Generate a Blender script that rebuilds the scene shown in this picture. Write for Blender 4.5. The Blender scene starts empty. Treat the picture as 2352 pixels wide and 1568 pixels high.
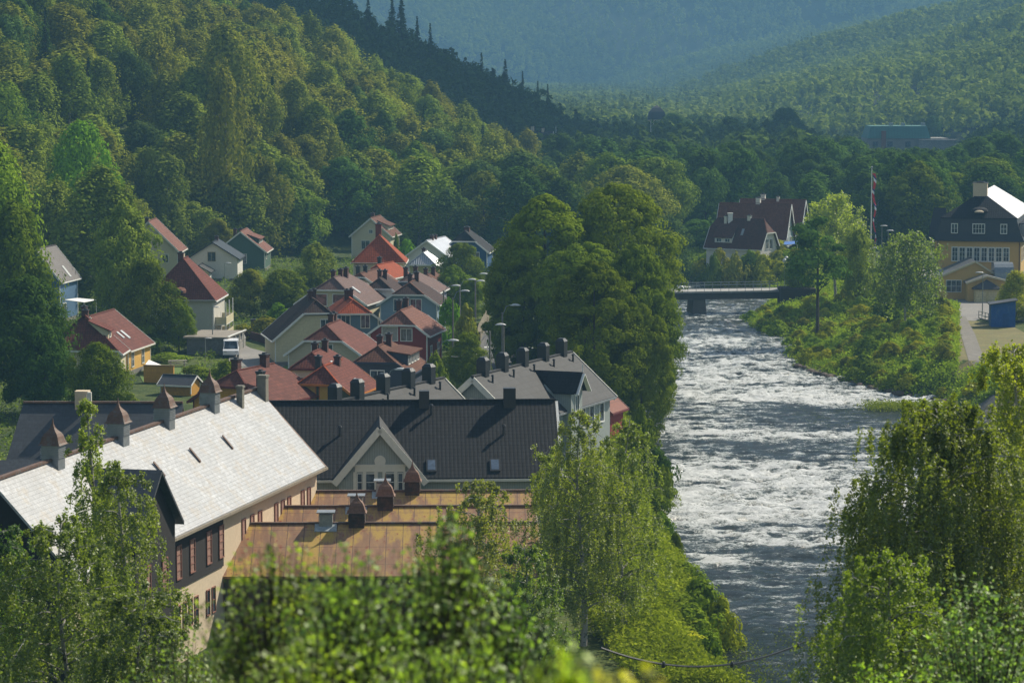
import bpy, math, random
import numpy as np
from mathutils import Vector, Matrix

# ------------------------------------------------------------------ basics
SC = bpy.context.scene
COL = SC.collection
random.seed(7)
RNG = np.random.default_rng(11)
R = math.radians
F = 100.0 / 36.0 * 2352.0            # focal length in reference pixels (frame 2352 x 1568)
CAMZ = 35.5
PITCH = math.atan((784 - 150) / F)
CP, SP = math.cos(PITCH), math.sin(PITCH)

def ray(x, y):
    a = (x - 1176) / F
    b = -(y - 784) / F
    return (a, CP + b * SP, -SP + b * CP)

def P(x, y, z=0.0):
    d = ray(x, y)
    t = (z - CAMZ) / d[2]
    return (d[0] * t, d[1] * t, z)

def PD(x, y, D):
    d = ray(x, y)
    t = D / d[1]
    return (d[0] * t, D, CAMZ + d[2] * t)

def hsh(i, j, s=0):
    n = (i.astype(np.int64) * 374761393 + j.astype(np.int64) * 668265263 + s * 974711) & 0xffffffff
    n = ((n ^ (n >> 13)) * 1274126177) & 0xffffffff
    n = (n ^ (n >> 16)) & 0xffff
    return n / 65535.0

def vnoise(x, y, s=0):
    x = np.asarray(x, float); y = np.asarray(y, float)
    i = np.floor(x); j = np.floor(y)
    u = x - i; v = y - j
    u = u * u * (3 - 2 * u); v = v * v * (3 - 2 * v)
    i = i.astype(np.int64); j = j.astype(np.int64)
    a = hsh(i, j, s); b = hsh(i + 1, j, s); c = hsh(i, j + 1, s); d = hsh(i + 1, j + 1, s)
    return (a * (1 - u) + b * u) * (1 - v) + (c * (1 - u) + d * u) * v

def fbm(x, y, o=4, s=0):
    r = 0; a = .5
    for k in range(o):
        r = r + a * vnoise(x, y, s + k); x = x * 2.03; y = y * 2.03; a *= .5
    return r

def sstep(a, b, x):
    t = np.clip((x - a) / (b - a), 0, 1)
    return t * t * (3 - 2 * t)

# ------------------------------------------------------------------ materials
MATS = {}

class NT:
    def __init__(s, name):
        m = bpy.data.materials.new(name); m.use_nodes = True
        s.m = m; s.t = m.node_tree; s.t.nodes.clear()
        s.out = s.t.nodes.new('ShaderNodeOutputMaterial')
    def n(s, typ, **k):
        nd = s.t.nodes.new(typ)
        for a, v in k.items():
            if a.startswith('i_'):
                key = a[2:]
                key = int(key) if key.isdigit() else key.replace('_', ' ')
                nd.inputs[key].default_value = v
            else: setattr(nd, a, v)
        return nd
    def l(s, a, b): s.t.links.new(a, b)

def mixc(nt, fac, a, b, mode='MIX'):
    m = nt.n('ShaderNodeMix', data_type='RGBA', blend_type=mode)
    for sock, v in ((m.inputs[0], fac), (m.inputs[6], a), (m.inputs[7], b)):
        if hasattr(v, 'type') and hasattr(v, 'is_output'): nt.l(v, sock)
        elif isinstance(v, (int, float)): sock.default_value = v
        else: sock.default_value = (*v[:3], 1)
    return m.outputs[2]

def math_(nt, op, a, b=None, c=None, clamp=False):
    m = nt.n('ShaderNodeMath', operation=op, use_clamp=clamp)
    for k, v in enumerate((a, b, c)):
        if v is None: continue
        if isinstance(v, (int, float)): m.inputs[k].default_value = v
        else: nt.l(v, m.inputs[k])
    return m.outputs[0]

def ramp(nt, fac, lo, hi):
    m = nt.n('ShaderNodeMapRange', interpolation_type='SMOOTHSTEP')
    nt.l(fac, m.inputs[0]); m.inputs[1].default_value = lo; m.inputs[2].default_value = hi
    return m.outputs[0]

def mul(c, k): return tuple(min(1, x * k) for x in c[:3])

def surf(name, col, rough=.8, kind='plain', scale=1.0, var=.25, metal=0.0, bump=.3, col2=None, spec=.5, bw=.3, bh=.3, dirt=.25):
    """painted / tiled / boarded surface driven by the metric UVs every mesh here carries"""
    if name in MATS: return MATS[name]
    nt = NT(name)
    uv = nt.n('ShaderNodeTexCoord')
    obj = uv.outputs['Object']; uvo = uv.outputs['UV']
    n1 = nt.n('ShaderNodeTexNoise', i_Scale=.45 * scale, i_Detail=5.0); nt.l(obj, n1.inputs['Vector'])
    n2 = nt.n('ShaderNodeTexNoise', i_Scale=4.0 * scale, i_Detail=4.0); nt.l(obj, n2.inputs['Vector'])
    c = mixc(nt, ramp(nt, n1.outputs[0], .35, .7), mul(col, 1 - var * .6), mul(col, 1 + var * .5))
    c = mixc(nt, ramp(nt, n2.outputs[0], .3, .75), mul(col, 1 - var), c)
    height = n2.outputs[0]
    if col2:
        n3 = nt.n('ShaderNodeTexNoise', i_Scale=.9 * scale, i_Detail=7.0, i_Roughness=.7); nt.l(obj, n3.inputs['Vector'])
        c = mixc(nt, ramp(nt, n3.outputs[0], .5, .62), c, col2)
    if kind in ('tile', 'slate'):
        b = nt.n('ShaderNodeTexBrick', offset=.5 if kind == 'slate' else 0.0)
        b.inputs['Scale'].default_value = 1.0
        b.inputs['Mortar Size'].default_value = .022 if kind == 'tile' else .014
        b.inputs['Mortar Smooth'].default_value = .3
        b.inputs['Brick Width'].default_value = bw; b.inputs['Row Height'].default_value = bh
        b.inputs['Color1'].default_value = (1, 1, 1, 1)
        k = .72 if kind == 'tile' else .8
        b.inputs['Color2'].default_value = (k, k, k, 1)
        b.inputs['Mortar'].default_value = (.45, .45, .45, 1) if kind == 'tile' else (.62, .62, .62, 1)
        nt.l(uvo, b.inputs['Vector'])
        c = mixc(nt, 1.0, c, b.outputs['Color'], 'MULTIPLY')
        sx = nt.n('ShaderNodeSeparateXYZ'); nt.l(uvo, sx.inputs[0])
        saw = math_(nt, 'FRACT', math_(nt, 'DIVIDE', sx.outputs[1], bh))
        wav = math_(nt, 'ABSOLUTE', math_(nt, 'SINE', math_(nt, 'MULTIPLY', sx.outputs[0], math.pi / bw)))
        h = math_(nt, 'MULTIPLY', saw, -1.0)
        if kind == 'tile': h = math_(nt, 'ADD', h, math_(nt, 'MULTIPLY', wav, .45))
        height = h
    elif kind in ('hboard', 'vboard', 'seam', 'corr'):
        sx = nt.n('ShaderNodeSeparateXYZ'); nt.l(uvo, sx.inputs[0])
        ax = sx.outputs[1] if kind == 'hboard' else sx.outputs[0]
        f = math_(nt, 'FRACT', math_(nt, 'DIVIDE', ax, bw))
        if kind == 'corr':
            height = math_(nt, 'SINE', math_(nt, 'MULTIPLY', ax, 2 * math.pi / bw))
            c = mixc(nt, ramp(nt, height, -1, .2), mul(col, .6), c)
        else:
            w = .1 if kind != 'seam' else .05
            ln = math_(nt, 'LESS_THAN', f, w)
            c = mixc(nt, ln, c, mul(col, .55))
            if kind == 'seam':
                f2 = math_(nt, 'FRACT', math_(nt, 'DIVIDE', sx.outputs[1], bh))
                ln2 = math_(nt, 'LESS_THAN', f2, .03)
                c = mixc(nt, math_(nt, 'MULTIPLY', ln2, .5), c, mul(col, .5))
            height = f if kind == 'hboard' else ln
    bp = nt.n('ShaderNodeBump', i_Strength=bump, i_Distance=.05); nt.l(height, bp.inputs['Height'])
    bs = nt.n('ShaderNodeBsdfPrincipled', i_Roughness=rough, i_Metallic=metal)
    bs.inputs['Specular IOR Level'].default_value = spec
    nt.l(c, bs.inputs['Base Color']); nt.l(bp.outputs[0], bs.inputs['Normal'])
    nt.l(bs.outputs[0], nt.out.inputs[0])
    MATS[name] = nt.m
    return nt.m

def glass(name='window_glass', col=(.03, .04, .05), rough=.08):
    if name in MATS: return MATS[name]
    nt = NT(name)
    tc = nt.n('ShaderNodeTexCoord')
    n = nt.n('ShaderNodeTexNoise', i_Scale=1.3, i_Detail=2.0); nt.l(tc.outputs['Object'], n.inputs['Vector'])
    c = mixc(nt, ramp(nt, n.outputs[0], .45, .6), col, mul(col, 3))
    bs = nt.n('ShaderNodeBsdfPrincipled', i_Roughness=rough)
    nt.l(c, bs.inputs['Base Color']); nt.l(bs.outputs[0], nt.out.inputs[0])
    MATS[name] = nt.m
    return nt.m

# ------------------------------------------------------------------ mesh builder
class MB:
    def __init__(s): s.v = []; s.f = []
    def face(s, pts):
        k = len(s.v); s.v += [tuple(p) for p in pts]; s.f.append(tuple(range(k, k + len(pts)))); return s
    def solid(s, v, f):
        k = len(s.v); s.v += [tuple(p) for p in v]; s.f += [tuple(i + k for i in q) for q in f]; return s
    def box(s, x0, x1, y0, y1, z0, z1):
        v = [(x0, y0, z0), (x1, y0, z0), (x1, y1, z0), (x0, y1, z0), (x0, y0, z1), (x1, y0, z1), (x1, y1, z1), (x0, y1, z1)]
        return s.solid(v, [(0, 3, 2, 1), (4, 5, 6, 7), (0, 1, 5, 4), (1, 2, 6, 5), (2, 3, 7, 6), (3, 0, 4, 7)])
    def tbox(s, cx, cy, z0, z1, w0, d0, w1, d1):
        v = []
        for z, w, d in ((z0, w0, d0), (z1, w1, d1)):
            v += [(cx - w / 2, cy - d / 2, z), (cx + w / 2, cy - d / 2, z), (cx + w / 2, cy + d / 2, z), (cx - w / 2, cy + d / 2, z)]
        return s.solid(v, [(0, 3, 2, 1), (4, 5, 6, 7), (0, 1, 5, 4), (1, 2, 6, 5), (2, 3, 7, 6), (3, 0, 4, 7)])
    def beam(s, p, q, w, h, up=(0, 0, 1)):
        p = Vector(p); q = Vector(q); a = (q - p).normalized(); up = Vector(up)
        sd = a.cross(up).normalized() * (w / 2); u = sd.cross(a).normalized() * (h / 2)
        v = [p - sd - u, p + sd - u, p + sd + u, p - sd + u, q - sd - u, q + sd - u, q + sd + u, q - sd + u]
        return s.solid(v, [(0, 1, 2, 3), (7, 6, 5, 4), (0, 4, 5, 1), (1, 5, 6, 2), (2, 6, 7, 3), (3, 7, 4, 0)])
    def cyl(s, p, q, r0, r1=None, n=8, caps=True):
        r1 = r0 if r1 is None else r1
        p = Vector(p); q = Vector(q); a = (q - p).normalized()
        t = Vector((1, 0, 0)) if abs(a.x) < .8 else Vector((0, 1, 0))
        b = a.cross(t).normalized(); c = a.cross(b)
        v = []
        for o, r in ((p, r0), (q, r1)):
            for k in range(n):
                g = 2 * math.pi * k / n
                v.append(o + b * (math.cos(g) * r) + c * (math.sin(g) * r))
        f = [(k, k + n, (k + 1) % n + n, (k + 1) % n) for k in range(n)]
        if caps: f += [tuple(range(n)), tuple(range(2 * n - 1, n - 1, -1))]
        return s.solid(v, f)
    def tube(s, pts, r, n=6):
        pts = [Vector(p) for p in pts]
        rs = r if isinstance(r, (list, tuple)) else [r] * len(pts)
        v = []; f = []
        for i, p in enumerate(pts):
            a = (pts[min(i + 1, len(pts) - 1)] - pts[max(i - 1, 0)]).normalized()
            t = Vector((1, 0, 0)) if abs(a.x) < .8 else Vector((0, 1, 0))
            b = a.cross(t).normalized(); c = a.cross(b)
            for k in range(n):
                g = 2 * math.pi * k / n
                v.append(p + b * (math.cos(g) * rs[i]) + c * (math.sin(g) * rs[i]))
        for i in range(len(pts) - 1):
            for k in range(n):
                f.append((i * n + k, i * n + n + k, i * n + n + (k + 1) % n, i * n + (k + 1) % n))
        f += [tuple(range(n)), tuple(range((len(pts)) * n - 1, (len(pts) - 1) * n - 1, -1))]
        return s.solid(v, f)
    def lathe(s, prof, n=12, c=(0, 0, 0), sx=1, sy=1):
        v = []; f = []
        for r, z in prof:
            for k in range(n):
                g = 2 * math.pi * k / n
                v.append((c[0] + r * math.cos(g) * sx, c[1] + r * math.sin(g) * sy, c[2] + z))
        m = len(prof)
        for i in range(m - 1):
            for k in range(n):
                f.append((i * n + k, i * n + (k + 1) % n, i * n + n + (k + 1) % n, i * n + n + k))
        f += [tuple(range(n - 1, -1, -1)), tuple(range((m - 1) * n, m * n))]
        return s.solid(v, f)
    def prism(s, poly, y0, y1):
        """poly of (x,z) in the x-z plane extruded along y"""
        n = len(poly)
        v = [(x, y0, z) for x, z in poly] + [(x, y1, z) for x, z in poly]
        f = [tuple(range(n)), tuple(range(2 * n - 1, n - 1, -1))] + [(k, k + n, (k + 1) % n + n, (k + 1) % n) for k in range(n)]
        return s.solid(v, f)
    def slab(s, faces, t):
        """faces = polygons (outer skin, shared edges by equal coordinates); thickness t straight down"""
        idx = {}; V = []; Fc = []
        for fc in faces:
            q = []
            for p in fc:
                k = tuple(round(c, 4) for c in p)
                if k not in idx: idx[k] = len(V); V.append(p)
                q.append(idx[k])
            Fc.append(q)
        n = len(V); ed = {}
        for q in Fc:
            for a, b in zip(q, q[1:] + q[:1]): ed[(a, b)] = 1
        out = [tuple(q) for q in Fc] + [tuple(i + n for i in reversed(q)) for q in Fc]
        for (a, b) in ed:
            if (b, a) not in ed: out.append((b, a, a + n, b + n))
        return s.solid(list(V) + [(x, y, z - t) for x, y, z in V], out)
    def build(s, name, mat, parent=None, smooth=False, label=None, loc=None):
        me = bpy.data.meshes.new(name)
        me.from_pydata(s.v, [], s.f)
        ul = me.uv_layers.new(name='UVMap')
        Z = Vector((0, 0, 1))
        data = []
        for p in me.polygons:
            n = p.normal
            u = Z.cross(n)
            if u.length < .05: u = Vector((1, 0, 0))
            u = u.normalized(); w = n.cross(u)
            for li in p.loop_indices:
                co = me.vertices[me.loops[li].vertex_index].co
                data += [co.dot(u), co.dot(w)]
        ul.data.foreach_set('uv', data)
        if smooth: me.polygons.foreach_set('use_smooth', [True] * len(me.polygons))
        me.materials.append(mat)
        o = bpy.data.objects.new(name, me); COL.objects.link(o)
        if parent: o.parent = parent
        if loc: o.location = loc
        if label: o['label'] = label
        return o

def thing(name, label, cat, loc=(0, 0, 0), rz=0.0, group=None):
    o = bpy.data.objects.new(name, None); COL.objects.link(o)
    o.empty_display_size = .5
    o.location = loc; o.rotation_euler = (0, 0, rz)
    o['label'] = label; o['category'] = cat
    if group: o['group'] = group
    return o

def tag(o, label, cat, group=None):
    o['label'] = label; o['category'] = cat
    if group: o['group'] = group
    return o

def struct(o): o['kind'] = 'structure'; return o

def copy_tree(src, loc=None, rz=None, scale=None, label=None, group=None, color=None):
    c = src.copy(); COL.objects.link(c)
    if loc is not None: c.location = loc
    if rz is not None: c.rotation_euler = (0, 0, rz)
    if scale is not None: c.scale = scale
    if label: c['label'] = label
    if group: c['group'] = group
    for ch in src.children:
        d = ch.copy(); COL.objects.link(d); d.parent = c
        if color is not None: d.color = color
        for g in ch.children:
            e = g.copy(); COL.objects.link(e); e.parent = d
            if color is not None: e.color = color
    return c

def np_mesh(name, V, Fq, mat, attr=None, smooth=False):
    """fast mesh from numpy arrays; Fq (n,3) or (n,4)"""
    me = bpy.data.meshes.new(name)
    V = np.ascontiguousarray(V, dtype=np.float32); Fq = np.ascontiguousarray(Fq, dtype=np.int32)
    k = Fq.shape[1]
    me.vertices.add(len(V)); me.vertices.foreach_set('co', V.ravel())
    me.loops.add(Fq.size); me.loops.foreach_set('vertex_index', Fq.ravel())
    me.polygons.add(len(Fq)); me.polygons.foreach_set('loop_start', np.arange(0, Fq.size, k, dtype=np.int32))
    me.polygons.foreach_set('loop_total', np.full(len(Fq), k, dtype=np.int32))
    if smooth: me.polygons.foreach_set('use_smooth', np.ones(len(Fq), dtype=bool))
    me.update(calc_edges=True)
    if attr is not None:
        a = me.attributes.new('tint', 'FLOAT', 'POINT'); a.data.foreach_set('value', np.ascontiguousarray(attr, dtype=np.float32))
    me.materials.append(mat)
    return me

def link(name, me, parent=None, loc=None):
    o = bpy.data.objects.new(name, me); COL.objects.link(o)
    if parent: o.parent = parent
    if loc is not None: o.location = loc
    return o
# ------------------------------------------------------------------ terrain
WZ = -4.0
def edge(pts, extra):
    a = sorted([(P(x, y, WZ)[1], P(x, y, WZ)[0]) for x, y in pts] + extra)
    return np.array([q[0] for q in a]), np.array([q[1] for q in a])
LE = edge([(1552, 655), (1540, 692), (1532, 760), (1515, 850), (1470, 915), (1478, 1000), (1508, 1075), (1520, 1120),
           (1510, 1200), (1545, 1265), (1585, 1330), (1622, 1390), (1650, 1430), (1640, 1500), (1655, 1568)],
          [(165, 15), (150, 22), (130, 45), (100, 140), (0, 300), (530, 27), (560, 18), (600, 5), (640, -6)])
RE = edge([(1715, 655), (1770, 690), (1745, 712), (1712, 735), (1722, 755), (1795, 775), (1798, 815), (1850, 850), (1950, 880), (2050, 903),
           (2150, 918), (2240, 960), (2330, 1040), (2400, 1150), (2470, 1568)],
          [(165, 60), (140, 90), (100, 190), (0, 420), (518, 37), (524, 32), (530, 27.4), (560, 18.3), (600, 5.2), (640, -5.9)])
def xl(Y): return np.interp(Y, *LE)
def xr(Y): return np.interp(Y, *RE)
BW = (np.array([0, 300, 325, 345, 380, 405, 450, 500, 600]), np.array([8, 8, 6, 9, 18, 25, 17, 12, 10]))
HB = (np.array([-60, 120, 250, 330, 395, 440, 480, 520, 600, 680, 760, 850, 950, 1050, 1150, 1300, 1700, 8000]),
      np.array([-70, -70, -78, -72, -72, -68, -64, -46, -6, 8, 5, 0, 22, 40, 18, -70, -350, -3000]))
MBASE = (np.array([-60, 600, 1000, 1300, 1600, 2200, 3000, 4500, 8000]), np.array([220, 240, 240, 172, 110, 75, 60, 0, -200]))

def height(x, Y):
    x = np.asarray(x, float); Y = np.asarray(Y, float)
    z = -25 * sstep(1300, 3000, Y)
    z = z + (fbm(x * .08, Y * .08, 3, 5) - .45) * .8 * sstep(0, 40, np.abs(x) - 0) * 0
    d = np.interp(Y, *HB) - x
    s = np.where(d > 0, d - 6 * (1 - np.exp(-np.maximum(d, 0) / 6)), 0)
    hill = .58 * s
    hill = 150 * (1 - np.exp(-hill / 150)) * (1 + .0)
    hill = hill + sstep(5, 60, d) * (fbm(x * .02, Y * .02, 4, 9) - .47) * 14
    z = z + hill
    d = x - np.interp(Y, *MBASE)
    dp = np.maximum(d, 0)
    m = 420 * (1 - np.exp(-.31 * dp / 420))
    m = m * (1 + .0) + sstep(20, 150, d) * ((fbm(x * .006 + Y * .004, Y * .0018, 4, 3) - .47) * 46)
    z = z + m
    b = np.maximum(Y - 3700, 0)
    z = z + 450 * (1 - np.exp(-.5 * b / 450)) + sstep(3700, 4600, Y) * (fbm(x * .003, Y * .002, 4, 6) - .45) * 70
    c = np.clip(1 - Y / 150, 0, 3)
    ch = 33 * c ** 1.2
    z = np.maximum(z, 0) * (ch > z) + z * (ch <= z)
    z = np.maximum(z, ch)
    # river
    a, bb = xl(Y), xr(Y)
    wr = np.interp(Y, *BW)
    tl = np.clip((a - x) / 4.0, 0, 1); tr = np.clip((x - bb) / wr, 0, 1)
    inside = (x > a) & (x < bb)
    t = np.where(x <= a, tl ** .8, tr ** .75)
    lump = (fbm(x * .35, Y * .35, 3, 21) - .45) * 1.6 * np.sin(np.pi * np.clip(t, 0, 1))
    bank = -4.7 + (z + 4.7) * t + lump
    bed = np.minimum(z, -4.7 - 1.2 * np.clip(np.minimum(x - a, bb - x) / 3, 0, 1))
    act = (Y < 640) & (bb > a)
    z = np.where(act, np.where(inside, bed, np.where(t < 1, bank, z)), z)
    return z

def H(x, Y): return float(height(np.array([x]), np.array([Y]))[0])

def build_ground():
    rows = np.concatenate([np.arange(-60, 150, 3.0), np.arange(150, 620, 1.2), np.arange(620, 1500, 6.0), np.arange(1500, 8001, 40.0)])
    s = np.linspace(-1, 1, 421); t = .55 * (.35 * s + .65 * s ** 3)
    X = t[None, :] * (rows[:, None] + 160); Y = np.repeat(rows[:, None], len(s), 1)
    Z = height(X, Y)
    V = np.stack([X, Y, Z], -1).reshape(-1, 3)
    n, m = X.shape
    i = np.arange(n - 1)[:, None] * m + np.arange(m - 1)[None, :]
    Fq = np.stack([i, i + 1, i + m + 1, i + m], -1).reshape(-1, 4)
    nt = NT('ground_material')
    g = nt.n('ShaderNodeNewGeometry'); pos = g.outputs['Position']
    n1 = nt.n('ShaderNodeTexNoise', i_Scale=.12, i_Detail=6.0); nt.l(pos, n1.inputs['Vector'])
    n2 = nt.n('ShaderNodeTexNoise', i_Scale=1.1, i_Detail=6.0, i_Roughness=.7); nt.l(pos, n2.inputs['Vector'])
    c = mixc(nt, ramp(nt, n1.outputs[0], .38, .62), (.035, .060, .012), (.085, .11, .022))
    c = mixc(nt, ramp(nt, n2.outputs[0], .5, .75), c, (.10, .10, .035))
    c = mixc(nt, ramp(nt, n2.outputs[0], .55, .3), c, (.03, .055, .012))
    sx = nt.n('ShaderNodeSeparateXYZ'); nt.l(pos, sx.inputs[0])
    zz = math_(nt, 'ADD', sx.outputs[2], math_(nt, 'MULTIPLY', n2.outputs[0], 1.2))
    rock = mixc(nt, ramp(nt, n2.outputs[0], .4, .6), (.07, .055, .04), (.17, .14, .11))
    c = mixc(nt, ramp(nt, zz, -2.3, -3.3), c, rock)
    far = ramp(nt, sx.outputs[1], 1000, 1250)
    c = mixc(nt, far, c, mixc(nt, n1.outputs[0], (.012, .024, .009), (.03, .045, .014)))
    bp = nt.n('ShaderNodeBump', i_Strength=.8, i_Distance=.4); nt.l(n2.outputs[0], bp.inputs['Height'])
    bs = nt.n('ShaderNodeBsdfPrincipled', i_Roughness=.95)
    bs.inputs['Specular IOR Level'].default_value = .2
    nt.l(c, bs.inputs['Base Color']); nt.l(bp.outputs[0], bs.inputs['Normal']); nt.l(bs.outputs[0], nt.out.inputs[0])
    struct(link('ground', np_mesh('ground', V, Fq, nt.m, smooth=True)))
build_ground()

def sheet(name, pxs, z, mat, zoff=.06, kind='structure', step=1.5):
    """draped polygon sheet: outline given in reference pixels on the plane z, laid as a fine grid over the ground"""
    pts = [P(x, y, z)[:2] for x, y in pxs]
    return drape(name, pts, mat, zoff, step)

def drape(name, pts, mat, zoff=.06, step=1.0):
    pts = np.array(pts)
    x0, y0 = pts.min(0); x1, y1 = pts.max(0)
    import bmesh
    bm = bmesh.new()
    vs = [bm.verts.new((p[0], p[1], 0)) for p in pts]
    bm.faces.new(vs)
    for ax, lo, hi in ((0, x0, x1), (1, y0, y1)):
        k = lo + step
        while k < hi:
            geom = bm.verts[:] + bm.edges[:] + bm.faces[:]
            co = (k, 0, 0) if ax == 0 else (0, k, 0); no = (1, 0, 0) if ax == 0 else (0, 1, 0)
            bmesh.ops.bisect_plane(bm, geom=geom, plane_co=co, plane_no=no)
            k += step
    co = np.array([v.co[:] for v in bm.verts])
    zz = height(co[:, 0], co[:, 1])
    for v, h in zip(bm.verts, zz): v.co.z = h + zoff
    bmesh.ops.recalc_face_normals(bm, faces=bm.faces[:])
    for f in bm.faces:
        if f.normal.z < 0: f.normal_flip()
    me = bpy.data.meshes.new(name); bm.to_mesh(me); bm.free()
    me.materials.append(mat)
    return link(name, me)

# ------------------------------------------------------------------ river
def build_river():
    rows = np.concatenate([np.arange(60, 160, 2.0), np.arange(160, 400, .34), np.arange(400, 640, .6)])
    m = 150
    s = np.linspace(0, 1, m)
    A = xl(rows)[:, None] - 2.0; B = xr(rows)[:, None] + 2.5
    X = A + (B - A) * s[None, :]
    Y = np.repeat(rows[:, None], m, 1)
    X = np.maximum(X, A)
    # broken water: px centres (x, y), half widths in metres, strength
    blobs = [(1650, 720, 9, 6, .5), (1650, 800, 12, 10, .5), (1690, 850, 12, 10, .8), (1640, 780, 8, 5, .5), (1750, 905, 16, 5, .9), (1560, 905, 5, 9, .5),
             (1990, 915, 14, 4, .9), (2100, 925, 10, 3, .9), (1800, 870, 14, 5, .6), (1600, 960, 9, 6, .4),
             (1560, 985, 4, 4, .8), (1700, 1000, 9, 3, .5), (1880, 1000, 12, 3, .6), (1720, 1080, 9, 5, .9), (1600, 1085, 5, 4, .6),
             (1850, 1095, 9, 5, .7), (1650, 1140, 8, 4, 1.1), (1800, 1160, 9, 4, 1.1), (1590, 1185, 4, 3, .9), (1900, 1130, 8, 4, 1.),
             (1720, 1225, 6, 1.8, 1.3), (1880, 1245, 3, 1.2, 1.1), (1650, 1285, 3, 1.5, 1.0), (1760, 1300, 5, 1.0, .4), (1700, 1190, 9, 2.5, 1.0),
             (2050, 1150, 8, 6, .8), (2100, 1050, 10, 4, .6), (1580, 1040, 4, 3, .7)]
    turb = np.zeros_like(X)
    for bx, by, wx, wy, k in blobs:
        c = P(bx, by, WZ)
        turb += k * np.exp(-((X - c[0]) / wx) ** 2 - ((Y - c[1]) / (wy * 1.6)) ** 2)
    for y_, k in ((916, 1.5), (1243, .7)):
        yy = P(1800, y_, WZ)[1]; turb += k * np.exp(-((Y - yy - 1.2 * np.sin(X * .25)) / 1.1) ** 2) * (.6 + .8 * vnoise(X * .3, Y * 0, 8))
    yy = P(1800, 948, WZ)[1]; turb -= .35 * np.exp(-((Y - yy) / 5.0) ** 2) * sstep(22, 34, X)
    turb = np.clip(turb, -.3, 1.2)
    far = sstep(190, 215, Y)
    base = .14 + .20 * far
    n1 = fbm(X * .45, Y * .8, 4, 31); n2 = fbm(X * .16, Y * .35, 3, 41)
    lev = base * (n2 * 1.6) + turb * .58
    wav = (fbm(X * .5, Y * 1.1, 4, 51) - .47)
    ridg = 1 - np.abs(2 * fbm(X * .55 + 9, Y * 1.3, 3, 61) - 1)
    Z = WZ + (wav * 1.0 + (ridg - .7) * .55) * (.25 + .9 * np.clip(lev, 0, 1.1)) * (.35 + .65 * far)
    foam = np.clip(lev * 1.0 + (ridg - .72) * 1.3 + (n1 - .47) * 1.2, 0, 1.5)
    V = np.stack([X, Y, Z], -1).reshape(-1, 3)
    n = len(rows)
    i = np.arange(n - 1)[:, None] * m + np.arange(m - 1)[None, :]
    Fq = np.stack([i, i + 1, i + m + 1, i + m], -1).reshape(-1, 4)
    nt = NT('river_water')
    g = nt.n('ShaderNodeNewGeometry'); pos = g.outputs['Position']
    mp = nt.n('ShaderNodeMapping'); mp.inputs['Scale'].default_value = (1, 1.7, 1); nt.l(pos, mp.inputs['Vector'])
    f1 = nt.n('ShaderNodeTexNoise', i_Scale=2.3, i_Detail=8.0, i_Roughness=.75, i_Distortion=.4); nt.l(mp.outputs[0], f1.inputs['Vector'])
    f2 = nt.n('ShaderNodeTexNoise', i_Scale=5.0, i_Detail=5.0, i_Roughness=.7); nt.l(mp.outputs[0], f2.inputs['Vector'])
    at = nt.n('ShaderNodeAttribute', attribute_name='tint')
    v = math_(nt, 'ADD', at.outputs['Fac'], math_(nt, 'MULTIPLY', math_(nt, 'ADD', math_(nt, 'SUBTRACT', f1.outputs[0], .5), math_(nt, 'MULTIPLY', math_(nt, 'SUBTRACT', f2.outputs[0], .5), .55)), 2.5))
    foam_glint = ramp(nt, v, .46, 1.2)  # white mask for foam, with water glints painted in by the fine noise
    milk = mixc(nt, ramp(nt, at.outputs['Fac'], .2, 1.0), (.030, .042, .045), (.08, .12, .105))
    c = mixc(nt, foam_glint, milk, (.84, .86, .85))
    bp = nt.n('ShaderNodeBump', i_Strength=1.0, i_Distance=.5)
    nt.l(math_(nt, 'ADD', f1.outputs[0], math_(nt, 'MULTIPLY', f2.outputs[0], .45)), bp.inputs['Height'])
    bs = nt.n('ShaderNodeBsdfPrincipled', i_IOR=1.33)
    nt.l(math_(nt, 'ADD', math_(nt, 'MULTIPLY', foam_glint, .5), .1), bs.inputs['Roughness'])
    nt.l(c, bs.inputs['Base Color']); nt.l(bp.outputs[0], bs.inputs['Normal']); nt.l(bs.outputs[0], nt.out.inputs[0])
    struct(link('river', np_mesh('river', V, Fq, nt.m, attr=foam.reshape(-1), smooth=True)))
build_river()

# ------------------------------------------------------------------ camera, sky, sun, air
cd = bpy.data.cameras.new('camera'); cam = bpy.data.objects.new('camera', cd); COL.objects.link(cam)
cam.location = (0, 0, CAMZ); cam.rotation_euler = (R(90) - PITCH, 0, 0)
cd.lens = 100; cd.sensor_width = 36; cd.clip_start = .5; cd.clip_end = 20000
cd.dof.use_dof = True; cd.dof.focus_distance = 345; cd.dof.aperture_fstop = 2.3
SC.camera = cam
SUN_AZ, SUN_EL = R(47), R(41)
w = bpy.data.worlds.new('World'); SC.world = w; w.use_nodes = True
wn = w.node_tree; bg = wn.nodes['Background']
sky = wn.nodes.new('ShaderNodeTexSky'); sky.sky_type = 'NISHITA'; sky.sun_disc = False
sky.sun_elevation = SUN_EL; sky.sun_rotation = SUN_AZ; sky.air_density = 1.0; sky.dust_density = .6
hs_ = wn.nodes.new('ShaderNodeHueSaturation'); hs_.inputs['Saturation'].default_value = .62; wn.links.new(sky.outputs[0], hs_.inputs['Color']); wn.links.new(hs_.outputs[0], bg.inputs[0]); bg.inputs[1].default_value = .088
sd = bpy.data.lights.new('sun', 'SUN'); sun = bpy.data.objects.new('sun', sd); COL.objects.link(sun)
sd.energy = 5.0; sd.angle = R(.53); sd.color = (1, .915, .76)
SUNV = Vector((math.sin(SUN_AZ) * math.cos(SUN_EL), math.cos(SUN_AZ) * math.cos(SUN_EL), math.sin(SUN_EL)))
sun.rotation_euler = SUNV.to_track_quat('Z', 'Y').to_euler(); sun.location = SUNV * 900
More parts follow.
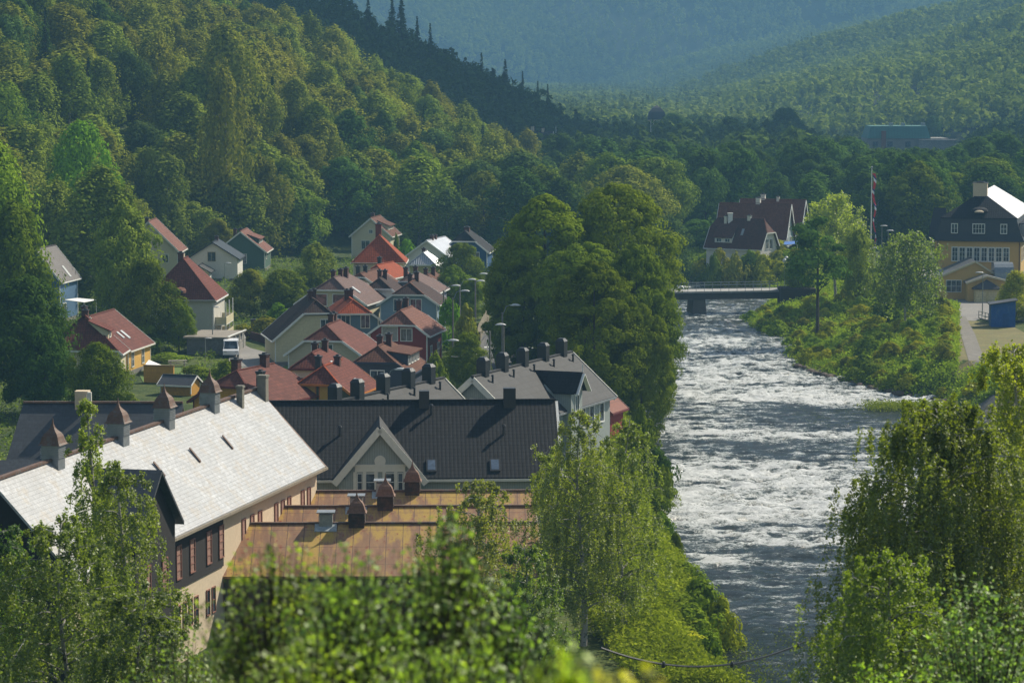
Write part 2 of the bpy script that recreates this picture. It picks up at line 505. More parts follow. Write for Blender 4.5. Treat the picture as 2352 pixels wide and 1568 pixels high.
SC.view_settings.view_transform = 'Standard'; SC.view_settings.look = 'None'; SC.view_settings.exposure = .68; SC.view_settings.gamma = 1
SC.cycles.use_denoising = True
SC.cycles.max_bounces = 8; SC.cycles.diffuse_bounces = 3; SC.cycles.glossy_bounces = 2; SC.cycles.transmission_bounces = 4; SC.cycles.volume_bounces = 1
SC.cycles.transparent_max_bounces = 8; SC.cycles.caustics_reflective = False; SC.cycles.caustics_refractive = False

def build_haze():
    b = MB(); b.box(-6000, 6000, -400, 8600, -45, 640)
    nt = NT('haze_air')
    pv = nt.n('ShaderNodeVolumePrincipled')
    pv.inputs['Color'].default_value = (.205, .42, .65, 1)
    pv.inputs['Density'].default_value = HAZE_D
    pv.inputs['Anisotropy'].default_value = .0
    nt.l(pv.outputs[0], nt.out.inputs['Volume'])
    o = b.build('haze', nt.m); o['kind'] = 'stuff'; o['label'] = 'thin bluish air that fades the far mountains'
HAZE_D = 2.7e-4
# ------------------------------------------------------------------ foliage
def leaf_mat(name, trans=.24, gloss=.0):
    nt = NT(name)
    oi = nt.n('ShaderNodeObjectInfo'); at = nt.n('ShaderNodeAttribute', attribute_name='tint')
    k = math_(nt, 'ADD', at.outputs['Fac'], math_(nt, 'MULTIPLY', math_(nt, 'SUBTRACT', oi.outputs['Random'], .5), .35))
    hs = nt.n('ShaderNodeHueSaturation')
    nt.l(oi.outputs['Color'], hs.inputs['Color'])
    nt.l(math_(nt, 'ADD', .5, math_(nt, 'MULTIPLY', math_(nt, 'SUBTRACT', at.outputs['Fac'], 1.0), -.02)), hs.inputs['Hue'])
    nt.l(k, hs.inputs['Value'])
    c = hs.outputs[0]
    d = nt.n('ShaderNodeBsdfDiffuse'); nt.l(c, d.inputs[0])
    t = nt.n('ShaderNodeBsdfTranslucent'); nt.l(mixc(nt, 1.0, c, (1.15, 1.25, .55), 'MULTIPLY'), t.inputs[0])
    m = nt.n('ShaderNodeMixShader', i_0=trans); nt.l(d.outputs[0], m.inputs[1]); nt.l(t.outputs[0], m.inputs[2])
    g = nt.n('ShaderNodeBsdfGlossy', i_Roughness=.6); g.inputs[0].default_value = (.9, .95, .85, 1)
    m2 = nt.n('ShaderNodeMixShader', i_0=gloss); nt.l(m.outputs[0], m2.inputs[1]); nt.l(g.outputs[0], m2.inputs[2])
    nt.l(m2.outputs[0], nt.out.inputs[0])
    return nt.m
LEAF = leaf_mat('leaf_foliage')
LEAFG = leaf_mat('near_leaf_foliage', .58, .07)
BARK = surf('bark', (.09, .07, .05), .95, scale=3, var=.5)
BIRCHBARK = surf('birch_bark', (.42, .40, .36), .8, scale=3, var=.3, col2=(.05, .045, .04))

def norm(a): return a / np.maximum(np.linalg.norm(a, axis=-1, keepdims=True), 1e-9)

def quads(pos, nrm, size, rng, asp=.62):
    """leaf quads: rhombi centred at pos facing nrm"""
    n = len(pos)
    r = norm(rng.normal(size=(n, 3)))
    t = norm(np.cross(nrm, r)); b = np.cross(nrm, t)
    s = size.reshape(-1, 1)
    V = np.stack([pos - t * s, pos - b * s * asp, pos + t * s, pos + b * s * asp], 1).reshape(-1, 3)
    Fq = np.arange(4 * n).reshape(-1, 4)
    return V, Fq

def envelope(kind, u):
    if kind == 'birch': r = (1 - u) ** .42 * (u + .20) ** .30
    elif kind == 'column': r = (1 - u ** 1.8) ** .55 * (u + .25) ** .25
    elif kind == 'round': r = np.sqrt(np.clip(1 - (2 * u - .92) ** 2 / 1.18, 0, 1))
    elif kind == 'dome': r = (1 - u ** 2.4) ** .6 * (.55 + .45 * np.minimum(1, u * 3))
    elif kind == 'bush': r = np.sqrt(np.clip(1 - u ** 2, 0, 1))
    else: r = (1 - u)
    return r

def crown(kind, h, w, base, nclump, per, leaf, rng, tint_var=.25, clump=.17, droop=1.0, inner=.4, lobes=.18, flat=1.0):
    """crown built of leaf clumps spread through the volume. returns V,F,tint"""
    u = rng.beta(1.2, 1.05, nclump) if kind != 'bush' else rng.random(nclump) ** 1.2
    peak = max(envelope(kind, np.linspace(0, 1, 50)).max(), 1e-3)
    ang = rng.random(nclump) * 2 * np.pi
    ph = rng.random(4) * 6.28
    lob = 1 + lobes * (np.sin(ang * 2 + ph[0] + u * 3) * .6 + np.sin(ang * 3 + ph[1] - u * 5) * .5 + np.sin(u * 9 + ph[2]) * .4)
    rr = envelope(kind, u) / peak * w / 2 * lob
    fr = inner + (1 - inner) * np.sqrt(rng.random(nclump))
    rc = w * clump * (.6 + .8 * rng.random(nclump)) * (.55 + .45 * rr / (w / 2))
    rad = np.maximum(rr * fr - rc * .35, 0)
    c = np.stack([np.cos(ang) * rad, np.sin(ang) * rad, base + u * (h - base)], -1)
    c[:, 2] -= rc * .3
    ct = 1 + tint_var * (rng.random(nclump) - .5) * 1.6
    idx = np.repeat(np.arange(nclump), per)
    d = norm(rng.normal(size=(len(idx), 3)))
    keep = (d[:, 2] > -.35) | (rng.random(len(idx)) < .45)
    idx = idx[keep]; d = d[keep]
    q = .55 + .5 * rng.random(len(idx)) ** .6
    off = d * (rc[idx] * q)[:, None]
    off[:, 2] *= droop * flat
    if droop > 1: off[:, 2] -= (rng.random(len(idx)) * rc[idx] * (droop - 1) * 1.1)
    pos = c[idx] + off
    out = pos.copy(); out[:, 2] = (out[:, 2] - base) * .3; out = norm(out)
    nrm = norm(d * .9 + out * .4 + rng.normal(size=d.shape) * .19 + np.array([0, 0, .12]))
    V, Fq = quads(pos, nrm, leaf * (.6 + .8 * rng.random(len(idx))), rng)
    tint = np.repeat(ct[idx] * (1 + (rng.random(len(idx)) - .5) * .2), 4)
    return V, Fq, tint

def spruce_crown(h, w, rng, leaf=.35, dens=1.0):
    P_, N_ = [], []
    nt_ = int(h * 2.2)
    for k in range(nt_):
        u = k / nt_
        z = h * (.10 + .9 * u)
        r = w / 2 * (1 - u) ** .9 * (.75 + .5 * rng.random())
        nb = max(4, int((9 - 4 * u) * dens))
        for b in range(nb):
            a = rng.random() * 6.283
            n = max(3, int(r * 7 * dens))
            s = rng.random(n) ** .7
            x = np.cos(a) * s * r; y = np.sin(a) * s * r
            zz = z - s * r * .42 + s ** 3 * r * .15
            p = np.stack([x, y, zz], -1) + rng.normal(size=(n, 3)) * .12 * (.3 + r * .3)
            P_.append(p); N_.append(norm(np.stack([np.cos(a) * np.ones(n), np.sin(a) * np.ones(n), np.ones(n) * 1.1], -1) + rng.normal(size=(n, 3)) * .4))
    pos = np.concatenate(P_); nr = np.concatenate(N_)
    V, Fq = quads(pos, nr, leaf * (.6 + .8 * rng.random(len(pos))), rng, .5)
    return V, Fq, np.repeat(1 + (rng.random(len(pos)) - .5) * .5, 4)

def pine_crown(h, w, base, rng):
    return crown('round', h, w, base, 26, 170, .22, rng, clump=.2, flat=.55, inner=.5, lobes=.4)

def trunk_mesh(h, base, w, rng, r0=None, limbs=9, bark=None, bend=.02, name='trunk'):
    m = MB()
    r0 = r0 or h * .016
    bx, by = rng.normal() * bend * h, rng.normal() * bend * h
    def ax(t): return (bx * t * t, by * t * t, h * .9 * t)
    m.tube([(0, 0, -1.2)] + [ax(t) for t in (0, .15, .35, .6, .85, 1)], [r0 * 1.4, r0 * 1.15, r0 * .9, r0 * .75, r0 * .5, r0 * .28, r0 * .1], 7)
    for k in range(limbs):
        t = max(base / h * .8, .2) + (.9 - max(base / h * .8, .2)) * rng.random()
        a = rng.random() * 6.283; L = w * .42 * (1.1 - t * .6)
        p = ax(t)
        m.tube([p, (p[0] + math.cos(a) * L * .5, p[1] + math.sin(a) * L * .5, p[2] + L * .38), (p[0] + math.cos(a) * L, p[1] + math.sin(a) * L, p[2] + L * .55)],
               [r0 * .38 * (1.2 - t), r0 * .24 * (1.2 - t), r0 * .08], 5)
    return m

PROTO = {}
def proto(key, name, kind, h, w, base, nclump, per, leaf, bark=None, leafm=None, seed=1, **kw):
    rng = np.random.default_rng(seed)
    if kind == 'spruce': V, Fq, T = spruce_crown(h, w, rng, leaf)
    elif kind == 'pine': V, Fq, T = pine_crown(h, w, base, rng)
    else: V, Fq, T = crown(kind, h, w, base, nclump, per, leaf, rng, **kw)
    cm = np_mesh('crown', V, Fq, leafm or LEAF, attr=T)
    tm = trunk_mesh(h, base, w, rng)
    tmp = tm.build('trunk', bark or BARK); tme = tmp.data
    bpy.data.objects.remove(tmp)
    PROTO[key] = (name, cm, tme, h, w)

for k in range(5):
    proto(f'birch{k}', 'birch_tree', 'birch' if k % 2 else 'column', 15, 7.2, 2.2, 105, 100, .21, BIRCHBARK, seed=100 + k, clump=.15, droop=1.9, lobes=.42, inner=.35)
for k in range(5):
    proto(f'broad{k}', 'broadleaf_tree', 'round' if k % 2 else 'dome', 13, 9.5, 2.0, 110, 110, .22, seed=200 + k, clump=.145, lobes=.36)
for k in range(3):
    proto(f'spruce{k}', 'spruce_tree', 'spruce', 15, 4.6, 1, 0, 0, .34, seed=300 + k)
for k in range(4):
    proto(f'bush{k}', 'bush', 'bush', 2.6, 3.4, .1, 46, 90, .12, seed=400 + k, clump=.17, lobes=.3)
for k in range(3):
    proto(f'fine{k}', 'birch_tree', 'birch' if k % 2 else 'column', 15, 7.2, 2.2, 190, 110, .17, BIRCHBARK, seed=500 + k, clump=.115, droop=2.0, lobes=.32, inner=.3)
for k in range(4):
    proto(f'leafy{k}', 'broadleaf_tree', 'round' if k % 2 else 'dome', 13, 9.5, 2.0, 190, 130, .17, seed=550 + k, clump=.115, lobes=.26, inner=.35)
for k in range(3):
    proto(f'linden{k}', 'linden_tree', 'dome' if k != 1 else 'round', 20, 15, 1.2, 330, 210, .17, seed=600 + k, clump=.085, lobes=.16, inner=.6, flat=.72)
proto('pine', 'pine_tree', 'pine', 15, 6.5, 7, 0, 0, 0, seed=701)

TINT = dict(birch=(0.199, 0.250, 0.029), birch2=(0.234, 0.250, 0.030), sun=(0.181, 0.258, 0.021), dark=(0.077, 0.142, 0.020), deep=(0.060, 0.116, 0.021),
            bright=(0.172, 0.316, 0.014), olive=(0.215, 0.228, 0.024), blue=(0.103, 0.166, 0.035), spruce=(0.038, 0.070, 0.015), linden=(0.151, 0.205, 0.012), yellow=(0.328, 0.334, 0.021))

def tree(key, x, y, h, w, tint, label, cat='tree', group=None, z=None, rz=None, sink=.25, jitter=.12):
    name, cm, tm, ph, pw = PROTO[key]
    z = H(x, y) - sink if z is None else z
    o = thing(name, label, cat, (x, y, z), random.random() * 6.283 if rz is None else rz, group)
    o.scale = (w / pw, w / pw, h / ph)
    c = TINT[tint] if isinstance(tint, str) else tint
    jv = 1 + random.uniform(-jitter, jitter); c = tuple(v * jv * (1 + random.uniform(-.05, .05)) for v in c)
    cr = link('crown', cm, o); cr.color = (*c, 1)
    if not key.startswith('bush'):
        link('trunk', tm, o)
    else:
        tr = link('stem', tm, o); tr.scale = (.5, .5, .8)
    return o

def ptree(key, xt, yt, yb, wpx, tint, label, z0=None, D=None, cat='tree', group=None, **kw):
    """a tree from its picture: top row yt, base row yb on ground z0 (or distance D), width in px"""
    if D is None:
        zb = 0.0 if z0 is None else z0
        bx, D, _ = P(xt, yb, zb)
    top = PD(xt, yt, D)
    z = H(top[0], D) - .3
    return tree(key, top[0], D, top[2] - z, wpx * D / F * 1.08, tint, label, cat, group, z=z, **kw)

# merged foliage for masses nobody could count
LOD = []
for k in range(6):
    kind = ['birch', 'round', 'column', 'dome', 'birch', 'round'][k]
    rng = np.random.default_rng(800 + k)
    LOD.append(crown(kind, 1.0, .62, .12, 22, 11, .060, rng, clump=.17, droop=1.3, lobes=.25))
rng = np.random.default_rng(900)
LODS = []
for k in range(3):
    V, Fq, T = spruce_crown(8, 2.6, np.random.default_rng(910 + k), .55, .55); LODS.append((V / 8, Fq, T))

LODF = []
for k in range(6): LODF.append(crown(['birch', 'round', 'dome'][k % 3], 1.0, .66, .12, 9, 7, .105, np.random.default_rng(850 + k), clump=.24, lobes=.3, inner=.45))

def forest_mass(name, label, pts, hs, tints, spr, leafm, seed=5, thin=1.0, lods=None):
    rng = np.random.default_rng(seed)
    Vs, Fs, Ts = [], [], []; off = 0
    for (x, y, z), h, tn, s in zip(pts, hs, tints, spr):
        V, Fq, T = (LODS if s else (lods or LOD))[rng.integers(3 if s else 6)]
        if s and lods: V, Fq, T = V[::1][:4 * 40], Fq[:40], T[:160]
        if thin < 1:
            n = int(len(Fq) * thin); V, T = V[:n * 4], T[:n * 4]; Fq = Fq[:n]
        a = rng.random() * 6.283; ca, sa = math.cos(a), math.sin(a)
        k = h * (1.0 if s else rng.uniform(.85, 1.2))
        X = V[:, 0] * ca - V[:, 1] * sa; Y = V[:, 0] * sa + V[:, 1] * ca
        Vs.append(np.stack([X * k + x, Y * k + y, V[:, 2] * h + z], -1)); Fs.append(Fq + off); Ts.append(T * tn); off += len(V)
    V = np.concatenate(Vs); Fq = np.concatenate(Fs); T = np.concatenate(Ts)
    o = link(name, np_mesh(name, V, Fq, leafm, attr=T)); o['kind'] = 'stuff'; o['label'] = label
    return o
def _perm(t, seed):
    V, Fq, T = t; n = len(Fq); p = np.random.default_rng(seed).permutation(n)
    return V.reshape(n, 4, 3)[p].reshape(-1, 3), Fq, T.reshape(n, 4)[p].reshape(-1)
LOD = [_perm(t, k) for k, t in enumerate(LOD)]; LODS = [_perm(t, k) for k, t in enumerate(LODS)]
# ------------------------------------------------------------------ building kit
WHITE = surf('white_paint', (.72, .72, .68), .6, var=.1)
CREAMT = surf('cream_trim', (.66, .64, .56), .6, var=.1)
STONE = surf('foundation_stone', (.20, .19, .17), .9, scale=2)
BRICKC = surf('chimney_brick', (.16, .055, .035), .9, 'tile', var=.35, bw=.24, bh=.09)
BLACKM = surf('black_sheet_metal', (.022, .024, .027), .45, var=.3)
DARKM = surf('dark_metal', (.05, .05, .055), .5, var=.3)
GALV = surf('galvanised_metal', (.32, .34, .35), .45, metal=.5, var=.2)
GLASS = glass()
CURT = surf('curtain', (.42, .40, .37), .9, var=.3)
EXCL = []     # (x, y, r) footprints kept clear of trees

def roof_faces(aL, aR, o, L, ze_top, k, hf, hb, zr):
    """skin of a gable roof with clipped (jerkinhead) ends. x across, y along; hf/hb = clipped share 0..1; k = pitch"""
    def end(y0, hp, sgn):
        if hp <= 0: return [(0, y0, zr)], None
        dz = hp * (zr - ze_top); b = dz / k; y1 = y0 + sgn * b * .85
        return [(-b, y0, zr - dz), (0, y1, zr), (b, y0, zr - dz)], b
    zl = zr - aL * k; zR = zr - aR * k
    fr, _ = end(-o, hf, 1); bk, _ = end(L + o, hb, -1)
    lf = [(-aL, -o, zl)]; rf = [(aR, -o, zR)]
    if len(fr) == 3:
        left = [lf[0], fr[0], fr[1]]; right = [rf[0], fr[2], fr[1]]
        hipf = [fr[0], fr[2], fr[1]]
    else: left = [lf[0], fr[0]]; right = [rf[0], fr[0]]; hipf = None
    if len(bk) == 3:
        left += [bk[1], bk[0], (-aL, L + o, zl)]; right += [bk[1], bk[2], (aR, L + o, zR)]; hipb = [bk[2], bk[0], bk[1]]
    else: left += [bk[0], (-aL, L + o, zl)]; right += [bk[0], (aR, L + o, zR)]; hipb = None
    faces = [left[::-1], right]
    if hipf: faces.append(hipf)
    if hipb: faces.append(hipb)
    return faces

def window(parent, face, u, z, w, h, depth, frame=None, mull=1, rows=1, name='window', pane=None, sill=True, off=0.0, fw=.09):
    """face: 'f' front wall y=depth facing -y, 'r' right wall x=depth facing +x, 'l' left wall x=depth facing -x"""
    m = MB(); p = MB()
    def bx(mb, u0, u1, z0, z1, d0, d1):
        if face == 'f': mb.box(u0, u1, depth - d1, depth - d0, z0, z1)
        elif face == 'r': mb.box(depth + d0, depth + d1, u0, u1, z0, z1)
        else: mb.box(depth - d1, depth - d0, u0, u1, z0, z1)
    t = fw
    bx(m, u - w / 2 - t, u + w / 2 + t, z + h, z + h + t * 1.2, -.02, .075); bx(m, u - w / 2 - t, u + w / 2 + t, z - t, z, -.02, .085)
    bx(m, u - w / 2 - t, u - w / 2, z, z + h, -.02, .07); bx(m, u + w / 2, u + w / 2 + t, z, z + h, -.02, .07)
    for k in range(mull):
        c = u - w / 2 + w * (k + 1) / (mull + 1); bx(m, c - .03, c + .03, z, z + h, .012, .055)
    for k in range(rows):
        c = z + h * (k + 1) / (rows + 1); bx(m, u - w / 2, u + w / 2, c - .02, c + .02, .014, .05)
    bx(p, u - w / 2, u + w / 2, z, z + h, -.02, .012)
    fo = m.build(name, frame or WHITE, parent)
    p.build('pane', pane or GLASS, fo)
    return fo

def chimney(parent, x, y, z0, z1, w=.6, d=.6, mat=None, cap=True, name='chimney', capm=None, pots=0):
    m = MB(); m.box(x - w / 2, x + w / 2, y - d / 2, y + d / 2, z0, z1)
    m.box(x - w / 2 - .05, x + w / 2 + .05, y - d / 2 - .05, y + d / 2 + .05, z1 - .16, z1 - .02)
    c = m.build(name, mat or BRICKC, parent)
    if cap:
        k = MB(); k.box(x - w / 2 - .09, x + w / 2 + .09, y - d / 2 - .09, y + d / 2 + .09, z1 - .02, z1 + .06)
        k.box(x - w * .25, x + w * .25, y - d * .25, y + d * .25, z1 + .06, z1 + .22)
        k.build('chimney_cap', capm or DARKM, c)
    return c

def house(name, label, loc, W, L, yaw, he, rise, wall, roofm, hf=.4, hb=.4, trim=None, o=.45, extL=0.0, extR=0.0, front=(), right=(), left=(),
          chim=(), found=True, group=None, dorm=(), wtrim=None, cat='house', fh=.5, board=.24, sideboards=True, roofm2=None, skyl=()):
    """gable house: front gable faces local -y. loc = ground point under the front wall's centre"""
    trim = trim or WHITE; wtrim = wtrim or trim
    t = thing(name, label, cat, loc, -R(yaw), group)
    EXCL.append((loc[0] + math.sin(R(yaw)) * L / 2, loc[1] + math.cos(R(yaw)) * L / 2, max(W, L) * .62))
    w2 = W / 2; k = rise / (w2 + .4); zr = he + rise
    aL, aR = w2 + .4 + extL, w2 + .4 + extR
    th = .16
    # wall shell
    zt = zr - th - .02
    def ztop(x): return zt - abs(x) * k
    ov = [(-w2 - max(0, extL - .4 + .0), 0)]
    xl_, xr_ = -(w2 + extL), w2 + extR
    dzf = hf * rise; bf = dzf / k
    pf = [(xl_, -1.5), (xr_, -1.5), (xr_, ztop(xr_))] + ([(bf, ztop(bf)), (-bf, ztop(bf))] if hf > 0 else [(0, zt)]) + [(xl_, ztop(xl_))]
    # hip over the wall: wall depth stops at the clip line, a second solid carries the rest
    m = MB()
    if hf > 0 or hb > 0:
        zc = min(ztop(bf), ztop(hb * rise / k) if hb > 0 else 1e9)
        b = (zt - zc) / k
        m.prism([(xl_, -1.5), (xr_, -1.5), (xr_, ztop(xr_)), (b, zc), (-b, zc), (xl_, ztop(xl_))], 0, L)
    else:
        m.prism([(xl_, -1.5), (xr_, -1.5), (xr_, ztop(xr_)), (0, zt), (xl_, ztop(xl_))], 0, L)
    m.build('wall', wall, t)
    if found:
        f = MB(); f.box(xl_ - .06, xr_ + .06, -.06, L + .06, -1.6, fh); f.build('foundation', STONE, t)
    r = MB(); r.slab(roof_faces(aL, aR, o, L, he, k, hf, hb, zr), th)
    rf = r.build('roof', roofm, t)
    # ridge and hip caps
    rc = MB()
    y0 = -o + (bf * .85 if hf > 0 else 0); y1 = L + o - (hb * rise / k * .85 if hb > 0 else 0)
    rc.beam((0, y0, zr + .03), (0, y1, zr + .03), .22, .1)
    if hf > 0:
        rc.beam((-bf, -o, zr - dzf + .03), (0, y0, zr + .03), .18, .08); rc.beam((bf, -o, zr - dzf + .03), (0, y0, zr + .03), .18, .08)
    rc.build('ridge_cap', roofm2 or roofm, rf)
    # bargeboards on both gable ends, fascia along eaves, corner boards
    for yy, h_ in ((-o - .03, hf), (L + o + .03, hb)):
        bb = MB(); q = h_ * rise / k
        for sx, a in ((-1, aL), (1, aR)):
            bb.beam((sx * a, yy, zr - a * k - board / 2 + .02), (sx * q if h_ > 0 else 0, yy, zr - (q * k if h_ > 0 else 0) - board / 2 + .02), .06, board)
        if h_ > 0: bb.beam((-q, yy, zr - q * k - board / 2 + .01), (q, yy, zr - q * k - board / 2 + .01), .05, board * .8)
        bb.build('bargeboard', trim, t)
    for gx0, gx1, gz in ((-aL - .1, -aL + .02, zr - aL * k), (aR - .02, aR + .1, zr - aR * k)):
        g = MB(); g.box(gx0, gx1, -o, L + o, gz - .2, gz - .04); g.build('gutter', trim, t)
    if sideboards:
        for sx, x in ((-1, xl_), (1, xr_)):
            hh = ztop(x) - .02
            for ya_, yb_ in ((-.03, .1), (L - .1, L + .03)):
                c = MB(); c.box(x - .1 if sx > 0 else x - .03, x + .03 if sx > 0 else x + .1, ya_, yb_, fh, hh); c.build('corner_board', trim, t)
    for q in front: window(t, 'f', q[0], q[1], q[2], q[3], 0, q[4] if len(q) > 4 and q[4] else wtrim, q[5] if len(q) > 5 else 1, q[6] if len(q) > 6 else 0, pane=q[7] if len(q) > 7 else None)
    for q in right: window(t, 'r', q[0], q[1], q[2], q[3], xr_, wtrim, 1, 1)
    for q in left: window(t, 'l', q[0], q[1], q[2], q[3], xl_, wtrim, 1, 1)
    for q in chim:   # x, y, height over ridge, w, mat
        chimney(t, q[0], q[1], zr - abs(q[0]) * k - .6, zr + q[2], q[3] if len(q) > 3 else .55, q[3] if len(q) > 3 else .55, q[4] if len(q) > 4 else None)
    for q in dorm:   # side, y0, y1, x_in, x_out, zfront, win
        side, ya, yb, xi, xo, hgt = q[:6]
        sg = 1 if side == 'r' else -1
        zi = zr - xi * k + .05; zo = zr - xo * k
        d = MB(); d.solid([(sg * xo, ya, zo - .1), (sg * xo, yb, zo - .1), (sg * xo, ya, zo + hgt), (sg * xo, yb, zo + hgt), (sg * xi, ya, zi - .1), (sg * xi, yb, zi - .1), (sg * (xi + .1), ya, zi - .06), (sg * (xi + .1), yb, zi - .06)],
                          [(0, 1, 3, 2), (0, 2, 6, 4), (1, 5, 7, 3), (4, 6, 7, 5), (2, 3, 7, 6), (0, 4, 5, 1)])
        dd = d.build('dormer', q[6] if len(q) > 6 else wall, t)
        e = MB(); e.slab([[(sg * (xo + .35), ya - .25, zo + hgt + .06), (sg * (xo + .35), yb + .25, zo + hgt + .06), (sg * xi, yb + .25, zi + .1), (sg * xi, ya - .25, zi + .1)][::(1 if sg > 0 else -1)]], .12)
        e.build('dormer_roof', roofm, dd)
        n = max(1, int((yb - ya) / 1.5))
        for i in range(n):
            c_ = ya + (yb - ya) * (i + .5) / n
            window(t, side, c_, zo + .15, min(.9, (yb - ya) / n * .6), hgt - .35, sg * xo, wtrim, 1, 0, name='dormer_window')
    for q in skyl:   # side, y, x, size
        side, y, x, sz = q; sg = 1 if side == 'r' else -1
        s_ = MB(); z = zr - x * k
        s_.slab([[(sg * (x + sz * .6), y - sz * .4, z - sz * .6 * k + .1), (sg * (x + sz * .6), y + sz * .4, z - sz * .6 * k + .1), (sg * (x - sz * .6), y + sz * .4, z + sz * .6 * k + .1), (sg * (x - sz * .6), y - sz * .4, z + sz * .6 * k + .1)][::sg]], .12)
        s_.build('skylight', GALV, t)
    return t

def at_eave(xL, xR, yE, he, z0=0.0, yaw=0.0):
    """ground point + width of a front gable whose eaves sit at picture columns xL, xR and row yE"""
    p = P((xL + xR) / 2, yE, z0 + he)
    W = (xR - xL) * p[1] / F / math.cos(R(yaw))
    return (p[0], p[1], z0), W - .8

def tiles(nm, c, **k): return surf(nm, tuple(v * 1.1 for v in c), .85, 'tile', var=.25, **{**dict(bw=.28, bh=.34, bump=.6, spec=.2), **k})
def boards(nm, c, **k): return surf(nm, c, .7, 'hboard', var=.12, **{**dict(bw=.16, bump=.25), **k})
T_BROWN = tiles('roof_tile_brown', (.15, .062, .038)); T_DBROWN = tiles('roof_tile_dark_brown', (.060, .032, .027)); T_RED = tiles('roof_tile_dark_red', (.165, .045, .030))
T_ORANGE = tiles('roof_tile_orange', (.36, .068, .020)); T_PINK = tiles('roof_tile_faded_red', (.22, .095, .068)); T_SHEET = surf('roof_sheet_dull_red', (.175, .058, .042), .85, 'tile', bw=.5, bh=.45, spec=.2)
T_BLACK = tiles('roof_tile_black', (.020, .021, .024), bw=.3, bh=.38); T_GREY = surf('roof_slate_grey', (.034, .035, .037), .8, 'tile', bw=1.2, bh=.62, var=.2)
T_MAUVE = surf('roof_tile_mauve', (.17, .095, .08), .8, 'tile', bw=.28, bh=.34, spec=.3)
W_CREAM = boards('boards_cream', (.62, .56, .36)); W_BEIGE = boards('boards_beige', (.54, .48, .34)); W_RED = boards('boards_dark_red', (.27, .022, .017)); W_OLIVE = boards('boards_olive', (.075, .080, .030))
W_WHITE = boards('boards_white', (.72, .69, .62)); W_SLATE = boards('boards_slate_blue', (.045, .055, .085)); W_BLUE = boards('boards_dusty_blue', (.10, .18, .27)); W_LBLUE = boards('boards_pale_blue', (.24, .33, .42))
W_LAV = boards('boards_lavender', (.30, .32, .42)); W_DBLUE = boards('boards_deep_blue', (.012, .075, .19)); W_GREEN = boards('boards_green', (.060, .120, .085)); W_YEL = boards('boards_yellow', (.72, .42, .09)); W_ORA = surf('ochre_render', (.60, .30, .03), .8)
W_GREYG = surf('boards_grey_green', (.30, .335, .315), .7, 'vboard', bw=.18, var=.1); PL_CREAM = surf('render_cream', (.56, .50, .33), .9, var=.12); PL_WHITE = surf('render_offwhite', (.50, .48, .42), .9, var=.12)
RED_TRIM = surf('dark_red_trim', (.13, .015, .015), .6, var=.1); ORA_TRIM = surf('orange_trim', (.50, .16, .01), .6, var=.1); BLUE_TRIM = surf('navy_trim', (.02, .03, .06), .6, var=.1)
P_BLIND = surf('yellow_blind', (.62, .36, .06), .9, 'hboard', bw=.12, var=.1); P_PLUM = glass('plum_curtain_glass', (.09, .035, .04), .2)

